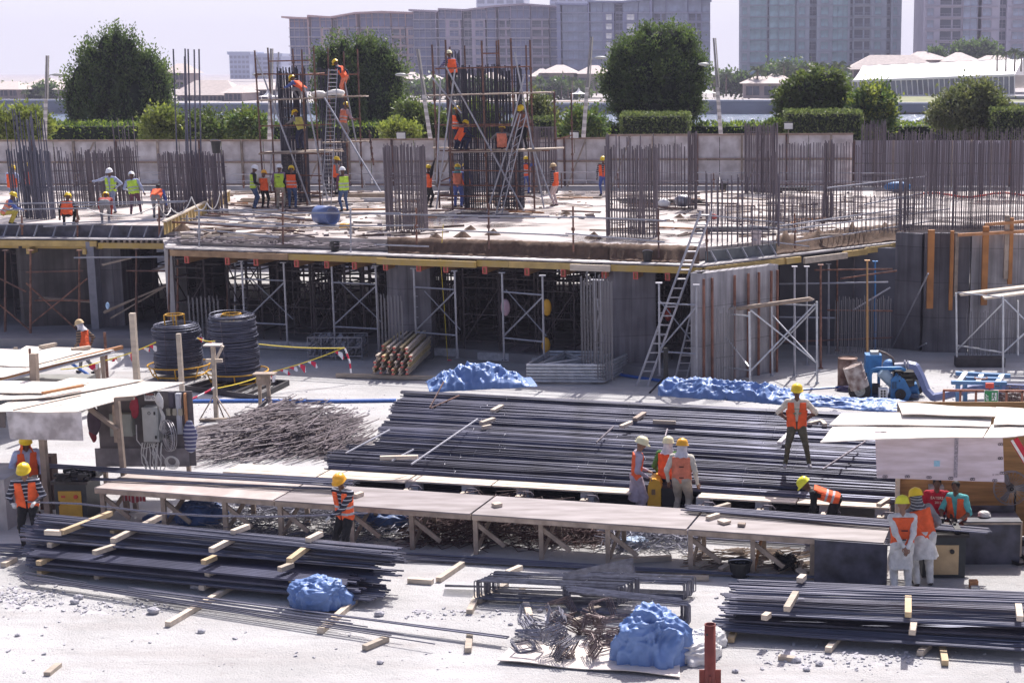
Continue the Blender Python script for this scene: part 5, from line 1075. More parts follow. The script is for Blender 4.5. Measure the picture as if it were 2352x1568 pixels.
c = a + UU * 5.5 + VV * (Dp / 2); q.box(V(c[0], c[1], .28), (11, Dp - 1.4, .50), UU, VV, ZZ); single(q, 'pile_shade_filler', blackp, 'black filler box for the shaded void under the big pile', 'rebar')  # solid black box, its colour stands for the shade below the bundles
def tbeam(label, p, r, w, h, m=wood, name='timber', cat='timber', group=None):
 q = MB(); q.beam(p, r, w, h); return single(q, name, m, label, cat, group)
def stick(x0, y0, x1, y1, z, w=.1, h=.08, m=wood, z1=None): return gz(x0, y0, z), gz(x1, y1, z if z1 is None else z1), w, h, m
PZ = .98
for i, (x0, y0, x1, y1, m, w, lab) in enumerate([(1131, 944, 1153, 932, wood, .12, 'short pale timber lying on the big pile behind the other wood scraps'), (1105, 972, 1134, 962, wood, .12, 'short pale timber on the left of the big pile'), (1108, 982, 1127, 978, wood, .08, 'small rag of wood on the left of the big pile'), (1458, 963, 1480, 949, wood_old, .12, 'grey timber end lying on the big pile above the white helmet'),
           (1426, 980, 1450, 970, wood, .1, 'pale timber with rope on the big pile beside the white helmet'), (1858, 973, 1888, 966, wood, .1, 'pale timber right of the man standing on the pile'), (1500, 968, 1552, 970, wood, .05, 'thin pale strip of wood lying along the big pile'), (1790, 1018, 1812, 996, sack, .1, 'pale rag beside the left leg of the man on the pile'), (873, 1051, 960, 1049, wood, .1, 'plank lying at the left foot of the big pile'), (1888, 968, 1895, 976, wood, .1, 'knotted wood scrap right of the man standing on the pile')]):
 tbeam(lab, gz(x0, y0, PZ + .08), gz(x1, y1, PZ + .08), w, .08, m)
for i, (x0, y0, x1, y1, m, lab) in enumerate([(945, 1066, 1097, 962, galv, 'long loose bar lying diagonally across the left half of the big pile'), (987, 936, 1019, 877, darkpipe, 'dark bar sticking up at the top left of the big pile'), (990, 937, 1055, 908, darkpipe, 'dark bar crossing the top left bundles'), (795, 1040, 895, 987, galv, 'thin bright rod leaning over the left ends of the pile'), (1370, 1016, 1410, 979, oldbar, 'short loose bar in the middle of the big pile'),
                                         (1890, 1077, 1988, 1013, oldbar, 'loose bar lying diagonally right of the man on the pile'), (1528, 1002, 1533, 985, oldbar, 'bar end sticking up behind the two helmets'), (900, 1058, 950, 1032, galv, 'thin bright rod above the low bench')]):
 q = MB(); q.tube(gz(x0, y0, PZ + .04), gz(x1, y1, PZ + .14 if i != 1 else PZ + .5), .022, 6); single(q, 'loose_rebar', m, lab, 'rebar')
_ub = {}
def ubar(m, var):
 k = (m.name, var)
 if k not in _ub:
  q = MB(); rs = random.Random(var * 7 + 1); ph = rs.uniform(0, 6); am = rs.uniform(.3, 1.3); K = 11
  vs = [(i / (K - 1), am * math.sin(i * .5 + ph) + math.cos(a), am * .5 * math.sin(i * .7 + ph * 2) + math.sin(a)) for i in range(K) for a in [math.pi * j / 3 for j in range(6)]]
  q.add(vs, [(i * 6 + j, i * 6 + (j + 1) % 6, i * 6 + 6 + (j + 1) % 6, i * 6 + 6 + j) for i in range(K - 1) for j in range(6)] + [(5, 4, 3, 2, 1, 0), tuple((K - 1) * 6 + j for j in range(6))])
  me = q.build('rebar', m); _ub[k] = me.data; bpy.data.objects.remove(me)
 return _ub[k]
ribbed = M('ribbed_bar_steel', (.14, .14, .18), .38, .6, .3, 40, obj=True, contrast=.5)
def bar_between(a, b, r, m, label, group, name='rebar', parent=None):
 me = ubar(m, ry.randint(0, 5)); o = bpy.data.objects.new(name, me); COL.objects.link(o)
 x = unit(b - a); y = unit(np.cross(ZZ, x)); z = np.cross(x, y); L = float(np.linalg.norm(b - a))
 o.matrix_world = Matrix([[x[0] * L, y[0] * r, z[0] * r, a[0]], [x[1] * L, y[1] * r, z[1] * r, a[1]], [x[2] * L, y[2] * r, z[2] * r, a[2]], [0, 0, 0, 1]])
 if parent is not None: o.parent = parent
 else: tag(o, label, 'rebar', group)
 return o
def tier(z, BL, BR, FR_, FL, n, label, group, r=.018, jl=.12, jr=.3):
 a0, b0, b1, a1 = gz(*BL, z), gz(*BR, z), gz(*FR_, z), gz(*FL, z)
 for i in range(n):
  t = i / max(1, n - 1); a = a0 + (a1 - a0) * t; b = b0 + (b1 - b0) * t; d = unit(b - a)
  bar_between(a + d * ry.uniform(-jl, jl) + ZZ * ry.uniform(-.012, .02), b + d * ry.uniform(-jr, jr * .4) + ZZ * ry.uniform(-.012, .02), r, ribbed, label, group)
GL = 'bars of the stack at the lower left'
tier(.84, (88, 1180), (918, 1256), (905, 1274), (90, 1196), 15, 'ribbed bar in the topmost layer of the lower left stack', GL + ', top layer')
tier(.70, (95, 1192), (928, 1270), (925, 1288), (80, 1216), 14, 'ribbed bar in the second layer of the lower left stack', GL + ', second layer')
tier(.56, (60, 1208), (935, 1288), (866, 1304), (50, 1240), 22, 'ribbed bar in the middle layer of the lower left stack', GL + ', middle layer')
tier(.36, (58, 1240), (930, 1312), (872, 1338), (62, 1272), 22, 'ribbed bar in the fourth layer of the lower left stack', GL + ', fourth layer')
tier(.17, (66, 1278), (885, 1350), (875, 1380), (70, 1304), 18, 'ribbed bar in the bottom layer of the lower left stack', GL + ', bottom layer')
GR = 'bars of the stack at the lower right'
tier(.74, (1692, 1331), (2410, 1362), (2410, 1386), (1683, 1362), 20, 'ribbed bar in the top layer of the lower right stack', GR + ', top layer', jr=.1)
tier(.46, (1668, 1363), (2410, 1397), (2410, 1442), (1660, 1408), 28, 'ribbed bar in the middle layer of the lower right stack', GR + ', middle layer', jr=.1)
tier(.18, (1650, 1412), (2410, 1457), (2410, 1500), (1652, 1446), 22, 'ribbed bar in the bottom layer of the lower right stack', GR + ', bottom layer', jr=.1)
tier(.05, (-30, 1247), (62, 1250), (70, 1280), (-30, 1272), 8, 'bar of the stack cut by the left edge', 'bars cut by the left edge', jr=.05)
tier(.13, (48, 1322), (770, 1418), (984, 1476), (60, 1330), 9, 'thin bar on the ground in front of the lower left stack', 'thin bars in front of the lower left stack', r=.011, jr=.6)
tier(.14, (305, 1349), (1168, 1462), (1165, 1467), (310, 1353), 5, 'thin bar of the pair of strips running towards the stirrups', 'thin bars running towards the stirrups', r=.013, jr=.1)
tier(.07, (930, 1270), (1500, 1306), (1980, 1330), (930, 1284), 12, 'bar lying on the ground in front of the long bench', 'bars on the ground in front of the bench', r=.014, jl=.4, jr=.5)
tier(.1, (560, 1138), (2040, 1240), (2040, 1262), (560, 1166), 14, 'bar on the ground in the shade behind the long bench', 'bars on the ground behind the bench', r=.018, jl=.4, jr=.3)
q = MB(); q.ptube([gz(70, 1345, .3), gz(40, 1322, .4), gz(58, 1313, .4), gz(200, 1338, .2)], .012, 5); single(q, 'bent_bar', ribbed, 'bent bar end at the left of the thin bars', 'rebar')
for (x0, y0, x1, y1, z, dp, lab) in [(85, 1290, 880, 1366, .10, .95, 'inner bars buried in the lower left stack'), (1672, 1433, 2420, 1476, .10, .55, 'inner bars buried in the lower right stack')]:
 a, b = gz(x0, y0, z), gz(x1, y1, z); d = unit(b - a); n = V(-d[1], d[0], 0); q = MB()
 for lay in range(3 if x0 < 900 else 2):
  for i in range(int(dp / .075)):
   off_ = -dp / 2 + i * .075; z_ = z + lay * .13
   if off_ > dp / 2: continue
   q.tube(a + n * off_ + ZZ * (z_ - .05) + d * ry.uniform(.0, .3), b + n * off_ + ZZ * (z_ - .05) - d * ry.uniform(.1, .7), .03, 5)
 single(q, 'inner_bars', bigsteel, lab, 'rebar')
for i, (x0, y0, x1, y1, z) in enumerate([(142, 1222, 254, 1178, .82), (105, 1221, 144, 1223, .80), (259, 1241, 367, 1187, .78), (257, 1223, 298, 1210, .72), (216, 1269, 262, 1254, .55), (113, 1252, 132, 1244, .5), (88, 1293, 132, 1274, .33), (235, 1294, 255, 1286, .3), (221, 1325, 243, 1314, .05), (90, 1316, 112, 1306, .05), (485, 1263, 534, 1238, .78), (534, 1222, 570, 1208, .9), (467, 1291, 494, 1279, .55), (475, 1321, 500, 1311, .32), (462, 1350, 490, 1335, .12),
          (664, 1287, 707, 1255, .78), (707, 1240, 737, 1225, .9), (642, 1307, 671, 1296, .55), (668, 1338, 690, 1328, .3), (1807, 1398, 1828, 1362, .76), (1836, 1332, 1846, 1323, .85), (2086, 1411, 2086, 1372, .72), (2095, 1452, 2100, 1428, .42), (1755, 1418, 1765, 1410, .5), (1679, 1469, 1687, 1446, .06), (1902, 1492, 1926, 1463, .06), (2113, 1500, 2134, 1480, .06), (2171, 1522, 2164, 1482, .06), (2343, 1420, 2338, 1385, .7), (8, 1297, 34, 1283, .05)]):
 tbeam('pale timber batten separating the layers of a bar stack', gz(x0, y0, z), gz(x1, y1, z), .11, .09, wood if i % 3 else M('fresh_orange_batten', (.50, .37, .22), .7, 0, .15, 4), 'timber_batten', 'timber', 'timber battens between the stacked bars')
for i, (x0, y0, x1, y1, z, lab) in enumerate([(385, 1433, 538, 1343, .05, 'long pale batten under the thin bars at the lower left'), (735, 1449, 815, 1378, .05, 'pale batten beside the small blue tarpaulin'), (837, 1487, 889, 1465, .05, 'pale batten end below the thin bars in the centre'), (1075, 1493, 1079, 1460, .05, 'short pale batten pointing at the viewer left of the stirrups'), (938, 1331, 994, 1335, .05, 'short pale timber block lying alone near the end of the lower left stack'), (1007, 1331, 1062, 1294, .05, 'pale timber leading away towards the bench'),
                                             (1078, 1405, 1099, 1363, .05, 'timber under the left end of the long stirrups'), (1217, 1416, 1199, 1354, .05, 'timber slanting out below the long stirrups'), (1099, 1380, 1163, 1342, .05, 'timber crossing below the left end of the long stirrups'), (1319, 1427, 1376, 1408, .05, 'timber piece between the long stirrups and the stirrup heap'), (1493, 1325, 1628, 1327, .05, 'long timber lying in front of the bench'), (1400, 1288, 1542, 1280, .05, 'thin timber lying in the shade under the bench'), (1789, 1509, 1826, 1514, .03, 'thin stick on the ground in front of the lower right stack'), (108, 1549, 135, 1527, .02, 'small pale stick on the bare ground at the lower left'), (1165, 1315, 1196, 1302, .08, 'batten under the fan of long stirrups'), (1352, 1402, 1378, 1396, .06, 'wood block beside the front stirrup stack'), (1258, 1456, 1275, 1436, .05, 'orange wood block behind the stirrup heap')]):
 tbeam(lab, gz(x0, y0, z), gz(x1, y1, z), .11, .09, wood)
# == BENCHES
TF0, TF1 = gz(199.6, 1117.7, .86), gz(2040, 1246, .86)
def tf(x, back=0., z=.86):
 p = on_row(np.array(TF0), unit(TF1 - TF0), x); p = p + VV * back; p[2] = z; return p
segs = [(200, 615, 'left end table of the long bench under the resting bars'), (617, 1072, 'table of the long bench in front of the man in the striped sleeves'), (1075, 1576, 'middle table of the long bench, grey and nearly empty'), (1579, 2038, 'right table of the long bench with bars lying on it')]
legs = {0: [212, 352, 495], 1: [624, 790, 930], 2: [1079, 1232, 1388], 3: [1582, 1728, 1868]}
for k, (x0, x1, lab) in enumerate(segs):
 a, b = tf(x0), tf(x1); T = thing('work_bench', lab, 'bench', tf((x0 + x1) / 2, .7, 0)); dT = unit(b - a)
 q = MB(); c = (a + b) / 2 + VV * .66; q.box(V(c[0], c[1], .845), (np.linalg.norm(b - a) - .02, 1.34, .03), dT, VV, ZZ); q.build('tabletop', ply_grey if k else M('worn_brown_plywood', (.36, .28, .25), .6, 0, .2, 2, col2=(.52, .45, .42), contrast=.5, detail=8), T)
 for bk in (.03, 1.28): q = MB(); q.beam(a + VV * bk + ZZ * -.08, b + VV * bk + ZZ * -.08, .05, .1); q.build('edge_rail', wood_old, T)
 for x in legs[k]:
  for bk in (.1, 1.22):
   p = tf(x, bk, 0); q = MB(); q.beam(p, p + ZZ * .76, .1, .09); q.build('leg', wood_old, T)
  p = tf(x, .12, .12); r = tf(x, 1.15, .7); q = MB(); q.beam(p + UU * .03, r + UU * .03, .04, .1); q.build('brace', wood_or if x > 1700 else wood_old, T)
  p = tf(x, .12, .62); q = MB(); q.beam(p + UU * .02, p + UU * .6 - ZZ * .0 + ZZ * (-.42), .04, .09); q.build('brace', wood_old, T)
BF0, BF1 = gz(504, 1080, .62), gz(2049, 1167, .62)
def bf(x, back=0., z=.62):
 p = on_row(np.array(BF0), unit(BF1 - BF0), x); p = p + VV * back; p[2] = z; return p
for k, (x0, x1) in enumerate([(504, 720), (722, 925), (927, 1120), (1121, 1445), (1600, 1830), (1831, 2046)]):
 a, b = bf(x0), bf(x1); c = (a + b) / 2 + VV * .3; q = MB(); wd = .75 if k < 2 else .55
 for s in range(3): q.box(V(c[0], c[1], .60 + .004 * (s % 2)) + VV * (wd / 3 * (s - 1) - .0), (np.linalg.norm(b - a) - .02, wd / 3 - .012, .035), unit(b - a), VV, ZZ)
 single(q, 'bench_board', wood if k % 2 else M('pale_bench_board', (.58, .49, .41), .75, 0, .15, 3, bump=.2), '%s board from the left of the low bench in front of the big pile' % ORD[k], 'board')
for i, x in enumerate([590, 672, 745, 934, 1065, 1192, 1342, 1612, 1750, 1900, 2030]):
 p = bf(x, -.12, 0); T = thing('concrete_footing', '%s concrete block from the left under the low bench, carrying a wood wedge' % ORD[i], 'block', p)
 q = MB(); q.ubox(p + ZZ * .17, (.46, .42, .34)); q.build('block', conc_blk, T)
 q = MB(); q.ubox(p + ZZ * .42, (.14, .2, .12)); q.build('wedge', wood, T)
 q = MB(); q.ptube([p + UU * .02 + ZZ * .34, p + UU * .02 + ZZ * .5, p + UU * .08 + ZZ * .56, p + UU * .26 + ZZ * .56, p + UU * .32 + ZZ * .5, p + UU * .32 + ZZ * .34], .018, 6); q.build('lifting_loop', oldbar, T)
 q = MB(); q.ubox(p + ZZ * .3 + VV * .35, (.3, .3, .58)); q.build('support', conc_blk, T)
tier(1.02, (113, 1067), (800, 1103), (800, 1116), (116, 1074), 8, 'bar in the bundle resting on the left end of the long bench', 'bars resting on the left end of the bench', jl=.05)
tier(.90, (150, 1096), (770, 1122), (775, 1124), (150, 1098), 2, 'single bar lying on the left table of the long bench', 'bars resting on the left end of the bench, front pair', jl=.05)
tier(.93, (1582, 1160), (2278, 1212), (2276, 1226), (1572, 1171), 12, 'bar in the bundle resting on the right table of the long bench', 'bars resting on the right table', jl=.1, jr=.1)
a, b = gz(66, 1156, 1.0), gz(860, 1180, .95)
q = MB(); q.ptube([gz(64, 1152, 1.0), gz(180, 1156, 1.0), gz(300, 1170, .98), gz(360, 1177, .97), gz(480, 1184, .96), gz(620, 1186, .95), gz(760, 1182, .96), gz(845, 1178, .98)], .02, 7); single(q, 'carried_bar', ribbed, 'long ribbed bar carried between the two men in striped sleeves', 'rebar')
for x0, y0, x1, y1, w, h, m, lab in [(1628, 1170, 1648, 1180, .1, .08, wood, 'block holding up the bars on the right table'), (1625, 1190, 1650, 1182, .1, .08, wood, 'pale batten under the left end of the bars on the right table'), (1655, 1199, 1672, 1195, .2, .05, wood, 'flat square wood offcut on the right table'), (1695, 1203, 1712, 1204, .12, .05, wood_old, 'grey wood offcut on the right table'), (1133, 1160, 1150, 1157, .16, .07, wood, 'wood offcut alone on the middle table'), (775, 1138, 805, 1128, .07, .05, wood, 'crossed wood sticks on the bench beside the striped man'), (815, 1139, 832, 1133, .1, .09, wood, 'wood block on the bench touching the striped man'), (1640, 1168, 1675, 1158, .1, .08, wood, 'pale batten poking out behind the bars on the right table'), (2018, 1160, 2040, 1146, .1, .07, wood, 'pale batten on the right end of the low bench'), (845, 1072, 870, 1058, .1, .08, wood, 'yellow tipped batten on the low bench behind the striped man')]:
 z = .9 if y0 > 1135 or x0 > 1600 and y0 > 1165 else .66
 tbeam(lab, gz(x0, y0, z), gz(x1, y1, z), w, h, m)
a, b = tf(1876, -.04, 0), tf(2046, -.04, 0); q = MB(); c = (a + b) / 2; q.box(V(c[0], c[1], .42), (np.linalg.norm(b - a), .03, .84), unit(b - a), VV, ZZ); single(q, 'film_faced_board', ply_black, 'black film faced panel closing the right end of the long bench', 'panel')
# == STIRRUPS
def rrect(c, ex, ez, w, h, r=.04, n=3):
 pts = []
 for (sx, sz, a0) in ((1, -1, -90), (1, 1, 0), (-1, 1, 90), (-1, -1, 180)):
  for k in range(n + 1):
   a = R(a0 + 90 * k / n); pts.append(c + ex * (sx * (w / 2 - r) + r * math.cos(a)) + ez * (sz * (h / 2 - r) + r * math.sin(a)))
 return pts + [pts[0]]
dksteel = M('stirrup_steel', (.19, .19, .23), .5, .45, .3, 8, obj=True)
def hoop_stack(label, A, B, h, n, off, r=.009, m=dksteel, jit=.02, group=None, name='stirrup_stack'):
 ex = unit(B - A); w = float(np.linalg.norm(B - A)); c = (A + B) / 2 + ZZ * h / 2; q = MB()
 T = thing(name, label, 'stirrups', (A + B) / 2, group)
 for i in range(n):
  e = unit(ex + V(ry.uniform(-jit, jit), ry.uniform(-jit, jit), ry.uniform(-jit, jit) * .5)); q.ptube(rrect(c + off * i + V(ry.uniform(-jit, jit), 0, ry.uniform(-jit, jit)), e, ZZ, w * ry.uniform(.985, 1.01), h * ry.uniform(.95, 1.03)), r, 4, False)
 q.build('hoops', m, T)
 for t in (.3, .7):
  q = MB(); q.ptube([c + ex * w * (t - .5) + ZZ * h * .5 + off * k * n for k in (0, 1)], .008, 3); q.build('tie_wire', ropew, T)
hoop_stack('long upright stirrups with open left end in the middle of the yard', gz(1092, 1376, .08), gz(1420, 1392, .08), .34, 26, V(.014, .018, .002), r=.011)
hoop_stack('long upright stirrups right of and behind the first long stack', gz(1330, 1366, .05), gz(1572, 1376, .05), .30, 20, V(.01, .018, .002), r=.011)
hoop_stack('long stirrups stack lying nearest to the viewer on timber blocks', gz(1308, 1400, .1), gz(1585, 1432, .1), .34, 26, V(-.006, .018, -.002), r=.011)
T = None
A, B = gz(1290, 1345, .05), gz(1452, 1325, .15)
q = MB()
for i in range(16): q.ptube([A + V(0, .02 * i, .01 * i), B + V(0, .015 * i, .06 + .016 * i), B + V(.05, .01 * i, -.02 + .004 * i)], .009, 4)
single(q, 'stirrup_stack', dksteel, 'fan of long bent stirrups rising to the right behind the other long stacks', 'stirrups')
q = MB()
for i in range(14): q.tube(gz(1022, 1346 - i * .3, .04 + .01 * i), gz(1300, 1352, .06 + .01 * i), .009, 4)
single(q, 'loose_bar_bunch', dksteel, 'bunch of thin straight bars sticking out left of the long stirrups', 'rebar')
k = 0; rustst = M('brownish_stirrup', (.16, .12, .12), .55, .35, .3, 8)
hs = [(1235, 1445, 0), (1255, 1455, 1), (1222, 1470, 2), (1200, 1490, 0), (1230, 1488, 1), (1262, 1497, 2), (1285, 1480, 0), (1300, 1455, 1), (1322, 1440, 2), (1350, 1450, 0), (1375, 1448, 1), (1395, 1455, 2), (1355, 1478, 1), (1385, 1485, 0), (1320, 1500, 1), (1345, 1512, 2), (1405, 1490, 1), (1420, 1470, 0), (1300, 1425, 1), (1245, 1475, 1), (1405, 1512, 2), (1280, 1510, 1)]
for i, (x, y, ty) in enumerate(hs):
 p = gz(x, y, .03); T = thing('small_stirrup_bundle', 'small bundle of square stirrups in the tangled heap left of the big blue tarpaulin', 'stirrups', p, 'small stirrup bundles in the heap'); q = MB()
 ax = unit(V(ry.uniform(-1, 1), ry.uniform(-1, 1), 0)); nrm = np.cross(ax, ZZ); lean = ry.uniform(.1, 1.2) if ty else 1.5; up = unit(ZZ * math.cos(lean) + nrm * math.sin(lean)); n3 = np.cross(ax, up)
 w, h = ry.uniform(.3, .5), ry.uniform(.22, .36); c = p + up * h / 2 * (1 if ty else .1) + ZZ * (.1 + .22 * ry.random() * (1280 > x or x > 1330))
 for j in range(ry.randint(6, 10)):
  e = unit(ax + V(ry.uniform(-.12, .12), ry.uniform(-.12, .12), ry.uniform(-.1, .1))); q.ptube(rrect(c + n3 * .022 * j + V(*[ry.uniform(-.015, .015) for _ in range(3)]), e, up, w, h, .03, 2), .0085, 4, False)
 q.build('hoops', rustst if x > 1290 else dksteel, T)
q = MB(); c0, c1, c2, c3 = gz(1143, 1521, .02), gz(1562, 1556, .02), gz(1560, 1475, .02), gz(1190, 1470, .02)
q.sheet(lambda u, v: (c0 * (1 - u) + c1 * u) * (1 - v) + (c3 * (1 - u) + c2 * u) * v + ZZ * (.02 + .04 * math.sin(u * 5 + 1) ** 2 * (1 - v)), 16, 6, .015); single(q, 'plywood_sheet', ply, 'warped pale plywood sheet under the small stirrup heap', 'plywood')
def rod_heap(label, region, n, L, r, m, hmax, name='bent_bar_heap', kind='stuff', align=None, seed=1):
 rs = random.Random(seed); q = MB(); x0, y0, x1, y1 = region
 for i in range(n):
  u, v = rs.random(), rs.random(); p = gz(x0 + (x1 - x0) * u, y0 + (y1 - y0) * v, 0); hh = hmax * (1 - abs(2 * u - 1) ** 2) * (1 - abs(2 * v - 1) ** 2); a = rs.uniform(0, 6.28) if align is None else align + rs.gauss(0, .22)
  d = V(math.cos(a), math.sin(a), rs.uniform(-.15, .15)); l = L * rs.uniform(.5, 1.2); c = p + ZZ * (r + hh * rs.uniform(.3, 1)); e = c + d * l
  if align is None: n_ = V(-d[1], d[0], rs.uniform(-.4, .6)); q.ptube([c, e, e + n_ * l * .6, c + n_ * l * .6, c][:rs.choice([3, 4, 5])], r, 4)
  else: q.tube(c - d * l / 2, c + d * l / 2, r, 4)
 o = single(q, name, m, label, 'scrap'); o['kind'] = kind; return o
rod_heap('dark heap of rusty bent stirrups in the shade under the middle of the bench', (950, 1180, 1400, 1250), 1300, .5, .009, M('dark_rusty_stirrups', (.08, .045, .045), .7, .2, .4, 4), .62, seed=2)
rod_heap('heap of bent bars under the bench at the right', (1400, 1205, 1590, 1266), 420, .4, .008, dksteel, .3, seed=3)
rod_heap('scraps of bent bar under the left part of the bench', (500, 1172, 960, 1240), 620, .4, .008, dksteel, .3, seed=4)
rod_heap('splintered wood and wire scraps around the bucket under the right table', (1580, 1262, 1875, 1318), 160, .4, .014, wood_old, .18, seed=5, name='wood_scraps', align=.3)
hm_ = M('heap_rod_steel', (.15, .125, .135), .5, .4, .5, 2, contrast=.3)
rod_heap('dark short offcuts forming the body of the cut rod heap', (520, 975, 790, 1045), 420, .8, .016, M('dark_brown_rods', (.09, .065, .065), .6, .2, .4, 4), .7, name='cut_rod_heap', align=1.6, seed=6)
rod_heap('great heap of loose cut rods left of the big rebar pile', (490, 970, 820, 1050), 560, 1.9, .013, hm_, .95, name='cut_rod_heap', align=1.15, seed=12)
rod_heap('cross lying rods on top of the cut rod heap', (560, 955, 800, 1030), 170, .9, .012, oldbar, 1.0, name='cut_rod_heap', align=2.5, seed=7)
rod_heap('long pale rods spreading down from the left side of the cut rod heap', (490, 985, 690, 1060), 120, 2.6, .014, M('pale_cut_rods', (.24, .21, .22), .5, .3, .3, 3), .7, name='cut_rod_heap', align=.85, seed=9)
rod_heap('tangle of rusty tie wire at the right edge behind the shelter roof', (2288, 930, 2365, 955), 420, .22, .008, M('rusty_tie_wire', (.12, .075, .07), .7, .2, .3, 6), .75, name='wire_tangle', seed=8)
q = MB(); c = gz(1805, 1312, 0)
for i in range(40):
 a = ry.uniform(0, 3.14); ax = unit(V(math.cos(a), math.sin(a), ry.uniform(.6, 2.5))); q.ring(c + V(ry.uniform(-.05, .05), ry.uniform(-.04, .04), .2 + ry.uniform(-.08, .08)), ry.uniform(.14, .26), .008, ax, 14, 4)
single(q, 'wire_coil', blackp, 'black ball of tangled tie wire under the right table', 'wire')
bucket('black rubber bucket under the right table of the bench', gz(1700, 1322, 0), .22, .3)
for x, y, lab in [(2150, 1330, 'pale brick'), ]: pass
for i, (x, y) in enumerate([(1600, 1300), (1655, 1306), (1745, 1290), (1835, 1300), (1848, 1318)]):
 tbeam('loose board end lying in the litter under the right table', gz(x, y, .1), gz(x + ry.uniform(-25, 25), y - 12, .15), .12, .05, wood, 'timber', 'timber', 'board ends under the right table')
# == TARPAULINS, SACKS, STONES
def crumple(label, c, rx, ry_, rz, seed, m=tarp, name='tarpaulin', nu=72, nv=40, amp=.2, spread=1.0, cat='tarpaulin'):
 q = MB()
 def f(u, v):
  th = 2 * math.pi * u; ph = (v * .56) * math.pi; d = Vector((math.sin(ph) * math.cos(th), math.sin(ph) * math.sin(th), math.cos(ph)))
  p = d * 1.5 + Vector((seed, seed * 2, seed * 3)); w = mnoise.noise_vector(p * .8) * .9; n0 = mnoise.noise(p * .9); n1 = 1 - abs(mnoise.noise(p * 1.7 + w)) * 2.4; n2 = 1 - abs(mnoise.noise(p * 3.4 + w * 2)) * 2.4; n3 = 1 - abs(mnoise.noise(p * 7 + w * 3)) * 2.2
  r = 1 + amp * (n0 * 1.3 + (n1 - .4) * .75 + (n2 - .4) * .34 + (n3 - .4) * .09)
  return V(c[0] + rx * r * d.x, c[1] + ry_ * r * d.y, max(c[2] + .005, c[2] + rz * (abs(d.z) ** .65 * (1 if d.z > 0 else -1) + .1) * (.55 + .45 * r)))
 q.grid(f, nu, nv); o = single(q, name, m, label, cat, smooth=True); return o
crumple('big crumpled blue tarpaulin at the bottom right of centre', gz(1500, 1515, 0), .60, .50, .78, 3.1, nu=130, nv=76, amp=.22)
crumple('small crumpled blue tarpaulin at the end of the lower left stack', gz(733, 1388, .05), .52, .42, .46, 8.4, nu=110, nv=64, amp=.22)
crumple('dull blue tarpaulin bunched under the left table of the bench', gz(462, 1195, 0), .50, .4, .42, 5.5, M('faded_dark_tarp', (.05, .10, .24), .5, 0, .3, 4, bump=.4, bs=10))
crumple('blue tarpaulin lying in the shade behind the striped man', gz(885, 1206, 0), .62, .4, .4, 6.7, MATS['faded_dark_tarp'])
crumple('corner of blue tarpaulin showing right of the striped man under the bench', gz(952, 1190, 0), .2, .25, .4, 9.9, tarp, nu=40, nv=24)
crumple('scrap of pale blue plastic under the bench near its middle', gz(1455, 1252, 0), .32, .2, .16, 11, M('pale_blue_plastic', (.3, .4, .55), .5, 0, .2, 5), nu=40, nv=24)
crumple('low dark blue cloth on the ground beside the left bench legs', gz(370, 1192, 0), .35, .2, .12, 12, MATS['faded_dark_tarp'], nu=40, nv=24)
crumple('white sacking spilling out right of the big blue tarpaulin', gz(1597, 1510, 0), .38, .36, .3, 4.2, sack, name='sack', cat='sack', amp=.25)
crumple('second white sack close behind the red steel post', gz(1622, 1478, 0), .3, .3, .25, 14.2, sack, name='sack', cat='sack', amp=.25)
def long_tarp(label, x0, y0, x1, y1, z, width, hump, seed, nu=170, nv=34):
 A, B = gz(x0, y0, z), gz(x1, y1, z); d = B - A; n = unit(V(-d[1], d[0], 0)); q = MB()
 def f(u, v):
  p = A + d * u + n * ((v - .15) * width * (1 + .25 * mnoise.noise(Vector((u * 5, 0, seed)))))
  a = Vector((u * np.linalg.norm(d) * 1.1, v * 2.0, seed)); w = mnoise.noise_vector(a * .8) * .8
  rd = (1 - abs(mnoise.noise(a * 1.5 + w)) * 2.4) * .5 + (1 - abs(mnoise.noise(a * 3.4 + w * 2)) * 2.4) * .36 + (1 - abs(mnoise.noise(a * 7 + w * 3)) * 2.2) * .2
  env = math.sin(math.pi * min(1, max(0, v))) ** .6; return p + ZZ * (.01 + env * hump(u) * (.7 + .6 * rd)) - n * .1 * rd * (1 - v)
 q.sheet(f, nu, nv, .01); return single(q, 'tarpaulin', tarp, label, 'tarpaulin', smooth=True)
long_tarp('blue tarpaulin humped over the back left corner of the big pile', 984, 897, 1232, 884, .9, 1.3, lambda u: .52 * math.sin(math.pi * min(1, u * 1.05 + .02)) ** .7 + .02, 2)
long_tarp('long rumpled blue tarpaulin along the back right edge of the big pile', 1516, 905, 2068, 945, .98, 1.1, lambda u: .36 if u < .42 else .36 - .2 * min(1, (u - .42) * 6), 6, nu=260)
q = MB(); rs_ = random.Random(9)
def stone(label, x, y, r, m=conc_blk, seed=1, group=None):
 q = MB(); c = gz(x, y, 0); q.ball(c + ZZ * r * .5, r, 10, 7, (1.2, .9, .6)); q.v = [tuple(np.array(p) + r * .5 * np.array(mnoise.noise_vector(Vector(p) * (1.6 / r) + Vector((seed, 0, 0)))) * .6) for p in q.v]; single(q, 'stone', m, label, 'stone', group)
stm = M('grey_rubble_stone', (.40, .39, .42), .95, 0, .2, 12, bump=.5, bs=40)
for i, (x, y, r) in enumerate([(353, 1407, .10), (463, 1452, .06), (40, 1460, .04), (871, 1413, .08), (1173, 1435, .04), (874, 1523, .05), (1882, 1527, .06), (1829, 1519, .07), (1853, 1539, .05), (1689, 1543, .05), (172, 1385, .07), (545, 1045, .12), (1240, 1404, .05), (455, 1352, .12), (180, 1375, .08), (1915, 950, .1), (400, 1383, .05), (1555, 940, .1)]):
 stone('grey broken stone lying on the sand of the yard', x, y, r, stm, i, 'broken stones on the sand')
q = MB(); rs_ = random.Random(4)
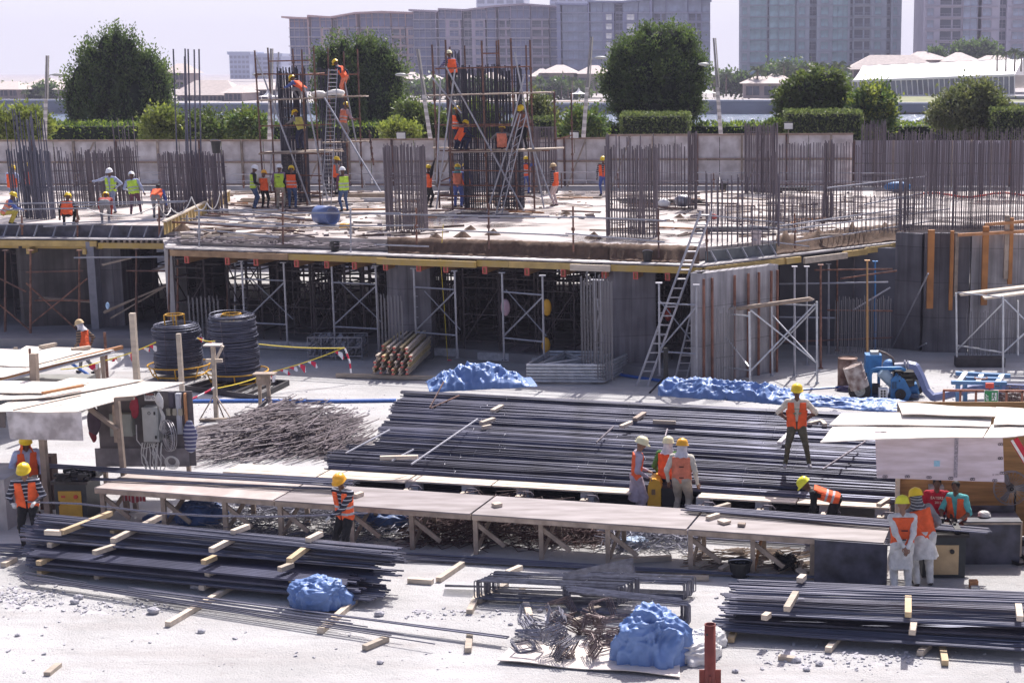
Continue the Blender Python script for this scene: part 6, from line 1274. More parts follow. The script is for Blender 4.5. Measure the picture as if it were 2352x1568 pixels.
for (x0, y0, x1, y1, n) in [(0, 1345, 150, 1400, 300), (170, 1375, 400, 1415, 220), (1730, 1490, 2120, 1535, 240), (930, 1400, 1240, 1420, 120), (0, 1400, 2352, 1568, 160), (440, 900, 900, 960, 120), (600, 1180, 1000, 1260, 200), (1900, 860, 2352, 930, 150)]:
 for i in range(n):
  p = gz(rs_.uniform(x0, x1), rs_.gauss((y0 + y1) / 2, (y1 - y0) / 4), 0); s = rs_.choice([.008, .01, .012, .018, .03]) * rs_.uniform(.6, 1.2); a = rs_.uniform(0, 3); q.box(p + ZZ * s * .3, (s * 2, s * 1.2, s), V(math.cos(a), math.sin(a), .2), V(-math.sin(a), math.cos(a), 0), ZZ)
o = q.build('gravel', stm); tag(o, 'grey chips of broken mortar scattered in patches on the sand', None, None, 'stuff')
def crust(label, x0, y0, x1, y1, seed):
 A, B, D_ = gz(x0, y1, 0), gz(x1, y1, 0), gz(x0, y0, 0); q = MB()
 def f(u, v):
  p = A + (B - A) * u + (D_ - A) * v; e = min(u, 1 - u, v, 1 - v) * 5; n_ = mnoise.noise(Vector((p[0] * 1.2, p[1] * 2, seed))) + .6 * mnoise.noise(Vector((p[0] * 4, p[1] * 6, seed))) + .3 * mnoise.noise(Vector((p[0] * 11, p[1] * 14, seed)))
  return p + ZZ * (-.06 + .075 * min(1, e) * max(0, .55 + n_))
 q.grid(f, 70, 24); o = q.build('rubble', M('cracked_mortar', (.46, .44, .46), .95, 0, .2, 7, bump=.6, bs=35), None, True); tag(o, label, None, None, 'stuff')
crust('broken mortar crust at the left edge below the stack', -60, 1330, 170, 1420, 1); crust('mortar crust in front of the lower left stack', 150, 1365, 420, 1425, 2); crust('cracked mortar crust in front of the lower right stack', 1740, 1482, 2140, 1545, 3); crust('thin mortar crust beyond the thin bars', 900, 1395, 1260, 1428, 4)
p = gz(1631, 1590, 0); T = thing('steel_post', 'red oxide steel post with bolt hole and welded fins at the bottom edge', 'post', p)
q = MB(); q.lathe(p, [(.088, 0), (.088, 1.12), (.076, 1.12), (.076, .95)], 20); q.build('tube', redrust, T, True)
q = MB(); q.box(p + V(0, 0, .26), (.34, .02, .24)); q.box(p + V(0, 0, .2), (.02, .34, .26)); q.box(p + V(0, 0, .015), (.5, .5, .03)); q.build('fins', redrust, T)
q = MB(); q.lathe(p + V(-.045, -.075, .98), [(.018, 0), (.018, .006), (.001, .006)], 10, V(-.5, -1, 0)); q.build('bolt_hole', blackp, T)
# == COILS
def coil(label, x0, x1, yb, ytop, seed, tilt, mh):
 c = gz((x0 + x1) / 2, yb - 8, 0); Y = c[1]; r = (x1 - x0) / 2 * Y / FPX; h = (gy(0, ytop, Y)[2]) ; T = thing('wire_coil_stand', label, 'wire coil', c)
 rs = random.Random(seed); q = MB(); n = int((h - .25) / .027); tl = V(tilt, 0, 0)
 for i in range(n):
  z = .22 + (h - .25) * i / n; o = tl * (z / h) + V(rs.uniform(-.025, .025), rs.uniform(-.025, .025), 0); ax = unit(V(rs.uniform(-.03, .03), rs.uniform(-.03, .03), 1))
  rr_ = r * (1 + rs.uniform(-.015, .015) + .012 * math.sin(i * .31 + seed)); q.ring(c + o + ZZ * z, rr_, .017, ax, 30, 5)
  if i % 3 == 0: q.ring(c + o + ZZ * (z + .01), rr_ * .93, .017, ax, 24, 4)
 for i in range(10): q.ring(c + tl + ZZ * (h - .02 + .01 * i), r * rs.uniform(.7, 1.0), .015, unit(V(rs.uniform(-.08, .08), rs.uniform(-.08, .08), 1)), 26, 4)
 q.build('wire_windings', coilm, T, True)
 q = MB(); q.lathe(c + tl * .5, [(r * .9, .2), (r * .9, h - .05), (r * .6, h - .05), (r * .6, .2)], 20); q.build('inner_windings', blackp, T)
 q = MB(); q.tube(c + V(-r * .15, -r * 1.04, .2), c + tl + V(-r * .15, -r * 1.03, h), .008, 4); q.build('strap', oldbar, T)
 q = MB(); q.ring(c + ZZ * .42, r * 1.32, .022, None, 30, 6); q.ring(c + ZZ * .12, r * 1.1, .022, None, 30, 6)
 for k in range(8): a = k * math.pi / 4 + .2; d = V(math.cos(a), math.sin(a), 0); q.tube(c + d * r * 1.1 + ZZ * .05, c + d * r * 1.32 + ZZ * .42, .02, 5)
 q.build('stand_ring', yellowp, T)
 q = MB(); zt = h + mh; q.ring(c + tl * .4 + V(-.05, 0, zt), .27, .02, None, 20, 6)
 for k in range(4): a = k * math.pi / 2 + .5; d = V(math.cos(a), math.sin(a), 0) * .3; q.tube(c + d + ZZ * .2, c + tl * .4 + d + V(-.05, 0, zt), .024, 5)
 q.build('mandrel', yellowp, T)
coil('left black wire coil, leaning slightly, on its yellow ring stand', 360, 466, 874, 748, 3, -.02, .36)
coil('right black wire coil, taller, on its yellow ring stand', 494, 600, 890, 728, 5, -.10, .10)
a, b, c_, d_ = gz(427, 888, .12), gz(592, 910, .12), gz(662, 876, .12), gz(500, 868, .12); T = thing('steel_base_grid', 'black flat steel frame lying under the two wire coils', 'frame', (a + b + c_ + d_) / 4 - ZZ * .12)
bm2 = M('black_channel_steel', (.05, .045, .05), .5, .3, .3, 4)
for p, r in ((a, b), (b, c_), (c_, d_), (d_, a)): q = MB(); q.beam(p - ZZ * .04, r - ZZ * .04, .08, .16); q.build('side_channel', bm2, T)
for k in range(1, 6): q = MB(); q.beam(a + (b - a) * k / 6 - ZZ * .02, d_ + (c_ - d_) * k / 6 - ZZ * .02, .06, .1); q.build('cross_channel', bm2, T)
def post(label, xb, yb, xt, yt, w, m=wood, name='timber_post', z=0, extra=None):
 a = gz(xb, yb, z); b = gy(xt, yt, a[1]); T = thing(name, label, 'post', a); q = MB(); q.beam(a, b, w, w * .9); q.build('post', m, T); return T, a, b
post('tall pale timber pole standing behind the left shelter roof', 317, 905, 304, 719, .17)
post('pale timber pole between the two wire coils and the shelter roof', 420, 925, 410, 766, .13)
post('short rusty steel pole with base plate left of the tall timber pole', 247, 866, 240, 763, .07, rustpipe, 'steel_pole')
T, a, b = post('timber T post with a top board in front of the wire coils', 497, 960, 489, 792, .11)
q = MB(); q.box(b, (.46, .3, .04)); q.build('top_board', ply, T); q = MB(); q.beam(gy(473, 828, a[1]), gy(511, 828, a[1]), .08, .1); q.build('crossbar', wood, T); q = MB(); q.beam(gy(498, 822, a[1] - .05), gy(512, 794, a[1] - .05), .09, .06); q.build('strut', wood, T)
for x, y in ((458, 965), (545, 983), (515, 960)): q = MB(); q.tube(gz(x, y, 0), gy(493, 905, a[1]), .02, 5); q.build('stay', wood_old, T)
for x0, y0, x1, y1 in ((460, 964, 530, 962), (452, 982, 545, 978)): tbeam('weathered plank lying at the foot of the timber T post', gz(x0, y0, .05), gz(x1, y1, .05), .16, .06, wood_old, 'plank', 'plank', 'planks at the foot of the T post')
a = gz(600, 938, 0); T = thing('sawhorse', 'grey timber sawhorse post with crossed foot and tape ends', 'sawhorse', a); Y = a[1]
q = MB(); q.box(gy(608, 858, Y), (.62, .35, .05)); q.build('top_board', wood_old, T)
for x, y, x1 in ((598, 935, 596), (622, 940, 613)): q = MB(); q.beam(gz(x, y, 0), gy(x1, 862, Y), .1, .08); q.build('leg', wood_old, T)
q = MB(); q.beam(gz(588, 948, 0) , gy(618, 912, Y), .1, .08); q.build('brace', bm2, T)
q = MB(); q.box(gy(605, 872, Y) , (.4, .05, .3)); q.build('panel', wood_old, T)
yl = []
def rope(label, pts, r=.016, m=ropey, name='rope', flags=(), sag=.05, cat='rope'):
 P = [gz(*p) if len(p) == 3 and p[2] < 3 else gy(p[0], p[1], p[2]) for p in pts]; T = thing(name, label, cat, P[0]); full = []
 for a, b in zip(P, P[1:]): full += catenary(a, b, sag, 8)
 q = MB(); q.ptube(full, r, 5); q.build('line', m, T)
 for (x, y, w, h) in flags:
  best = min(full, key=lambda p_: abs((p_[0] / p_[1]) - ray(x, y)[0] / ray(x, y)[1])); c = np.array(best); d = V(w, 0, -h); s = V(.045, .02, .02); q = MB()
  for k in range(2):
   o = V(.04 * k, .03 * k, 0); e = d * (1 - .25 * k); pts_ = [c + o, c + o + e * .5 + V(.03, .02, .02), c + o + e]
   q.add([pts_[0] - s * .5, pts_[0] + s * .5, pts_[1] + s, pts_[1] - s, pts_[2] - s * .6, pts_[2] + s * .6], [(0, 1, 2, 3), (3, 2, 5, 4)])
   q.add([p_ + V(0, .006, 0) for p_ in [pts_[0] - s * .5, pts_[0] + s * .5, pts_[1] + s, pts_[1] - s, pts_[2] - s * .6, pts_[2] + s * .6]], [(3, 2, 1, 0), (4, 5, 2, 3)])
  q.build('tape_flag', tapem, T)
 return T
Yc = gz(420, 900, 0)[1]
rope('yellow rope with tape flags left of the left coil', [(140, 848, 44), (232, 830, 45), (358, 786, Yc)], flags=[(196, 842, .2, .12), (215, 833, .15, .15), (245, 823, .18, .05), (266, 818, .12, .12), (290, 812, .12, .25), (330, 800, .2, .1), (350, 793, .2, .18)])
rope('yellow rope with tape flags between the two coils', [(453, 776, Yc), (494, 783, Yc)], flags=[(455, 777, .16, .12), (480, 782, .16, .1)])
rope('yellow rope running right from the right coil', [(594, 790, Yc), (792, 799, 46.5)])
rope('yellow rope with many tape flags sloping down from right to left', [(790, 798, 46.5), (620, 855, Yc), (500, 891, 40)], flags=[(778, 802, .25, .25), (700, 826, .28, .2), (690, 830, .2, .25), (665, 838, .25, .12), (640, 848, .3, .15), (622, 856, .1, .3)])
rope('long yellow rope hanging from the slab edge to the ground', [(1018, 515, 50), (1012, 600, 50), (1020, 700, 50), (1028, 826, 50)], r=.012, flags=[(1025, 730, .2, .25)], sag=0)
rope('red and white tape hanging down to the timber by the rebar stack', [(792, 800, 46.5), (803, 830, 46.4), (806, 856, 46.3)], r=.03, m=M('tape_barred_upright', (.75, .72, .72), .5, 0, .03, 8, stripe=((.6, .03, .07), .3, .5, 2, 0)), name='barrier_tape', sag=0, cat='tape')
rope('red and white tape stretched from the shelter to the T post', [(438, 917, 39.5), (492, 890, 40)], r=.03, m=tapem, name='barrier_tape', sag=.02, cat='tape')
rope('white cable festooned on the left wall bars', [(392, 478, 52.5), (440, 452, 52.8), (475, 466, 53), (505, 445, 53)], r=.02, m=ropew, name='cable', sag=.35, cat='cable')
rope('second white cable looped along the left guard rail', [(200, 480, 50), (366, 470, 50), (392, 478, 52)], r=.018, m=ropew, name='cable', sag=.3, cat='cable')
rope('blue hose lying across the sand behind the cut rod heap', [(425, 921, .05), (560, 920, .05), (780, 921, .05), (910, 919, .05)], r=.055, m=hoseb, name='hose', sag=0, cat='hose')
rope('blue hose along the foot of the raft kerb', [(985, 812, .06), (1120, 820, .06), (1280, 838, .06), (1460, 866, .06), (1560, 880, .06)], r=.05, m=hoseb, name='hose', sag=0, cat='hose')
rope('thin blue and black hose on the sand behind the man on the pile', [(1640, 897, .03), (1800, 897, .03), (1935, 888, .03)], r=.03, m=hoseb, name='hose', sag=0, cat='hose')
rope('short blue pipe leaning by the left plywood roof', [(160, 832, .5), (205, 862, .05)], r=.05, m=hoseb, name='hose', sag=0, cat='hose')
# == TIMBER BEAM STACK, FRAME STACK, CLAMP BASKET
tl_ = tbeam('long timber lying crosswise under the formwork beam stack', gz(773, 861, .08), gz(1000, 868, .08), .14, .12, wood, 'timber')
k = 0
for lay in range(4):
 for i in range(6 - (lay == 3)):
  p = gz(858 + i * 15 + lay * 4, 874 + (i * .8), 0) + ZZ * (.24 + lay * .2); r = gz(962 + i * 8, 795 + i * 3, 0) + ZZ * (.24 + lay * .2); p = p + (r - p) * ry.uniform(0, .12) * (1 if lay > 1 else .3); k += 1
  T = thing('formwork_beam', 'timber formwork beam with coral end cap in the stack left of the left column', 'beam', p, 'formwork beams in the stack')
  m_ = wood if (lay + i) % 3 else M('yellowish_beam_timber', (.55, .43, .22), .7, 0, .15, 3); d = unit(r - p); q = MB()
  q.beam(p, r, .085, .045); q.beam(p + ZZ * .13, r + ZZ * .13, .085, .045); q.beam(p + ZZ * .065, r + ZZ * .065, .03, .1); q.build('beam', m_, T)
  q = MB(); q.beam(p - d * .01 + ZZ * .002, p + d * .02 + ZZ * .002, .088, .05); q.beam(p - d * .01 + ZZ * .128, p + d * .02 + ZZ * .128, .088, .05); q.build('end_cap', MATS['coral_red_plastic'] if (i + lay) % 2 else wood_old, T)
A, B = gz(1212, 878, .05), gz(1408, 880, .05); D = gz(1262, 846, .05)
for i in range(6):
 z = ZZ * (.05 + i * .1); T = thing('folded_scaffold_bay', '%s galvanised scaffold frame from the bottom of the flat stack behind the big pile' % ORD[i], 'scaffold frame', A)
 a, b, c_, d_ = A + z, B + z - UU * .3, B + (D - A) + z, D + z
 q = MB()
 for p, r in ((a, b), (b, c_), (c_, d_), (d_, a), (a + (b - a) * .15, d_ + (c_ - d_) * .2), (a + (b - a) * .85, d_ + (c_ - d_) * .8), (a + (b - a) * .2, c_ * .9 + d_ * .1), (d_ * .8 + c_ * .2, b * .9 + a * .1)): q.tube(p, r, .045, 7)
 q.build('tubes', M('bright_galvanised', (.5, .51, .54), .4, .4, .15, 6), T)
c = gz(778, 822, 0); T = thing('clamp_basket', 'wire basket heaped with grey scaffold clamps in front of the raft', 'basket', c); q = MB()
for i in range(260): p = c + V(ry.uniform(-.85, .85), ry.uniform(-.4, .4), ry.uniform(.15, .75)); s = ry.uniform(.04, .09); q.box(p, (s * 2, s, s), unit(V(ry.random(), ry.random(), ry.random())), unit(V(-ry.random(), ry.random(), 0)), ZZ)
o = q.build('clamp_heap', M('grey_clamps', (.25, .25, .28), .6, .4, .3, 8), T); o['kind'] = 'stuff'
q = MB()
for z in (.15, .45, .78): P = [c + V(sx * .9, sy * .45, z) for sx, sy in ((-1, -1), (1, -1), (1, 1), (-1, 1), (-1, -1))]; q.ptube(P, .02, 5)
for sx in (-1, -.5, 0, .5, 1):
 for sy in (-1, 1): q.tube(c + V(sx * .9, sy * .45, 0), c + V(sx * .9, sy * .45, .8), .015, 5)
q.build('basket_frame', galv, T)
p0 = gz(1476, 886, 0); T = ladder('tall double ladder leaning against the corner of the slab', 1475, 886, 0, 1622, 486, 47.2, .34, 19, M('dull_aluminium', (.42, .40, .42), .5, .3, .15, 5), .04, .34)
ladder('second ladder standing against the pale wall beside the tall one', 1562, 878, 0, 1612, 672, 46.9, .36, 12, MATS['dull_aluminium'], .035)
c = gz(1530, 900, 0); T = thing('tripod', 'dark tripod foot standing between the ladder and the right column', 'tripod', c)
for dx, dy in ((-.5, -.2), (.5, -.2), (0, .5)): q = MB(); q.tube(c + V(dx, dy, 0), c + ZZ * .5, .03, 5); q.build('leg', blackp, T)
q = MB(); q.box(c + ZZ * .9, (.14, .14, .9)); q.build('mast', blackp, T)
T = thing('trestle_scaffold', 'galvanised trestle scaffold with plank deck in front of the corner wall', 'scaffold', gz(1723, 898, 0)); Ya = gz(1723, 898, 0)[1]; Yb_ = gz(1877, 880, 0)[1]; Yc_ = gz(1774, 862, 0)[1]
for (x0, y0, x1, y1, Y0, Y1_) in [(1723, 898, 1721, 716, Ya, Ya), (1877, 880, 1876, 692, Yb_, Yb_), (1774, 862, 1772, 700, Yc_, Yc_), (1630, 855, 1628, 722, Yc_, Yc_)]: q = MB(); q.tube(gy(x0, y0, Y0), gy(x1, y1, Y1_), .035, 7); q.tube(gy(x0, y0 - 4, Y0), gy(x0, y0, Y0), .07, 7); q.build('post', M('bright_galvanised', (.5, .51, .54), .4, .4), T)
for (x0, y0, x1, y1, Y0, Y1_) in [(1725, 850, 1872, 698, Ya, Yb_), (1725, 713, 1875, 832, Ya, Yb_), (1643, 742, 1720, 842, Yc_, Ya), (1625, 838, 1722, 850, Yc_, Ya), (1650, 718, 1720, 726, Yc_, Ya), (1775, 808, 1874, 705, Yc_, Yb_), (1790, 698, 1876, 702, Yc_, Yb_), (1775, 725, 1870, 828, Yc_, Yb_)]: q = MB(); q.tube(gy(x0, y0, Y0), gy(x1, y1, Y1_), .025, 6); q.build('brace', MATS['bright_galvanised'], T)
for k in range(3): q = MB(); q.beam(gy(1619, 720 - k * 2, Yc_ - k * .2), gy(1868 - k * 4, 688 - k * 2, Yb_ - k * .1), .22, .05); q.build('plank', wood_old, T)
T = thing('trestle_scaffold', 'galvanised trestle scaffold with plank deck cut by the right edge', 'scaffold', gz(2304, 858, 0)); Ya = gz(2304, 868, 0)[1]; Yb_ = gz(2197, 840, 0)[1]
for (x0, y0, x1, y1, Y0, Y1_) in [(2198, 836, 2196, 672, Yb_, Yb_), (2304, 870, 2304, 680, Ya, Ya), (2338, 816, 2338, 690, Yb_, Yb_), (2420, 850, 2420, 680, Ya, Ya)]: q = MB(); q.tube(gy(x0, y0, Y0), gy(x1, y1, Y1_), .035, 7); q.build('post', MATS['bright_galvanised'], T)
for (x0, y0, x1, y1, Y0, Y1_) in [(2198, 793, 2302, 809, Yb_, Ya), (2199, 803, 2302, 698, Yb_, Ya), (2306, 808, 2420, 705, Ya, Ya), (2308, 688, 2420, 800, Ya, Ya), (2200, 672, 2300, 682, Yb_, Ya)]: q = MB(); q.tube(gy(x0, y0, Y0), gy(x1, y1, Y1_), .025, 6); q.build('brace', MATS['bright_galvanised'], T)
for k in range(2): q = MB(); q.beam(gy(2204 + k * 55, 676 + k * 8, Yb_ - k * .8), gy(2430, 650 + k * 12, Yb_ - k * .8), .45, .06); q.build('plank', wood, T)
q = MB(); q.box(gz(2250, 830, .15), (1.6, .5, .3)); single(q, 'dark_block', bm2, 'dark block lying under the right hand trestle scaffold', 'block')
# == PUMP, BARRELS, BLUE STAND, FIRE EXIT SIGN
Yp = gz(1975, 918, 0)[1]
c = gz(2035, 915, 0); T = thing('dewatering_pump', 'blue diesel pump trailer with black engine and white control box', 'pump', c)
def pb(nm, x0, y0, x1, y1, dep, m, dy=0, bevel=0):
 a, b = gy(x0, y0, Yp + dy), gy(x1, y1, Yp + dy); q = MB(); q.box(((a[0] + b[0]) / 2, Yp + dy + dep / 2, (a[2] + b[2]) / 2), (abs(b[0] - a[0]), dep, abs(a[2] - b[2]))); return q.build(nm, m, T)
pb('tank', 1989, 816, 2025, 856, .5, bluep, .4); pb('tank_lid', 2000, 808, 2020, 815, .3, greyp, .5); pb('tank_leg', 1992, 856, 1998, 915, .1, bluep, .4); pb('tank_leg', 2016, 856, 2021, 915, .1, bluep, .4)
pb('chassis', 1990, 906, 2110, 914, .9, M('dark_blue_chassis', (.02, .05, .12), .5), -.05)
pb('battery_box', 2004, 886, 2022, 902, .4, blackp, 0); pb('control_box', 2019, 893, 2039, 916, .25, whitep, -.35)
for i in range(2):
 for j in range(3): q = MB(); q.lathe(gy(2025 + i * 7, 898 + j * 6, Yp - .36), [(.03, 0), (.03, .02), (.001, .02)], 8, V(0, -1, 0)); q.build('gauge', blackp, T)
q = MB(); pr = [(0, -.30), (.16, -.42), (.46, -.42), (.62, -.1), (.42, .3), (.18, .48), (0, .3)]
cc = gy(2045, 895, Yp); n = len(pr); q.add([cc + V(x, -.1, z + .02) for x, z in pr] + [cc + V(x, .35, z + .02) for x, z in pr], [tuple(range(n)), tuple(range(n, 2 * n))[::-1]] + [(i, i + n, (i + 1) % n + n, (i + 1) % n) for i in range(n)]); q.build('engine_cowl', bluep, T)
q = MB(); q.lathe(gy(2068, 905, Yp - .12), [(.16, 0), (.16, .05), (.11, .05), (.11, .02), (.01, .02)], 16, V(0, -1, 0)); q.build('exhaust_port', blackp, T)
for i in range(6):
 for j in range(2): q = MB(); q.box(gy(2051 + j * 6, 878 + i * 2.6, Yp - .105), (.06, .02, .014)); q.build('vent_slot', blackp, T)
q = MB(); q.lathe(gy(2040, 868, Yp + .1), [(.01, -.3), (.17, -.3), (.17, .3), (.01, .3)], 12, unit(V(.7, 0, -.7))); q.build('air_filter', M('pale_blue_grey', (.3, .4, .5), .4), T)
q = MB(); q.box(gy(2075, 870, Yp + .4), (.6, .5, .5)); q.box(gy(2062, 858, Yp + .3), (.3, .4, .25)); q.tube(gy(2052, 865, Yp), gy(2100, 858, Yp), .05, 7); q.tube(gy(2056, 876, Yp), gy(2096, 874, Yp), .06, 7)
for i in range(14): q.tube(gy(2050 + ry.uniform(0, 42), 856 + ry.uniform(0, 20), Yp - .1), gy(2050 + ry.uniform(0, 42), 856 + ry.uniform(0, 20), Yp + .3), .025, 5)
q.build('engine_block', M('oily_black_metal', (.03, .03, .03), .35, .5, .4, 8), T)
q = MB(); q.ball(gy(2042, 840, Yp + .3), .2, 12, 8); q.build('valve_body', M('light_blue_casting', (.12, .26, .5), .45, .1), T)
q = MB(); q.lathe(gy(2093, 895, Yp + .3), [(.01, -.2), (.2, -.2), (.2, .2), (.01, .2)], 14, V(1, 0, .3)); q.build('cylinder', bluep, T)
q = MB(); q.ptube([gy(1999, 914, Yp - .1), gy(1999, 862, Yp - .1), gy(2003, 850, Yp - .1), gy(2015, 846, Yp - .1), gy(2068, 845, Yp - .1), gy(2080, 850, Yp - .1)], .05, 8); q.build('roll_frame', bluep, T, True)
q = MB(); q.ptube([gy(2018, 806, Yp + .3), gy(2035, 812, Yp + .3), gy(2050, 822, Yp + .2), gy(2056, 842, Yp + .1)], .04, 7); q.build('breather_hose', M('brown_hose', (.12, .09, .08), .6), T, True)
q = MB(); q.tube(gy(2054, 840, Yp + .1), gy(2085, 838, Yp + .1), .09, 10); q.ring(gy(2078, 837, Yp + .1), .11, .03, V(1, 0, 0), 16, 6); q.ring(gy(2085, 838, Yp + .1), .11, .03, V(1, 0, 0), 16, 6); q.build('outlet_pipe', galv, T)
for x, y, dy in ((1974, 904, -.2), (2100, 904, .7)):
 w = gy(x, y, Yp + dy); w[2] = .33; q = MB(); q.lathe(w + V(0, -.11, 0), [(.16, 0), (.3, .0), (.33, .04), (.33, .18), (.3, .22), (.16, .22)], 24, V(0, 1, 0)); o = q.build('wheel', rubber, T, True)
 q = MB(); q.lathe(w + V(0, -.115, 0), [(.01, .03), (.06, .0), (.1, .05), (.17, .02), (.17, .2)], 16, V(0, 1, 0)); q.build('rim', greyp, o)
rope('thick grey blue discharge hose curving from the pump across the sand', [(2085, 838, Yp + .1), (2103, 842, Yp), (2115, 865, Yp - .1), (2128, 898, Yp - .3), (2143, 913, Yp - .4), (2170, 908, Yp - .6), (2230, 893, Yp + .1), (2300, 889, Yp + .3), (2400, 893, Yp + .3)], r=.13, m=hosem, name='discharge_hose', sag=0, cat='hose')
drum = M('rusty_drum', (.14, .05, .03), .7, .2, .4, 3, col2=(.32, .22, .18), contrast=.3)
def barrel(label, p, r, h, ax=None, cut=False, m=drum):
 T = thing('barrel', label, 'barrel', p); q = MB(); pr = [(.01, 0), (r, 0), (r, h * .32), (r * 1.04, h * .33), (r, h * .34), (r, h * .65), (r * 1.04, h * .66), (r, h * .67), (r, h), (r * .96, h), (r * .96, h - .03), (.01, h - .03)]
 q.lathe(p, pr, 22, ax); q.build('drum', m, T, False); return T
barrel('rusty upright oil drum left of the blue pump', gz(1946, 886, 0), .30, .88)
barrel('battered drum tipped over against the upright drum', gz(1975, 890, .42), .29, .7, unit(V(-.35, 0, 1)), m=M('pale_rusty_drum', (.22, .12, .1), .7, .1, .4, 4, col2=(.5, .45, .42), contrast=.3))
w = gz(1978, 895, .05); q = MB(); q.ring(w + V(-.05, .1, .32), .28, .1, V(.6, -.7, .2), 22, 8); single(q, 'tyre', rubber, 'old tyre leaning between the drums and the pump', 'tyre', smooth=True)
crumple('dark rags on the sand at the foot of the rusty drum', gz(1955, 898, 0), .35, .2, .18, 22, M('dark_blue_rag', (.06, .05, .1), .9), name='rag', nu=36, nv=20, cat='rag')
Ys = gz(2205, 936, 0)[1]; T = thing('steel_stand', 'light blue steel stand with open top behind the fire exit sign', 'stand', gz(2250, 936, 0)); bl = M('light_blue_steel', (.10, .22, .40), .5, .1, .15, 5)
for x, y0, y1, dy in [(2200, 940, 882, 0), (2216, 938, 860, .9), (2296, 940, 866, .9), (2290, 942, 886, 0)]:
 q = MB(); a, b = gy(x, y0, Ys + dy), gy(x, y1, Ys + dy); a[2] = max(a[2], 0); q.beam(a, b, .17, .12); q.build('leg', bl, T)
for x0, y0, x1, y1, dy0, dy1, m in [(2195, 857, 2320, 863, .9, .9, bl), (2185, 878, 2312, 880, 0, 0, bl), (2200, 882, 2218, 857, 0, .9, whitep), (2290, 882, 2302, 862, 0, .9, whitep), (2246, 880, 2255, 861, 0, .9, whitep), (2218, 869, 2298, 871, .45, .45, bl)]:
 q = MB(); q.beam(gy(x0, y0, Ys + dy0), gy(x1, y1, Ys + dy1), .14, .1); q.build('top_beam', m, T)
q = MB(); q.ring(gy(2253, 868, Ys + .4), .18, .03, None, 18, 5); q.build('ring', rustpipe, T)
Yg = Ys - .9; T = thing('tube_railing', 'rusty brown railing carrying the fire exit sign', 'railing', gz(2170, 936, 0)); brn = M('brown_railing', (.28, .11, .07), .6, .1, .2, 5)
q = MB(); q.beam(gy(2166, 896, Yg), gy(2420, 899, Yg), .06, .06); q.build('top_rail', brn, T)
for x in (2168, 2206, 2242, 2312, 2348, 2384): q = MB(); b = gy(x, 897, Yg); q.beam(V(b[0], b[1], 0), b, .06, .06); q.build('baluster', brn, T)
a, b = gy(2262, 897, Yg - .12), gy(2291, 936, Yg - .12); cx, cz, w, h = (a[0] + b[0]) / 2, (a[2] + b[2]) / 2, b[0] - a[0], a[2] - b[2]; ys = Yg - .12
T = thing('exit_sign', 'green FIRE EXIT sign with running man on the brown railing', 'sign', (cx, ys, 0)); gr = M('sign_green', (.02, .22, .07), .5, 0, .05, 5)
q = MB(); q.box((cx, ys + .012, cz), (w + .03, .02, h + .03)); q.build('backing', whitep, T)
q = MB(); q.box((cx, ys - .004, cz), (w, .006, h)); q.build('green_face', gr, T)
q = MB(); q.box((cx + w * .22, ys - .010, cz + h * .16), (w * .36, .004, h * .46)); q.build('door_symbol', whitep, T)
def fl(nm, pts, r, m, y): q = MB(); q.ptube([V(cx + x * w, y, cz + z * h) for x, z in pts], r, 5); return q.build(nm, m, T)
fl('flame_symbol', [(-.42, .3), (-.34, .18), (-.22, .16)], .014, whitep, ys - .012); fl('flame_symbol', [(-.44, .16), (-.34, .04), (-.2, .03)], .014, whitep, ys - .012); fl('flame_symbol', [(-.42, .02), (-.32, -.06), (-.2, -.05)], .014, whitep, ys - .012)
for pts in ([(.2, .28), (.16, .12), (.04, .02)], [(.16, .12), (.26, .04), (.24, -.06)], [(.2, .26), (.32, .16)], [(.19, .26), (.06, .2)]): fl('runner_symbol', pts, .012, gr, ys - .02)
q = MB(); q.ball(V(cx + .21 * w, ys - .02, cz + .34 * h), .022, 8, 6); q.build('runner_symbol', gr, T)
def text(T, s, x, y, z, size, m, rot=(math.pi / 2, 0, 0), name='lettering', align='CENTER'):
 cu = bpy.data.curves.new(name, 'FONT'); cu.body = s; cu.size = size; cu.align_x = align; cu.align_y = 'CENTER'; cu.extrude = .002; cu.materials.append(m); o = bpy.data.objects.new(name, cu); COL.objects.link(o)
 bpy.context.view_layer.update(); me = bpy.data.meshes.new_from_object(o.evaluated_get(bpy.context.evaluated_depsgraph_get())); bpy.data.objects.remove(o); o = bpy.data.objects.new(name, me); COL.objects.link(o)
 if T is not None: o.parent = T
 o.location = tuple(V(x, y, z) - org(T)); o.rotation_euler = rot; return o
text(T, 'FIRE', cx, ys - .012, cz - h * .22, .105, whitep); text(T, 'EXIT', cx, ys - .012, cz - h * .39, .105, whitep)
q = MB(); q.box((cx - .02, ys, .12), (.1, .06, .24)); q.build('foot', greyp, T)
a, b = gy(2264, 880, Yg), gy(2282, 890, Yg); q = MB(); q.box(((a[0] + b[0]) / 2, Yg, (a[2] + b[2]) / 2), (b[0] - a[0], .12, .14)); q.tube(((a[0] + b[0]) / 2, Yg, a[2] - .15), ((a[0] + b[0]) / 2, Yg, b[2] - .25), .02); single(q, 'alarm_box', redpaint, 'small red box mounted above the fire exit sign', 'alarm')
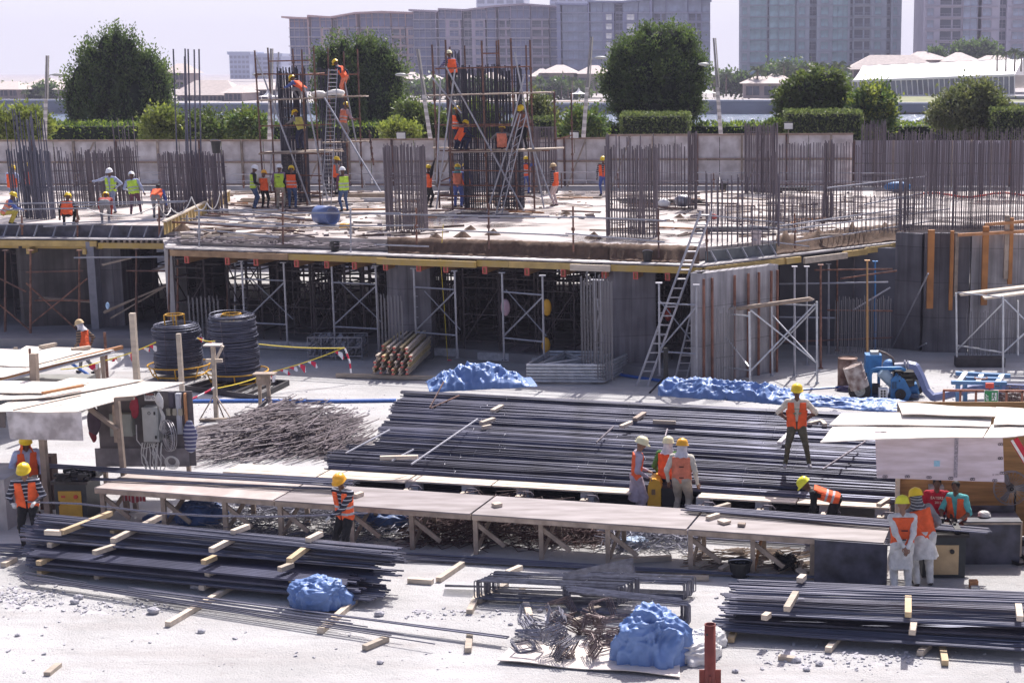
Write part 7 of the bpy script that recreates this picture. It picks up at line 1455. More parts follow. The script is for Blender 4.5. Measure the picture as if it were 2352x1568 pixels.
# == BENDING MACHINES AND CUTTER
def bender(label, x0, x1, yb, h, dep, doorm, knob, dx=0, rot=0):
 a, b = gz(x0, yb, 0), gz(x1, yb, 0); w = b[0] - a[0]; c = (a + b) / 2 + V(0, dep / 2, 0); T = thing('bar_bending_machine', label, 'machine', c)
 q = MB(); q.box(c + ZZ * (h / 2 - .02), (w, dep, h - .08)); q.build('body', M('dark_machine_paint', (.035, .04, .045), .45, .2, .2, 5), T)
 q = MB(); q.box(c + V(-w * .02, -dep / 2 - .008, h * .46 - .03), (w * .72, .02, h * .66)); d = q.build('door', doorm, T)
 q = MB(); q.lathe(c + V(w * .18, -dep / 2 - .02, h * .62), [(.045, 0), (.045, .03), (.02, .035), (.001, .035)], 12, V(0, -1, 0)); q.build('knob', knob, d)
 q = MB(); q.box(c + V(-w * .22, -dep / 2 - .022, h * .62), (.09, .006, .05)); q.build('plate', redpaint, d)
 q = MB(); q.box(c + V(-w * .36, -dep / 2 - .03, h * .46), (.02, .03, .1)); q.build('handle', blackp, d)
 q = MB(); q.box(c + ZZ * (h - .03), (w + .12, dep + .1, .06)); q.build('table_plate', M('oily_plate', (.04, .035, .035), .35, .5, .4, 6), T)
 q = MB(); q.lathe(c + ZZ * (h), [(.01, .04), (.26, .04), (.28, .02), (.28, 0)], 24); q.build('turntable', M('worn_steel_disc', (.10, .09, .09), .35, .7, .3, 8), T)
 q = MB()
 for ax, ay in ((-.3, .15), (-.2, -.2), (.05, .25), (.24, -.1), (.3, .2), (-.05, 0)): q.lathe(c + V(ax, ay * dep, h), [(.03, 0), (.03, .12), (.001, .12)], 8)
 q.box(c + V(.32 * w, 0, h + .04), (.12, dep * .9, .08)); q.build('bending_pin', blackp, T); return T
bender('yellow and dark bar bending machine at the left end of the bench', 130, 203, 1196, .88, .75, M('bender_yellow_door', (.50, .29, .04), .5, 0, .12, 5), redpaint)
bender('dark bar bending machine with pale door beside the two white robed men', 2118, 2216, 1328, .88, .85, M('bender_tan_door', (.48, .34, .19), .6, 0, .12, 5), blackp)
q = MB(); c = gz(165, 1097, .92)
for i in range(26): p = c + V(ry.uniform(-.35, .4), ry.uniform(-.2, .3), ry.uniform(0, .12)); q.box(p, (ry.uniform(.05, .25), .06, .06), unit(V(1, ry.uniform(-1, 1), 0)), None, None)
o = single(q, 'tool_heap', blackp, 'black tools and offcuts heaped on the left bending machine', 'tools')
c = gz(1505, 1190, 0); T = thing('bar_cutter', 'yellow bar cutting machine with round guard beside the men in headscarves', 'machine', c)
q = MB(); pts = [(-.14, .04), (.12, .04), (.15, .25), (.15, .62), (.1, .80), (0, .86), (-.1, .84), (-.15, .7), (-.16, .3)]; n = len(pts)
q.add([c + V(x, -.1, z + .05) for x, z in pts] + [c + V(x + .03, .42, z + .05) for x, z in pts], [tuple(range(n)), tuple(range(n, 2 * n))[::-1]] + [(i, i + n, (i + 1) % n + n, (i + 1) % n) for i in range(n)]); q.build('guard', yellowp, T)
q = MB(); q.box(c + V(.28, .2, .4), (.3, .6, .6)); q.build('housing', blackp, T)
for dx, dy in ((-.1, -.05), (.35, -.05), (.35, .45)): q = MB(); q.lathe(c + V(dx, dy, .08), [(.01, -.03), (.08, -.03), (.08, .03), (.01, .03)], 12, V(1, 0, 0)); q.build('wheel', rubber, T)
q = MB(); q.box(c + V(-.03, -.11, .62), (.08, .01, .12)); q.build('warning_plate', M('brown_plate', (.2, .12, .06), .6), T)
# == SHELTERS
SH = 2.88; T = thing('work_shelter', 'plywood roofed shelter over the right bending machine', 'shelter', gz(2200, 1290, 0))
def roofsheet(name, P4, m, T, nu=10, nv=5, amp=.03, seed=1, curl=0):
 P4 = [np.array(p) for p in P4]; q = MB()
 q.sheet(lambda u, v: (P4[0] * (1 - u) + P4[1] * u) * (1 - v) + (P4[3] * (1 - u) + P4[2] * u) * v + ZZ * (amp * mnoise.noise(Vector((u * 2.5, v * 2, seed))) + curl * (1 - u) ** 3), nu, nv, .02)
 return q.build(name, m, T)
rs1 = M('sun_bleached_ply', (.60, .52, .44), .7, 0, .08, 1.5, grain=(.4, 3.5, 3), bump=.1, bs=10, col2=(.80, .74, .68), contrast=.6)
z0 = SH
roofsheet('roof_sheet', [gz(1905, 970, z0 + .05), gz(2274, 978, z0 + .05), gz(2280, 948, z0 + .12), gz(1932, 944, z0 + .12)], rs1, T, curl=-.04)
roofsheet('roof_sheet', [gz(1884, 1008, z0), gz(2258, 1002, z0), gz(2274, 976, z0 + .01), gz(1915, 972, z0 + .02)], rs1, T, curl=-.05, seed=2)
roofsheet('roof_sheet', [gz(2072, 950, z0 + .16), gz(2286, 955, z0 + .16), gz(2290, 936, z0 + .2), gz(2062, 924, z0 + .2)], rs1, T, seed=3)
roofsheet('roof_sheet', [gz(2260, 1004, z0 + .04), gz(2440, 996, z0 + .04), gz(2440, 974, z0 + .05), gz(2278, 974, z0 + .05)], rs1, T, seed=4)
roofsheet('roof_sheet', [gz(2282, 974, z0 + .10), gz(2440, 974, z0 + .10), gz(2440, 942, z0 + .14), gz(2288, 934, z0 + .14)], rs1, T, seed=5)
Yf = gz(2160, 994, SH)[1] + .05
q = MB(); a, b, c_, d_ = gy(2010, 991, Yf), gy(2303, 997, Yf), gy(2307, 1107, Yf), gy(2014, 1097, Yf); q.add([a, b, c_, d_] + [p + V(0, .02, 0) for p in (a, b, c_, d_)], [(0, 3, 2, 1), (4, 5, 6, 7), (0, 1, 5, 4), (2, 3, 7, 6), (1, 2, 6, 5), (3, 0, 4, 7)]); fas = q.build('fascia_panel', M('pinkish_fascia_ply', (.58, .47, .49), .7, 0, .12, 3, grain=(.5, 2, 3), col2=(.66, .56, .61), contrast=.3, detail=9), T)
q = MB(); q.box(gy(2196, 1045, Yf - .006), (.07, .006, .86)); q.build('stained_strip', M('speckled_strip', (.30, .26, .30), .8, 0, .3, 40, contrast=.2), fas)
q = MB(); q.box(gy(2152, 1064, Yf - .006), (.11, .006, .11)); q.build('blue_patch', M('pale_blue_paint_patch', (.30, .50, .62), .7, 0, .1, 20), fas)
for i, (x, y) in enumerate([(2030, 993), (2080, 994), (2129, 993), (2180, 995), (2232, 997), (2285, 1000), (2033, 1094), (2084, 1094), (2134, 1096), (2184, 1098), (2234, 1100), (2285, 1103), (2298, 1020), (2298, 1052), (2302, 1086)]):
 q = MB()
 for s in (-1, 1): q.ring(gy(x + s * 2.5, y, Yf - .012), .022, .006, V(0, 1, 0), 10, 4)
 q.build('wire_tie', oldbar, fas)
text(fas, 'B 1001', *gy(2288, 1090, Yf - .008), .05, M('faint_stencil', (.34, .28, .30), .8), name='stencil')
Yk = gz(2200, 1266, 0)[1] + 1.0
q = MB(); a, b = gy(2058, 1090, Yk), gy(2440, 1268, Yk); q.box(((a[0] + b[0]) / 2, Yk, SH / 2), (b[0] - a[0], .025, SH - .04)); q.build('back_wall', M('orange_brown_ply', (.44, .25, .10), .6, 0, .3, 2, bump=.1, grain=(.5, 3, 5)), T)
q = MB(); q.box((b[0] + .02, Yk - 1.1, SH / 2), (.03, 2.2, SH - .1)); q.build('side_wall', MATS['orange_brown_ply'], T)
for x, dy in ((2062, -.1), (2062, -2.4), (2420, -2.4)): p = gy(x, 1100, Yk + dy); q = MB(); q.beam(V(p[0], Yk + dy, 0), V(p[0], Yk + dy, SH - .02), .1, .08); q.build('post', wood, T)
for i, (x, y, w, h, m, lab) in enumerate([(2150, 1125, .3, .2, greyp, 'grey box fixed on the shelter wall'), (2130, 1150, .2, .25, M('pinkish_carton', (.5, .3, .32), .7), 'pinkish carton fixed on the shelter wall')]):
 p = gy(x, y, Yk - .12); q = MB(); q.box(p, (w, .2, h)); single(q, 'wall_box', m, lab, 'box')
p = gy(2348, 1040, Yf + .1); q = MB(); q.box(p, (.16, .03, .62), unit(V(.8, 0, .5)), V(0, 1, 0), unit(V(.5, 0, -.8))); q.mi = 1; q.box(p + V(-.05, -.02, 0), (.05, .02, .6), unit(V(.8, 0, .5)), V(0, 1, 0), unit(V(.5, 0, -.8))); single(q, 'red_cloth', [M('red_jersey', (.5, .03, .05), .8), sack], 'red and white cloth hanging at the right edge of the shelter', 'cloth')
p = gz(2245, 1282, 0); T = thing('tool_chest', 'dark open topped plywood chest at the back of the right shelter', 'chest', p)
q = MB(); q.box(p + V(0, .3, .5), (1.5, .03, 1.0)); q.box(p + V(0, -.35, .42), (1.5, .03, .85)); q.box(p + V(.75, 0, .42), (.03, .7, .85)); q.box(p + V(-.75, 0, .42), (.03, .7, .85)); q.box(p + V(0, 0, .86), (1.56, .75, .02)); q.build('box', ply_black, T)
q = MB(); q.box(p + V(0, -.37, .83), (1.56, .02, .04)); q.box(p + V(.78, -.3, .5), (.05, .05, .7)); q.build('trim', wood_old, T)
crumple('small white cloth lying on the dark chest', p + V(.1, -.05, .88), .12, .09, .1, 31, sack, name='cloth', nu=30, nv=18, cat='cloth')
def fan(label, cx_, cy_, Y, r, pole_b, squash=1.0, ax=V(0, -1, 0)):
 c = gy(cx_, cy_, Y); T = thing('pedestal_fan', label, 'fan', V(c[0], Y, 0)); cage_m = M('fan_cage_wire', (.35, .34, .36), .4, .5)
 q = MB(); x, y, d = frame(ax)
 for k in range(3): q.ring(c + d * .05 * (1 - k), r * (1 - .04 * abs(k - 1)), .008, ax, 24, 4)
 for k in range(26):
  a = 2 * math.pi * k / 26; e = math.cos(a) * x + math.sin(a) * y; q.ptube([c + d * .09, c + d * .08 + e * r * .5, c + e * r], .004, 3); q.ptube([c - d * .09, c - d * .08 + e * r * .5, c + e * r], .004, 3)
 q.build('cage', cage_m, T)
 for k in range(3):
  a = 2 * math.pi * k / 3; e = math.cos(a) * x + math.sin(a) * y; s = np.cross(d, e); q = MB(); q.add([c + e * .05 - s * .03, c + e * r * .85 - s * .09 + d * .03, c + e * r * .85 + s * .09 - d * .03, c + e * .05 + s * .03], [(0, 1, 2, 3)]); q.add([c + d * .004 + e * .05 - s * .03, c + d * .004 + e * r * .85 - s * .09 + d * .03, c + d * .004 + e * r * .85 + s * .09 - d * .03, c + d * .004 + e * .05 + s * .03], [(3, 2, 1, 0)]); q.build('blade', M('grey_fan_blade', (.2, .2, .22), .4), T)
 q = MB(); q.lathe(c - d * .12, [(.01, 0), (.08, 0), (.08, .2), (.01, .22)], 14, d); q.build('motor', blackp, T)
 if pole_b: q = MB(); q.tube(V(c[0] + .1, Y + .05, 0), c + V(.1, .05, 0), .025, 8); q.lathe(V(c[0] + .1, Y + .05, 0), [(.25, 0), (.25, .03), (.03, .05)], 16); q.build('pole', blackp, T)
 return T
fan('dark pedestal fan standing against the orange plywood at the right', 2322, 1120, Yk - .5, .36, True)
q = MB(); c = gz(2335, 1288, 0)
for k in range(4): q.ring(c + V(0, 0, .02 + .02 * k), .3 + .03 * k, .012, None, 22, 4, .16)
single(q, 'cable_coil', blackp, 'black cable coiled on the ground at the foot of the right fan', 'cable')
q = MB(); q.box(gz(2236, 1340, .08), (.16, .14, .14)); q.mi = 1; q.box(gz(2240, 1350, .04), (.16, .12, .07)); single(q, 'wood_wedge', [wood_or, greyp], 'small orange wood block lying right of the pale machine', 'block')
ZL = 2.45; T = thing('work_shelter', 'plywood roofed shelter over the left bending machine', 'shelter', gz(150, 1150, 0))
roofsheet('roof_sheet', [gz(-40, 944, ZL), gz(176, 946, ZL), gz(426, 878, ZL), gz(150, 872, ZL)], rs1, T, seed=6, amp=.02)
roofsheet('roof_sheet', [gz(-60, 920, ZL + .05), gz(120, 912, ZL + .05), gz(330, 872, ZL + .05), gz(160, 868, ZL + .05)], rs1, T, seed=7, amp=.03)
roofsheet('roof_sheet', [gz(-60, 900, ZL + .1), gz(96, 902, ZL + .1), gz(205, 878, ZL + .1), gz(-60, 872, ZL + .12)], rs1, T, seed=8, amp=.02)
tbeam('brown batten lying on the left shelter roof', gz(98, 902, ZL + .16), gz(190, 885, ZL + .16), .1, .05, wood_or)
tbeam('thin grey strip lying along the left shelter roof', gz(30, 942, ZL + .09), gz(185, 908, ZL + .1), .04, .02, wood_old)
Yf = gz(80, 946, ZL)[1] + .05
q = MB(); P = [gy(14, 946, Yf), gy(186, 946, Yf), gy(191, 1012, Yf), gy(23, 1008, Yf)]; q.add(P + [p + V(0, .02, 0) for p in P], [(0, 3, 2, 1), (4, 5, 6, 7), (0, 1, 5, 4), (2, 3, 7, 6), (1, 2, 6, 5), (3, 0, 4, 7)]); q.build('fascia_panel', M('muddy_white_panel', (.52, .47, .46), .7, 0, .3, 3.2, col2=(.66, .62, .62), contrast=.25, detail=8), T)
q = MB(); P = [gy(-60, 946, Yf + .3), gy(12, 946, Yf + .3), gy(12, 982, Yf + .3), gy(-60, 980, Yf + .3)]; q.add(P + [p + V(0, .02, 0) for p in P], [(0, 3, 2, 1), (4, 5, 6, 7), (0, 1, 5, 4), (2, 3, 7, 6), (1, 2, 6, 5), (3, 0, 4, 7)]); q.build('fascia_panel', M('dark_fascia', (.14, .12, .12), .8), T)
for xb, yb, xt, yt, Y, w in [(98, 1010, 98, 1125, 31.8, .15), (285, 1075, 268, 912, 32.2, .12)]:
 p, r = gy(xb, yb, Y), gy(xt, yt, Y); p[2] = 0 if yb > 1050 else p[2]
 if xb == 98: p = gy(98, 1008, Y); r = V(p[0], Y, 0)
 q = MB(); q.beam(p, r, w, w * .8); q.build('post', wood_old, T)
q = MB(); q.beam(gy(205, 938, 32.1), gy(270, 986, 32.1), .1, .08); q.build('brace', wood_old, T)
q = MB(); q.beam(gy(266, 916, 32.1), gy(308, 913, 32.1), .08, .08); q.build('brace', wood_old, T)
for x, y, Y, w, h, zt in [(78, 900, 34.3, .16, .14, 812), (264, 934, 33, .1, .1, 929)]:
 p = gy(x, y, Y); q = MB(); q.beam(p - ZZ * .8, gy(x, zt, Y), w, h); q.build('post', wood_old, T)
Ye = 33.6; a, b = gy(217, 905, Ye), gy(434, 1077, Ye - .4); eT = thing('switchboard', 'dark plywood board carrying electric boxes at the side of the left shelter', 'switchboard', V((a[0] + b[0]) / 2, Ye, 0))
q = MB(); q.box(((a[0] + b[0]) / 2 , Ye + .1, (a[2] + b[2]) / 2 + .0), (b[0] - a[0], .03, a[2] - b[2] + .1)); q.build('board', M('dark_board_ply', (.14, .125, .13), .8, 0, .3, 3, contrast=.4, detail=8), eT)
q = MB(); a2, b2 = gy(216, 1030, Ye), gy(434, 1072, Ye); q.box(((a2[0] + b2[0]) / 2, Ye + .05, (a2[2] + b2[2]) / 2), (b2[0] - a2[0], .03, a2[2] - b2[2])); q.build('lower_board', M('grey_board_ply', (.20, .18, .19), .8, 0, .3, 3), eT)
for x in (235, 428): p = gy(x, 1070, Ye); q = MB(); q.beam(V(p[0], Ye + .15, 0), V(p[0], Ye + .15, 2.2), .1, .08); q.build('post', wood_old, eT)
def encl(x0, y0, x1, y1, dep, m, nm='enclosure'):
 p, r = gy(x0, y0, Ye - dep), gy(x1, y1, Ye - dep); q = MB(); q.box(((p[0] + r[0]) / 2, Ye - dep / 2 + .05, (p[2] + r[2]) / 2), (r[0] - p[0], dep, p[2] - r[2])); o = q.build(nm, m, eT)
 q = MB(); q.box(((p[0] + r[0]) / 2, Ye - dep + .04, (p[2] + r[2]) / 2), (r[0] - p[0] - .05, .015, p[2] - r[2] - .05)); q.build('door', m, o); return o, p, r
o, p, r = encl(248, 952, 302, 1003, .2, M('olive_grey_box', (.30, .31, .28), .5))
o, p, r = encl(323, 937, 364, 1016, .28, greyp)
for z in (p[2] - .12, r[2] + .12): q = MB(); q.box((r[0] - .05, Ye - .28, z), (.03, .03, .07)); q.build('latch', blackp, o)
q = MB(); q.ring(V((p[0] + r[0]) / 2, Ye - .27, p[2] - .12), .03, .006, V(0, 1, 0), 14, 4); q.build('lock', blackp, o)
for i, x in enumerate((384, 399, 412)): encl(x - 5, 940, x + 5, 955, .14, M('beige_socket', (.42, .38, .30), .6), 'socket')
encl(400, 905, 418, 998, .1, M('white_conduit_panel', (.5, .5, .54), .6), 'cable_tray'); encl(419, 905, 427, 985, .12, wood_or, 'side_batten')
encl(384, 902, 400, 938, .06, M('dark_cloth_board', (.08, .07, .09), .9), 'dark_panel')
for i in range(13):
 x = 325 + i * 4 + ry.uniform(-2, 2); pts = [gy(x, 1016, Ye - .12), gy(x + ry.uniform(-8, 10), 1040, Ye - .2), gy(x + ry.uniform(-10, 16), 1062, Ye - .2), gy(x + ry.uniform(-6, 18), 1085, Ye - .15)]; pts[-1][2] = max(pts[-1][2], .05); q = MB(); q.ptube(pts, .012, 5); q.build('cable', ropew, eT)
for i in range(4): q = MB(); q.ptube([gy(365 + i, 935, Ye - .2), gy(372 + i * 2, 955, Ye - .2), gy(366 + i * 4, 985, Ye - .25), gy(380 + i * 3, 1000, Ye - .2)], .014, 5); q.build('cable', ropew, eT)
q = MB(); q.ptube([gy(313, 975, Ye - .15), gy(314, 1010, Ye - .2), gy(330, 1030, Ye - .2), gy(362, 1020, Ye - .15)], .012, 5); q.build('cable', ropew, eT)
q = MB()
for k in range(4): q.ring(gy(395, 1062, Ye - .25) + V(0, 0, .01 * k), .16 - .02 * k, .01, V(0, 1, .2), 18, 4)
q.build('cable_loop', ropew, eT)
fan('round wire fan leaning on the switchboard under the left shelter', 387, 1000, Ye - .35, .36, False, ax=unit(V(-.75, -.65, 0)))
p, r = gy(331, 903, Ye - .05), gy(357, 920, Ye - .05); sg = thing('warning_sign', 'small white danger sign above the grey enclosure', 'sign', ((p + r) / 2)); cx, cz = (p[0] + r[0]) / 2, (p[2] + r[2]) / 2; w, h = r[0] - p[0], p[2] - r[2]
q = MB(); q.box((cx, Ye - .05, cz), (w, .01, h)); q.build('plate', whitep, sg); q = MB(); q.box((cx, Ye - .058, cz + h * .36), (w * .92, .006, h * .24)); q.build('header', blackp, sg)
text(sg, 'DANGER', cx + .01, Ye - .064, cz + h * .36, .04, redpaint); tm = M('sign_ink', (.05, .04, .10), .6)
for i, s in enumerate(['WATCH YOUR', 'HANDS AND', 'FINGERS']): text(sg, s, cx - w * .14, Ye - .06, cz + h * (.12 - .17 * i), .028, tm)
q = MB(); q.ring((cx + w * .34, Ye - .058, cz - h * .15), .022, .005, V(0, 1, 0), 12, 4); q.tube((cx + w * .3, Ye - .058, cz + h * .12), (cx + w * .33, Ye - .058, cz - h * .05), .006, 4); q.build('hand_symbol', tm, sg)
for x, y, lab, m, rz_ in [(310, 935, 'red bag hanging beside the grey enclosure', M('dark_red_bag', (.30, .03, .05), .7, 0, .2, 8), .26), (270, 930, 'yellowish bag hanging under the left shelter roof', M('yellow_bag', (.40, .30, .06), .7), .16), (366, 920, 'pale cloth hanging on the switchboard', sack, .2), (215, 965, 'dark jacket hanging at the left side of the switchboard', M('dark_jacket', (.07, .05, .07), .9), .35), (436, 1002, 'checked scarf hanging at the right edge of the switchboard', M('check_scarf', (.10, .10, .2), .8, stripe=((.5, .5, .55), .09, .35, 2, 0)), .38), (212, 1000, 'dark red cloth hanging beside the fascia panel', M('dark_red_cloth', (.18, .03, .04), .9), .16)]:
 c = gy(x, y, Ye - .15); q = MB(); q.ball(c, rz_, 12, 8, (.42, .18, 1)); q.v = [tuple(np.array(p_) + .06 * V(mnoise.noise(Vector(p_) * 5), 0, 0) * V(1, 1, 1)) for p_ in q.v]; single(q, 'hanging_cloth', m, lab, 'cloth', smooth=True)
p = gz(310, 1158, .3); q = MB(); q.grid(lambda u, v: p + V((u - .5) * .5, .03 * math.sin(u * 12), .42 - v * .36 + .02 * math.sin(u * 9)), 14, 6); single(q, 'checked_cloth', M('red_check_cloth', (.45, .08, .10), .8, stripe=((.6, .5, .5), .08, .3, 0, 0)), 'red checked cloth hanging under the left table', 'cloth')
q = MB(); a, b = gy(-80, 1035, 30.9), gy(14, 1165, 30.9); q.box(((a[0] + b[0]) / 2, 31.6, .55), (b[0] - a[0], 1.4, 1.1)); single(q, 'concrete_counter', M('counter_concrete', (.36, .34, .34), .9, 0, .15, 3), 'low concrete counter at the left edge behind the standing worker', 'counter')
q = MB(); q.box(gy(112, 1110, 32.6), (.32, .3, 1.3)); single(q, 'brown_box_post', M('dark_brown_ply', (.12, .08, .07), .8), 'brown plywood box post behind the left machine', 'post')
T = thing('plywood_platform', 'plywood sheets laid on timbers at the upper left edge of the yard', 'platform', gz(120, 900, 0)); ZP = 1.7
roofsheet('sheet', [gz(-60, 866, ZP), gz(8, 866, ZP), gz(262, 802, ZP), gz(60, 794, ZP)], rs1, T, seed=11, amp=.02)
roofsheet('sheet', [gz(-60, 836, ZP + .04), gz(60, 842, ZP + .04), gz(195, 806, ZP + .04), gz(-60, 800, ZP + .06)], rs1, T, seed=12, amp=.02)
q = MB(); q.beam(gz(-40, 878, ZP - .06), gz(280, 797, ZP - .03), .1, .1); q.build('edge_beam', wood_or, T)
q = MB(); q.tube(gz(-40, 888, ZP - .12), gz(262, 808, ZP - .1), .035, 6); q.build('edge_tube', galv, T)
for x0, y0, x1, y1 in [(165, 803, 207, 797), (92, 797, 128, 790)]: q = MB(); q.beam(gz(x0, y0, ZP + .06), gz(x1, y1, ZP + .06), .12, .09); q.build('batten', wood, T)
for x, y in [(72, 870), (70, 812), (230, 815), (30, 800)]: p = gz(x, y, ZP - .1); q = MB(); q.beam(V(p[0], p[1] + .15, 0), p + V(0, .15, 0), .1, .1); q.build('leg', wood_old, T)
p = gy(78, 812, 37); q = MB(); q.beam(gy(83, 905, 37), gy(76, 812, 37), .17, .15); single(q, 'timber_stub', wood_old, 'thick weathered timber stub standing between the two plywood roofs', 'post')
q = MB(); q.tube(gy(72, 880, 37.4), gy(68, 800, 37.4), .03, 6); single(q, 'steel_stub', rustpipe, 'thin rusty tube standing behind the timber stub', 'tube')
q = MB(); q.box(gz(30, 905, .45), (4.2, 1.4, .9)); single(q, 'grey_crate', M('grey_crate', (.22, .22, .21), .8), 'large grey box under the upper left plywood sheets', 'box')
for x, yb, yt in [(226, 872, 845), (222, 868, 835)]: p = gz(x, yb, 0); q = MB(); q.beam(p, gy(x, yt, p[1]), .12, .1); single(q, 'short_post', wood_old, 'short post standing on the sand behind the left shelter roof', 'post', 'short posts behind the left shelter')
p = gz(143, 895, 0); q = MB()
for k in range(5): q.tube(gz(136 + k * 8, 898 + (k % 2) * 6, 0), gy(142, 865, p[1]), .012, 4)
single(q, 'bar_stool_rack', blackp, 'small tripod of black rods between the plywood roofs', 'stand')
for x, y, m, r_, lab in [(1161, 706, M('pale_pink_bag', (.45, .3, .36), .7), .28, 'pinkish bag hanging on a shoring frame under the slab'), (1256, 706, yellowp, .28, 'yellow bag hanging on a shoring frame under the slab'), (1254, 792, yellowp, .26, 'yellow water can standing on the raft in the shade'), (1534, 722, redpaint, .22, 'red fire bucket hanging behind the tall ladder'), (247, 702, M('blue_bottle', (.3, .45, .65), .3), .12, 'small blue bottle on a plank in the shaded left bay')]:
 Y = 49 if x > 400 else 51; c = gy(x, y, Y); q = MB(); q.ball(c, r_, 12, 8, (.55, .45, 1)); single(q, 'hanging_bag' if 'bag' in lab else 'container', m, lab, 'bag', smooth=True)
for i, (x, y) in enumerate([(1225, 806), (1190, 803), (1320, 800)]):
 q = MB(); c = gz(x, y, .36)
 for k in range(6): q.ptube(rrect(c + V(.05 * k, .03 * k, .02 * k), V(1, 0, 0), V(0, 1, 0), .7, .4), .01, 4, False)
 single(q, 'loose_hoops', oldbar, 'dark hoops lying on the raft under the slab', 'stirrups', 'dark hoops on the raft')
# == PEOPLE (one continuous skinned surface each; clothing, helmet and scarf as parts)
def sdf_seg(P, a, b, ra, rb, sq=None):
 ab = b - a; L2 = max(1e-9, float(ab @ ab)); t = np.clip(((P - a) @ ab) / L2, 0, 1); d = P - a - t[..., None] * ab
 if sq is not None: s_ = d @ sq[0]; d = d - (s_ * (1 - 1 / sq[1]))[..., None] * sq[0]
 return np.sqrt((d * d).sum(-1)) - (ra + (rb - ra) * t)
def smin(a, b, k): h = np.clip(.5 + .5 * (b - a) / k, 0, 1); return b + (a - b) * h - k * h * (1 - h)
def surface_nets(D, o, h):
 S = D < 0; nx, ny, nz = D.shape; c = [S[i:nx - 1 + i, j:ny - 1 + j, k:nz - 1 + k] for i in (0, 1) for j in (0, 1) for k in (0, 1)]
 cnt = sum(x.astype(np.int8) for x in c); act = (cnt > 0) & (cnt < 8); idx = -np.ones(act.shape, int); I = np.argwhere(act); idx[act] = np.arange(len(I))
 P = np.zeros((len(I), 3)); N = np.zeros(len(I)); cor = [(i, j, k) for i in (0, 1) for j in (0, 1) for k in (0, 1)]
 V8 = [D[I[:, 0] + i, I[:, 1] + j, I[:, 2] + k] for i, j, k in cor]
 for a in range(8):
  for b in range(a + 1, 8):
   if sum(abs(np.subtract(cor[a], cor[b]))) != 1: continue
   m = (V8[a] < 0) != (V8[b] < 0); t = np.where(m, V8[a] / (V8[a] - V8[b] + 1e-12), 0)
   P += m[:, None] * (np.array(cor[a]) + t[:, None] * (np.array(cor[b]) - np.array(cor[a]))); N += m
 P = o + h * (I + P / N[:, None]); Fq = []
 for ax in range(3):
  u, v = [(1, 2), (2, 0), (0, 1)][ax]; sl0 = [slice(1, -1)] * 3; A = S; sa = [slice(None)] * 3; sb = [slice(None)] * 3; sa[ax] = slice(0, -1); sb[ax] = slice(1, None)
  ch = S[tuple(sa)] != S[tuple(sb)]; E = np.argwhere(ch); ok = (E[:, u] > 0) & (E[:, v] > 0) & (E[:, u] < D.shape[u] - 1) & (E[:, v] < D.shape[v] - 1); E = E[ok]
  du = np.zeros(3, int); du[u] = 1; dv = np.zeros(3, int); dv[v] = 1; q = [idx[tuple((E - a * du - b * dv).T)] for a, b in ((0, 0), (1, 0), (1, 1), (0, 1))]; q = np.stack(q, 1)
  fl_ = S[tuple(E.T)]; q[fl_] = q[fl_][:, ::-1]; Fq.append(q)
 return P, np.concatenate(Fq)
def pm(key, col, **k): return M('cloth_' + key, col, .85, 0, k.pop('var', .28), k.pop('vs', 7), bump=1.4, bs=13, contrast=.5, **k)
SK = M('skin_dark', (.12, .06, .04), .55, 0, .1, 8); SK2 = M('skin_brown', (.26, .14, .09), .55, 0, .1, 8); EYE = M('dark_eye', (.01, .01, .01), .3)
orange = pm('orange_vest', (.85, .12, .035)); orange_f = pm('faded_orange_vest', (.72, .22, .13)); lime_v = pm('lime_vest', (.50, .72, .07)); yellow_v = pm('yellow_vest', (.55, .5, .12))
refl = pm('reflective_band', (.42, .42, .45)); hel_y = M('helmet_yellow', (.80, .55, .02), .35); hel_o = M('helmet_amber', (.80, .38, .02), .35); hel_p = M('helmet_cream', (.75, .70, .45), .4); hel_w = M('helmet_white', (.8, .8, .82), .35); hel_l = M('helmet_lemon', (.75, .72, .04), .35); hel_t = M('helmet_tan', (.62, .45, .24), .5)
navy = pm('navy', (.02, .025, .06)); blackc = pm('black', (.012, .012, .015)); denim = pm('denim', (.06, .10, .20)); blue_c = pm('blue_coverall', (.07, .11, .33)); ltden = pm('light_denim', (.25, .28, .40)); beige = pm('beige', (.42, .36, .29)); cream = pm('cream', (.60, .56, .48)); whitek = pm('white_robe', (.62, .60, .58)); lilac = pm('lilac_robe', (.36, .31, .38))
grey_c = pm('grey', (.20, .19, .20)); olive = pm('olive', (.085, .08, .055)); ltblue = pm('pale_blue_shirt', (.38, .42, .60)); maroon = pm('maroon', (.12, .05, .08)); teal = pm('teal', (.10, .40, .42)); redc = pm('red', (.42, .01, .03)); greenc = pm('green', (.08, .20, .05)); pinkp = pm('pale_pink', (.50, .40, .40)); yellowt = pm('yellow_trousers', (.5, .4, .08))
stripeb = pm('striped', (.03, .03, .045), stripe=((.5, .5, .55), .085, .22, 2, 0)); blstripe = pm('blue_striped', (.05, .06, .16), stripe=((.25, .2, .3), .07, .3, 2, 0)); glove = pm('glove', (.6, .58, .56)); shoe = pm('shoe', (.05, .045, .045)); shoe_l = pm('light_shoe', (.35, .33, .34)); scarfw = pm('white_scarf', (.60, .58, .62)); scarfo = pm('orange_scarf', (.75, .13, .04)); scarft = pm('teal_scarf', (.12, .32, .32)); hairm = M('black_hair', (.01, .01, .01), .7)
def ik(a, b, l1, l2, pole):
 d = b - a; L = np.linalg.norm(d); m = (l1 + l2) * .985
 if L > m: b = a + d / L * m; d = b - a; L = m
 u = d / L; x = (l1 * l1 - l2 * l2 + L * L) / (2 * L); y = math.sqrt(max(0, l1 * l1 - x * x)); p = pole - u * (pole @ u); p = p / (np.linalg.norm(p) + 1e-9); return a + u * x + p * y, b
NP = [0]
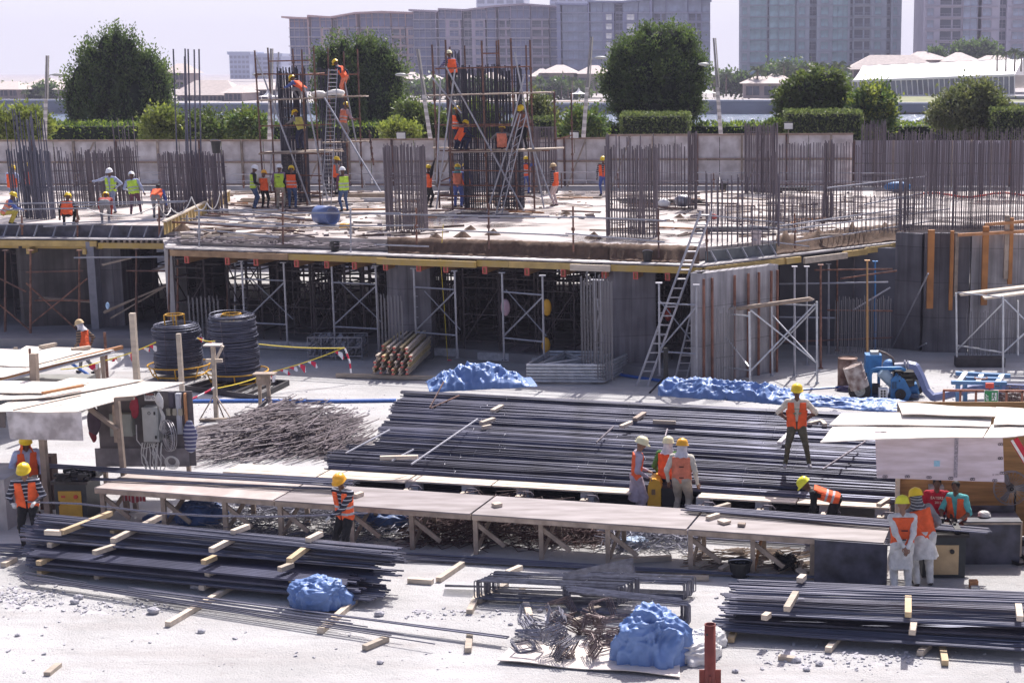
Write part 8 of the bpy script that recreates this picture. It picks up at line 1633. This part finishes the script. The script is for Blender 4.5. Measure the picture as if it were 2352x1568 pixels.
def person(label, at, yaw, H=1.74, lean=4, side=0, hip=.515, hipy=0, feet=((-.07, 0), (.07, 0)), hands=((-.16, .05, .47), (.16, .05, .47)), hp=10, hy=0, vest=orange, bands=True, shirt=stripeb, sleeve=1, pants=navy, shoes=shoe, skin=SK, helmet=hel_y, scarf=None, gloves=False, robe=None, loose=1.0, poleL=(-.5, -.8, -.2), poleR=(.5, -.8, -.2), kp=((-.15, 1, 0), (.15, 1, 0)), res=None, vfront=True, curl=.7, bulk=1.2, fz=(0, 0)):
 NP[0] += 1; at = np.array(at, float); c, s = math.cos(R(yaw)), math.sin(R(yaw)); RT = np.array(((c, -s, 0), (s, c, 0), (0, 0, 1))); near = at[1] < 40; res = res or (.0125 if near else .019)
 T = thing('person', label, 'person', at); hipc = V(0, hipy * H, hip * H); L, Sd = R(lean), R(side); up = unit(V(math.sin(Sd), math.sin(L), math.cos(L) * math.cos(Sd))); lat = unit(np.cross(V(0, 1, 0) if abs(lean) < 60 else V(0, .3, -1), up)); lat = unit(V(1, 0, 0) - up * up[0]); fwd = np.cross(up, lat)
 neck = hipc + up * .295 * H; hd = unit(up * .55 + V(math.sin(R(hy)) * .1, math.sin(L * .4 + R(hp)), math.cos(L * .4 + R(hp)))); headc = neck + hd * .098 * H; hf = unit(V(-math.sin(R(hy)), math.cos(R(hy)), 0) - hd * 0); hf = unit(hf - hd * (hf @ hd)); hl = np.cross(hf, hd); b = bulk
 PR = []      # (a, b, ra, rb, part, squash)
 def pr(a, e, ra, rb, part, sq=None): PR.append((a, e, ra, rb, part, sq))
 k = H / 1.74; flat = (fwd, .72)
 pr(hipc + lat * .05 * k, hipc - lat * .05 * k, .112 * k * b, .112 * k * b, 'pants', flat)
 for sx in (-1, 1): pr(hipc + lat * sx * .055 * k + up * .04, neck + lat * sx * .085 * k - up * .10 * k, .098 * k * b, .108 * k * b, 'shirt', flat)
 sh = [neck + lat * sx * .192 * k - up * .055 * k for sx in (-1, 1)]; pr(sh[0], sh[1], .062 * k, .062 * k, 'shirt'); pr(neck - up * .03, neck + hd * .06 * k, .055 * k, .05 * k, 'skin')
 pr(headc - hd * .02 * k, headc + hd * .028 * k + hf * .0, .078 * k, .086 * k, 'skin', (hl, .86)); pr(headc - hd * .07 * k + hf * .03 * k, headc - hd * .03 * k + hf * .035 * k, .042 * k, .05 * k, 'skin'); pr(headc + hf * .082 * k + hd * .005, headc + hf * .098 * k - hd * .02 * k, .012 * k, .016 * k, 'skin')
 for sx in (-1, 1): pr(headc + hl * sx * .073 * k + hd * .012, headc + hl * sx * .078 * k - hd * .02, .014 * k, .012 * k, 'skin')
 for i, sx in enumerate((-1, 1)):
  hj = hipc + lat * sx * .085 * k - up * .02; an = V(feet[i][0] * H, feet[i][1] * H, .075 * k + fz[i]); kn, an = ik(hj, an, .25 * H, .245 * H, np.array(kp[i], float)); lo = loose
  pr(hj, kn, .088 * k * b * min(1.2, lo), .062 * k * lo, 'pants'); pr(kn, an, .06 * k * lo, .046 * k * lo, 'pants'); pr(an + V(0, -.03, -.035 * k), an + V(sx * .02, .13 * k, -.042 * k), .04 * k, .036 * k, 'shoe')
  ht = np.array(hands[i], float) * H; el, ht = ik(sh[i], ht, .175 * H, .155 * H, np.array((poleL, poleR)[i], float)); fa = unit(ht - el)
  pr(sh[i], el, .060 * k * b, .049 * k * b, 'shirt'); pr(el, el + (ht - el) * .93, .047 * k, .034 * k, 'shirt' if sleeve == 1 else 'skin'); pr(ht - fa * .005, ht + fa * .075 * k, .028 * k, .034 * k, 'glove' if gloves else 'skin', (unit(np.cross(fa, lat)), .62))
 P = np.array([p for q_ in PR for p in (q_[0], q_[1])]); lo_, hi_ = P.min(0) - .2, P.max(0) + .2; G = [np.arange(lo_[i], hi_[i], res) for i in range(3)]
 X = np.stack(np.meshgrid(*G, indexing='ij'), -1).astype(np.float32); D = None; DT = None
 for i, (a, e, ra, rb, part, sq) in enumerate(PR):
  lo2, hi2 = np.minimum(a, e) - .22, np.maximum(a, e) + .22; sl_ = tuple(slice(max(0, int((lo2[j] - lo_[j]) / res)), int((hi2[j] - lo_[j]) / res) + 1) for j in range(3))
  if D is None: D = np.full(X.shape[:3], .3, np.float32); DT = D.copy()
  d = sdf_seg(X[sl_], a, e, ra, rb, sq); D[sl_] = smin(D[sl_], d, .028)
  if 1 <= i <= 3 or i == 0: DT[sl_] = smin(DT[sl_], d, .04)
 nz_ = (.006 * np.sin(X[..., 0] * 31 + X[..., 2] * 23 + NP[0]) * np.sin(X[..., 2] * 27 + X[..., 1] * 19)).astype(np.float32); D2 = D + np.where(X[..., 2] < neck[2], nz_, 0) * (res < .03)
 Vx, Fx = surface_nets(D2, lo_, res); fc = Vx[Fx].mean(1); dd = np.stack([sdf_seg(fc, *q_[:4], q_[5]) for q_ in PR], 1); w = dd.argmin(1); names = ['shirt', 'pants', 'skin', 'shoe', 'glove']; lab = np.array([names.index(q_[4]) for q_ in PR])[w]
 q = MB(); q.v = [tuple(p) for p in Vx]; q.f = [tuple(f) for f in Fx.tolist()]; q.m = lab.tolist()
 for i in (0, 1):            # fingers: four unequal curled chains and a thumb from the side of each palm
  fa, ht = None, None; pa = PR[[j for j, q_ in enumerate(PR) if q_[4] in ('glove', 'skin')][-1 if i else 0]]
  cand = [q_ for q_ in PR if abs(q_[2] - .028 * k) < 1e-9]; pa = cand[i]; fa = unit(pa[1] - pa[0]); n_ = pa[5][0]; n_ = n_ if n_ @ V(0, .3, -1) > 0 else -n_; sd = np.cross(n_, fa) * (1 if i else -1); q.mi = 4 if gloves else 2
  for f_, (o_, l_) in enumerate(((-.026, .066), (-.009, .076), (.009, .07), (.026, .055))):
   p0 = pa[1] + sd * o_ * k + fa * .005; p1 = p0 + (fa * math.cos(curl * .4) + n_ * math.sin(curl * .4)) * l_ * .5 * k; p2 = p1 + (fa * math.cos(curl * 1.3) + n_ * math.sin(curl * 1.3)) * l_ * .32 * k; p3 = p2 + (fa * math.cos(curl * 2) + n_ * math.sin(curl * 2)) * l_ * .25 * k; q.ptube([p0 - fa * .02, p0, p1, p2, p3], [.0095 * k, .0095 * k, .009 * k, .008 * k, .006 * k], 5)
  t0 = pa[0] - sd * .024 * k + fa * .015; q.ptube([t0, t0 + (-sd * .7 + fa * .7) * .035 * k, t0 + (-sd * .4 + fa + n_ * .4) * .062 * k], [.011 * k, .01 * k, .008 * k], 5)
 q.mi = 5
 for sx in (-1, 1): q.ball(headc + hf * .078 * k + hl * sx * .03 * k + hd * .012 * k, .010 * k, 6, 4)
 q.ball(headc + hf * .082 * k - hd * .045 * k, .016 * k, 8, 4, (1, .4, .35))
 def place(q_): q_.v = [tuple(at + RT @ np.array(p)) for p in q_.v]; return q_
 place(q).build('body', [shirt, pants, skin, shoes, glove, EYE], T, True)
 if vest is not None:
  rel = X - hipc.astype(np.float32); s_ = rel @ up.astype(np.float32); la = rel @ lat.astype(np.float32); fo = rel @ fwd.astype(np.float32); vd = DT - .026; vd = np.maximum(vd, -(s_ + .045 * H)); vd = np.maximum(vd, s_ - .272 * H); vd = np.maximum(vd, np.abs(la) - (.108 + .02 * (s_ < .17 * H)) * H - .004); vd = np.maximum(vd, .022 - (D + .03) * 0 - (np.linalg.norm(rel - (neck - hipc), axis=-1) - .058))
  if vfront: vd = np.maximum(vd, np.minimum(fo, .016 + .30 * np.clip(s_ - .02, 0, 1) * .35 - np.abs(la)))
  Vv, Fv = surface_nets(vd.astype(np.float32), lo_, res)
  if len(Fv):
   fc = Vv[Fv].mean(1) - hipc; sv = fc @ up / H; m_ = ((np.abs(sv - .035) < .013) | (np.abs(sv - .11) < .013)) & bool(bands); q = MB(); q.v = [tuple(p) for p in Vv]; q.f = [tuple(f) for f in Fv.tolist()]; q.m = m_.astype(int).tolist(); place(q).build('vest', [vest, refl], T, True)
 if robe is not None:
  rm, hz_, flare = robe; q = MB(); n = 28; K = 9; vs = []
  for i in range(K + 1):
   t = i / K; cc = hipc + up * .06 * H * (1 - t) + V(0, (.01 + .02 * t), 0) * t; cc = cc * (1 - t) + V(cc[0], (feet[0][1] + feet[1][1]) / 2 * H * .6 + hipc[1] * .4, hz_ * H) * t; rx = (.155 + flare * t) * k; ryy = (.12 + flare * .8 * t) * k
   for j in range(n): a = 2 * math.pi * j / n; f_ = 1 + .07 * t * math.sin(a * 5 + NP[0]) + .04 * t * math.sin(a * 9 + 2); vs.append(cc + V(math.cos(a) * rx * f_, math.sin(a) * ryy * f_, .015 * math.sin(a * 3) * t))
  q.add(vs, [(i * n + j, (i + 1) * n + j, (i + 1) * n + (j + 1) % n, i * n + (j + 1) % n) for i in range(K) for j in range(n)]); place(q).build('robe', rm, T, True)
 def headpart(prof_pts, nm, m, extra=None):
  q = MB(); q.lathe(headc + hd * .0, prof_pts, 18, hd)
  if extra: extra(q)
  place(q).build(nm, m, T, True)
 if scarf is not None:
  r_ = .104 * k; q = MB(); n = 20; prof = [(.03, .13), (.09, .085), (.103, .02), (.098, -.05), (.10, -.10), (.135, -.16), (.16, -.22)]; vs = []
  for rr2, z2 in prof:
   for j in range(n + 1): a = R(-90 - 138 + 276 * j / n) ; d_ = hl * math.cos(a) + hf * math.sin(a); d_ = hl * math.cos(a + 0) + hf * math.sin(a); vs.append(headc + hd * (z2 + .012 * math.sin(j * 1.7)) * k + d_ * rr2 * k * 1.02 * (1 + .05 * math.sin(j * 2.3 + z2 * 40)))
  q.add(vs, [(i * (n + 1) + j, i * (n + 1) + j + 1, (i + 1) * (n + 1) + j + 1, (i + 1) * (n + 1) + j) for i in range(len(prof) - 1) for j in range(n)]); place(q).build('headscarf', scarf, T, True)
 if helmet is not None:
  q = MB(); x0 = headc + hd * .03 * k; n = 22; prof = [(.142, -.006), (.138, .008), (.130, .02), (.126, .055), (.112, .095), (.08, .125), (.04, .141), (.001, .146)]; vs = []
  for i, (rr2, z2) in enumerate(prof):
   for j in range(n):
    a = 2 * math.pi * j / n; fr_ = max(0, math.sin(a)) ** 2; e = rr2 * (1 + (.34 * fr_ if i < 2 else 0) + .05 * abs(math.sin(a))); rg = .007 * (abs(math.cos(a)) < .16) * (i > 2); vs.append(x0 + (hl * math.cos(a) * .93 + hf * math.sin(a)) * e * k + hd * (z2 - (.012 * fr_ if i < 2 else 0) + rg) * k)
  q.add(vs, [(i * n + j, i * n + (j + 1) % n, (i + 1) * n + (j + 1) % n, (i + 1) * n + j) for i in range(len(prof) - 1) for j in range(n)]); place(q).build('helmet', helmet, T, True)
 elif scarf is None:
  q = MB(); q.ball(headc + hd * .035 * k - hf * .012, .092 * k, 12, 8, (.95, 1, .95)); place(q).build('hair', hairm, T, True)
 return T
g = lambda x, y, z=0.0: gz(x, y, z)
def plat(x, y, Y, dz=.03): p = gy(x, y, Y); p[2] += dz; return p
SQ = dict(hip=.26, hipy=-.08, lean=32, feet=((-.09, .04), (.09, .06)), kp=((-.3, 1, .3), (.3, 1, .3)))
# -- on the yard
person('man standing on the big rebar pile with hands on hips, yellow helmet, printed shirt', g(1829, 1071, 1.0), 178, 1.84, lean=0, feet=((-.15, 0), (.13, .02)), hands=((-.10, .00, .565), (.10, .00, .565)), poleL=(-1, -.4, -.1), poleR=(1, -.4, -.1), shirt=cream, sleeve=0, pants=olive, vest=orange, bands=False, shoes=shoe_l, vfront=True, hp=0)
person('man with cream helmet and lilac robe looking down beside the yellow cutter', g(1462, 1190, 0), -80, 1.82, lean=6, hands=((-.06, .15, .56), (.14, .12, .54)), shirt=lilac, pants=lilac, robe=(lilac, .24, .06), helmet=hel_p, skin=SK2, bands=False, hp=25, loose=1.35)
person('man in green shirt and white headscarf, cream helmet, half hidden behind the beige man', g(1533, 1180, 0), -20, 1.72, shirt=greenc, pants=navy, helmet=hel_p, scarf=scarfw, bands=False, hands=((-.16, .1, .5), (.16, .05, .45)))
person('man seen from behind in beige clothes, amber helmet and white headscarf', g(1566, 1196, 0), -12, 1.80, shirt=cream, sleeve=1, pants=beige, loose=1.3, helmet=hel_o, scarf=scarfw, vest=orange_f, bands=False, skin=SK2, hands=((-.17, .02, .48), (.19, .03, .45)), gloves=False, vfront=False)
person('man in black bending far down over the low bench, orange vest with grey bands', g(1906, 1243, 0), 84, 1.78, lean=74, hip=.52, hipy=-.06, hp=0, hands=((-.1, .22, .22), (.08, .26, .22)), feet=((-.09, -.1), (.09, -.02)), shirt=blackc, pants=blackc, helmet=hel_l, vest=orange, poleL=(-.3, -.5, .6), poleR=(.3, -.5, .6))
person('man seen from behind in white robe and lemon helmet with hands clasped behind his back', g(2070, 1358, 0), 2, 1.82, lean=5, hands=((.0, -.13, .50), (.03, -.14, .47)), poleL=(-1, -.3, 0), poleR=(1, -.3, 0), shirt=whitek, pants=whitek, loose=1.35, robe=(whitek, .26, .05), helmet=hel_l, vest=orange, bands=False, vfront=False, skin=SK2, hp=14)
person('man in white robe leaning in towards the bending machine, patterned scarf', g(2121, 1344, 0), 10, 1.88, lean=12, side=-12, hands=((-.16, .10, .54), (.13, .13, .55)), shirt=grey_c, pants=whitek, loose=1.35, robe=(whitek, .30, .09), helmet=hel_y, scarf=pm('patterned_scarf', (.08, .08, .09), stripe=((.4, .4, .4), .05, .3, 2, 0)), vest=orange, bands=False, vfront=False, hp=16)
Yq = 29.0
person('man in red T shirt with lettering, head hidden by the shelter panel', V(gy(2150, 1200, Yq)[0], Yq, 0), 172, 1.72, shirt=redc, sleeve=0, pants=navy, vest=None, helmet=None, scarf=None, hands=((-.17, .1, .5), (.15, .1, .5)), gloves=True)
person('man in teal polo shirt with orange vest, gloved hands on the bars', V(gy(2196, 1200, Yq)[0], Yq - .1, 0), 150, 1.70, lean=10, shirt=teal, sleeve=0, pants=grey_c, vest=orange, bands=False, helmet=None, scarf=None, hands=((-.13, .22, .57), (.1, .24, .57)), gloves=True)
person('man in striped dark sweater and gloves gripping the carried bar at the left edge', g(72, 1258, 0), 195, 1.82, lean=10, hands=((-.11, .17, .57), (.12, .17, .57)), shirt=stripeb, pants=blackc, helmet=hel_y, vest=orange, bands=False, gloves=True, skin=SK2, hp=14)
person('worker in pale shirt with orange headscarf standing behind the striped man', V(gy(64, 1100, 32.1)[0], 32.1, 0), 215, 1.78, lean=4, hands=((-.13, .16, .52), (.14, .16, .55)), shirt=ltblue, pants=beige, helmet=hel_y, scarf=scarfo, vest=orange, bands=False)
person('man in striped sleeves holding the carried bar in front of the bench', g(797, 1286, 0), 150, 1.80, lean=5, hands=((.02, .19, .54), (-.02, -.05, .52)), poleR=(.9, -.6, 0), shirt=stripeb, pants=blackc, helmet=hel_o, vest=orange, bands=True, gloves=True, hp=22, hy=20)
person('man in tan helmet and pale neck cloth walking left past the shaded bays', g(200, 858, 0), 80, 1.76, lean=8, feet=((-.05, -.22), (.05, .17)), hands=((-.15, .12, .5), (.15, -.02, .5)), shirt=pm('checked', (.06, .05, .05), stripe=((.3, .2, .12), .08, .4, 2, 0)), pants=grey_c, helmet=hel_t, scarf=scarfw, vest=orange, bands=False, hp=22)
# -- on the slab
Z = DZ
person('man in white helmet and lime vest pointing left with outstretched arm', g(259, 489, Z), 170, 1.76, lean=2, hands=((-.12, .02, .57), (.40, .08, .70)), poleL=(-1, -.4, 0), shirt=ltblue, pants=ltden, helmet=hel_w, vest=lime_v)
person('man in white helmet and lime vest with bands stepping towards the left rail', g(311, 492, Z), 12, 1.68, lean=12, side=-8, feet=((-.09, 0), (.12, .05)), hands=((-.15, .15, .55), (.2, .12, .5)), shirt=ltblue, pants=maroon, helmet=hel_w, vest=lime_v, vfront=False, hp=25)
person('crouching man in orange vest and yellow trousers at the far left of the slab', g(20, 515, Z), -60, 1.7, shirt=blue_c, pants=yellowt, vest=orange_f, hands=((-.05, .3, .3), (.1, .3, .3)), vfront=False, **SQ)
person('crouching man in orange vest seen from behind near the left edge', g(157, 518, Z), 8, 1.7, shirt=blackc, pants=blackc, bands=False, hands=((-.2, .1, .12), (.2, .1, .12)), vfront=False, **SQ)
person('man in dark clothes bending double behind the pointing man', g(243, 513, Z), 15, 1.68, lean=82, hip=.47, hipy=-.05, shirt=pm('dull_red', (.3, .05, .04)), pants=grey_c, helmet=hel_y, vest=None, hands=((-.1, .2, .1), (.1, .2, .1)), hp=0)
person('man in grey trousers bending double at the corner of the left slab', g(362, 500, Z), 10, 1.7, lean=70, hip=.49, hipy=-.06, shirt=blue_c, pants=grey_c, helmet=None, vest=orange, bands=False, hands=((-.1, .2, .1), (.2, .2, .15)), hp=0, vfront=False)
person('man in orange vest half hidden behind the leftmost bars', g(32, 478, Z), -10, 1.76, shirt=ltblue, pants=ltden, vest=orange, bands=False, hands=((-.15, .15, .5), (.15, .2, .6)), hp=25)
person('man in red vest hidden behind the second cluster of bars', g(74, 470, Z), 60, 1.74, shirt=maroon, pants=blackc, vest=orange, bands=False, hands=((-.15, .15, .5), (.15, .2, .6)))
person('man in white helmet, black shirt and lime vest left of the group of four', g(584, 480, Z), -60, 1.78, shirt=blackc, pants=denim, helmet=hel_w, vest=lime_v, hands=((-.1, .14, .55), (.1, .14, .55)), hp=25)
person('short man in amber helmet and orange vest with his back turned', g(609, 480, Z), -8, 1.58, shirt=beige, sleeve=0, pants=blackc, helmet=hel_o, vest=orange, bands=False, vfront=False, bulk=1.08)
person('man in white helmet and plain lime vest with beige trousers seen from behind', g(645, 478, Z), 0, 1.78, shirt=pm('mauve', (.25, .17, .26)), pants=beige, helmet=hel_w, vest=lime_v, bands=False, vfront=False)
person('man in yellow helmet and banded orange vest with jeans seen from behind', g(672, 478, Z), 4, 1.74, shirt=blackc, pants=denim, vest=orange, vfront=False, hp=30)
person('man in white helmet and pale lime vest standing right of the long ladder', g(792, 485, Z), 40, 1.76, shirt=maroon, pants=denim, helmet=hel_w, vest=lime_v, hands=((-.1, .15, .5), (.1, .13, .5)), gloves=True)
person('man in orange vest facing right below the right platform of the first tower', g(773, 450, Z), -60, 1.76, shirt=grey_c, pants=blackc, bands=False, hands=((-.1, .15, .5), (.1, .13, .55)))
person('man with raised arm behind the purplish front cage', g(984, 476, Z), -40, 1.74, shirt=blackc, pants=blackc, bands=False, hands=((-.1, .2, .6), (.14, .12, 1.12)))
person('man in blue coverall and teal neck scarf seen from behind at the big tower', g(1053, 476, Z), 0, 1.78, shirt=blue_c, pants=blue_c, loose=1.2, scarf=scarft, vest=orange_f, bands=False, vfront=False, bulk=1.1)
person('man half hidden to the right of the blue coverall man', g(1070, 470, Z), -10, 1.74, shirt=blue_c, pants=navy, bands=False, vfront=False)
person('man in crossed orange vest and blue trousers right of the big cage', g(1208, 446, Z), -8, 1.72, lean=14, shirt=blue_c, pants=blue_c, hands=((-.1, .25, .75), (.12, .28, .8)), vfront=False, hp=0)
person('man in tan helmet and striped shirt with pale pink trousers facing the big tower', g(1276, 473, Z), 65, 1.76, shirt=stripeb, pants=pinkp, helmet=hel_t, bands=False, hands=((-.1, .06, .48), (.1, .08, .47)), hp=12)
person('man in striped shirt and blue jeans standing by the far rail', g(1387, 449, Z), 170, 1.76, shirt=stripeb, pants=blue_c, vest=orange, bands=False)
# -- on the towers
person('man squatting on the upper platform of the first tower reaching down left', plat(692, 231, Y1 + .5), 70, 1.72, shirt=blue_c, pants=grey_c, hands=((-.05, .45, .28), (.1, .38, .42)), bands=False, **{**SQ, 'lean': 55})
person('man in orange vest leaning over the top rail of the first tower', plat(794, 226, Y1b), 75, 1.74, lean=35, shirt=navy, pants=orange_f, bands=False, hands=((-.1, .05, .6), (.1, -.05, .5)), hp=25)
person('man in yellow vest working left on the middle platform of the first tower', plat(692, 346, Y1 + .4), 60, 1.74, lean=28, hipy=-.04, shirt=grey_c, pants=navy, vest=yellow_v, bands=False, hands=((-.05, .38, .62), (.08, .35, .75)), hp=15)
person('man in faded orange vest on the right platform of the first tower', plat(790, 328, Y1b), -40, 1.72, lean=14, shirt=pm('pinkish', (.4, .28, .32)), pants=grey_c, vest=orange_f, hands=((-.1, .15, .5), (.12, .25, .55)), hp=20)
person('man in cream helmet standing at the top left of the big tower', plat(1042, 219, Y2 + .5), 50, 1.74, lean=16, shirt=blstripe, pants=blackc, helmet=hel_p, vest=orange, bands=False, hands=((-.1, .35, .60), (.1, .1, .5)), vfront=False, hp=15)
person('man in red vest standing behind the left cage of the big tower', plat(1048, 346, Y2 + 1.4), -60, 1.74, shirt=blackc, pants=navy, bands=True, hands=((-.1, .2, .6), (.1, .2, .6)), hp=20)
person('crouching man in blue with orange vest on the left platform of the big tower', plat(1060, 347, Y2 + .5), -50, 1.72, shirt=navy, pants=navy, bands=False, hands=((-.1, .25, .2), (.1, .3, .3)), **SQ)
person('man seated with his back turned in a faded orange vest on the big tower', plat(1153, 347, Y2 + .3), -6, 1.76, hip=.1, hipy=0, lean=6, feet=((-.08, .33), (.08, .33)), kp=((-.2, .2, 1), (.2, .2, 1)), shirt=grey_c, pants=navy, vest=orange_f, bands=False, vfront=False, hands=((-.15, .2, .3), (.17, .22, .35)), bulk=1.08)
person('man in brown shirt with bowed head at the right of the big tower', plat(1203, 344, Y2 + .5), 160, 1.76, lean=8, shirt=pm('brown_shirt', (.2, .12, .11)), pants=blackc, vest=pm('brown_vest', (.35, .14, .09)), bands=False, hands=((-.1, .12, .55), (.12, .1, .55)), hp=38)
tp = bpy.data.objects.get('person')
def chest_text(o, s, x, y, z, size, m, yaw): t = text(None, s, x, y, z, size, m, (R(86), 0, R(yaw)), name='shirt_print'); t.parent = o; t.location = tuple(V(x, y, z) - org(o)); return t
pmn = M('print_green', (.05, .22, .14), .8); pmw = M('print_cream', (.7, .6, .5), .8)
for o in [o for o in bpy.data.objects if o.name.startswith('person')]:
 p = np.array(o.location)
 if 'printed shirt' in o['label']:
  chest_text(o, 'DUBAI', p[0], p[1] - .155, p[2] + 1.33, .05, pmn, 0) if 0 else None
  for sx in (-.05, .06):
   q = MB(); c_ = p + V(sx, -.16, 1.22); q.tube(c_ - ZZ * .06, c_, .006, 4)
   for a_ in (20, 60, 100, 140, 180): q.tube(c_, c_ + V(math.cos(R(a_)) * .04, 0, math.sin(R(a_)) * .03 - .005), .006, 4)
   q.build('palm_print', pmn, o)
  q = MB(); q.box(p + V(0, -.158, 1.32), (.14, .006, .012)); q.build('print_line', pmn, o)
 if 'red T shirt' in o['label']: chest_text(o, 'EATERS', p[0] - .02, p[1] - .165, 1.29, .075, pmw, -8); chest_text(o, '2013', p[0] - .0, p[1] - .165, 1.20, .06, pmw, -8)
 if 'hands clasped' in o['label']:
  for z_ in (1.22, 1.04): q = MB(); q.box(p + V(.02, -.155 + .02 * (z_ < 1.1), z_), (.12 if z_ > 1.1 else .07, .008, .022)); q.build('back_print', blackc, o)
 if 'beige clothes' in o['label']:
  for z_ in (1.24, 1.0): q = MB(); q.box(p + V(-.0, -.155, z_), (.1, .008, .02)); q.build('back_print', blackc, o)
 if 'plain lime vest' in o['label']: q = MB(); q.box(p + V(0, -.15, 1.28), (.12, .008, .03)); q.build('back_print', olive, o)
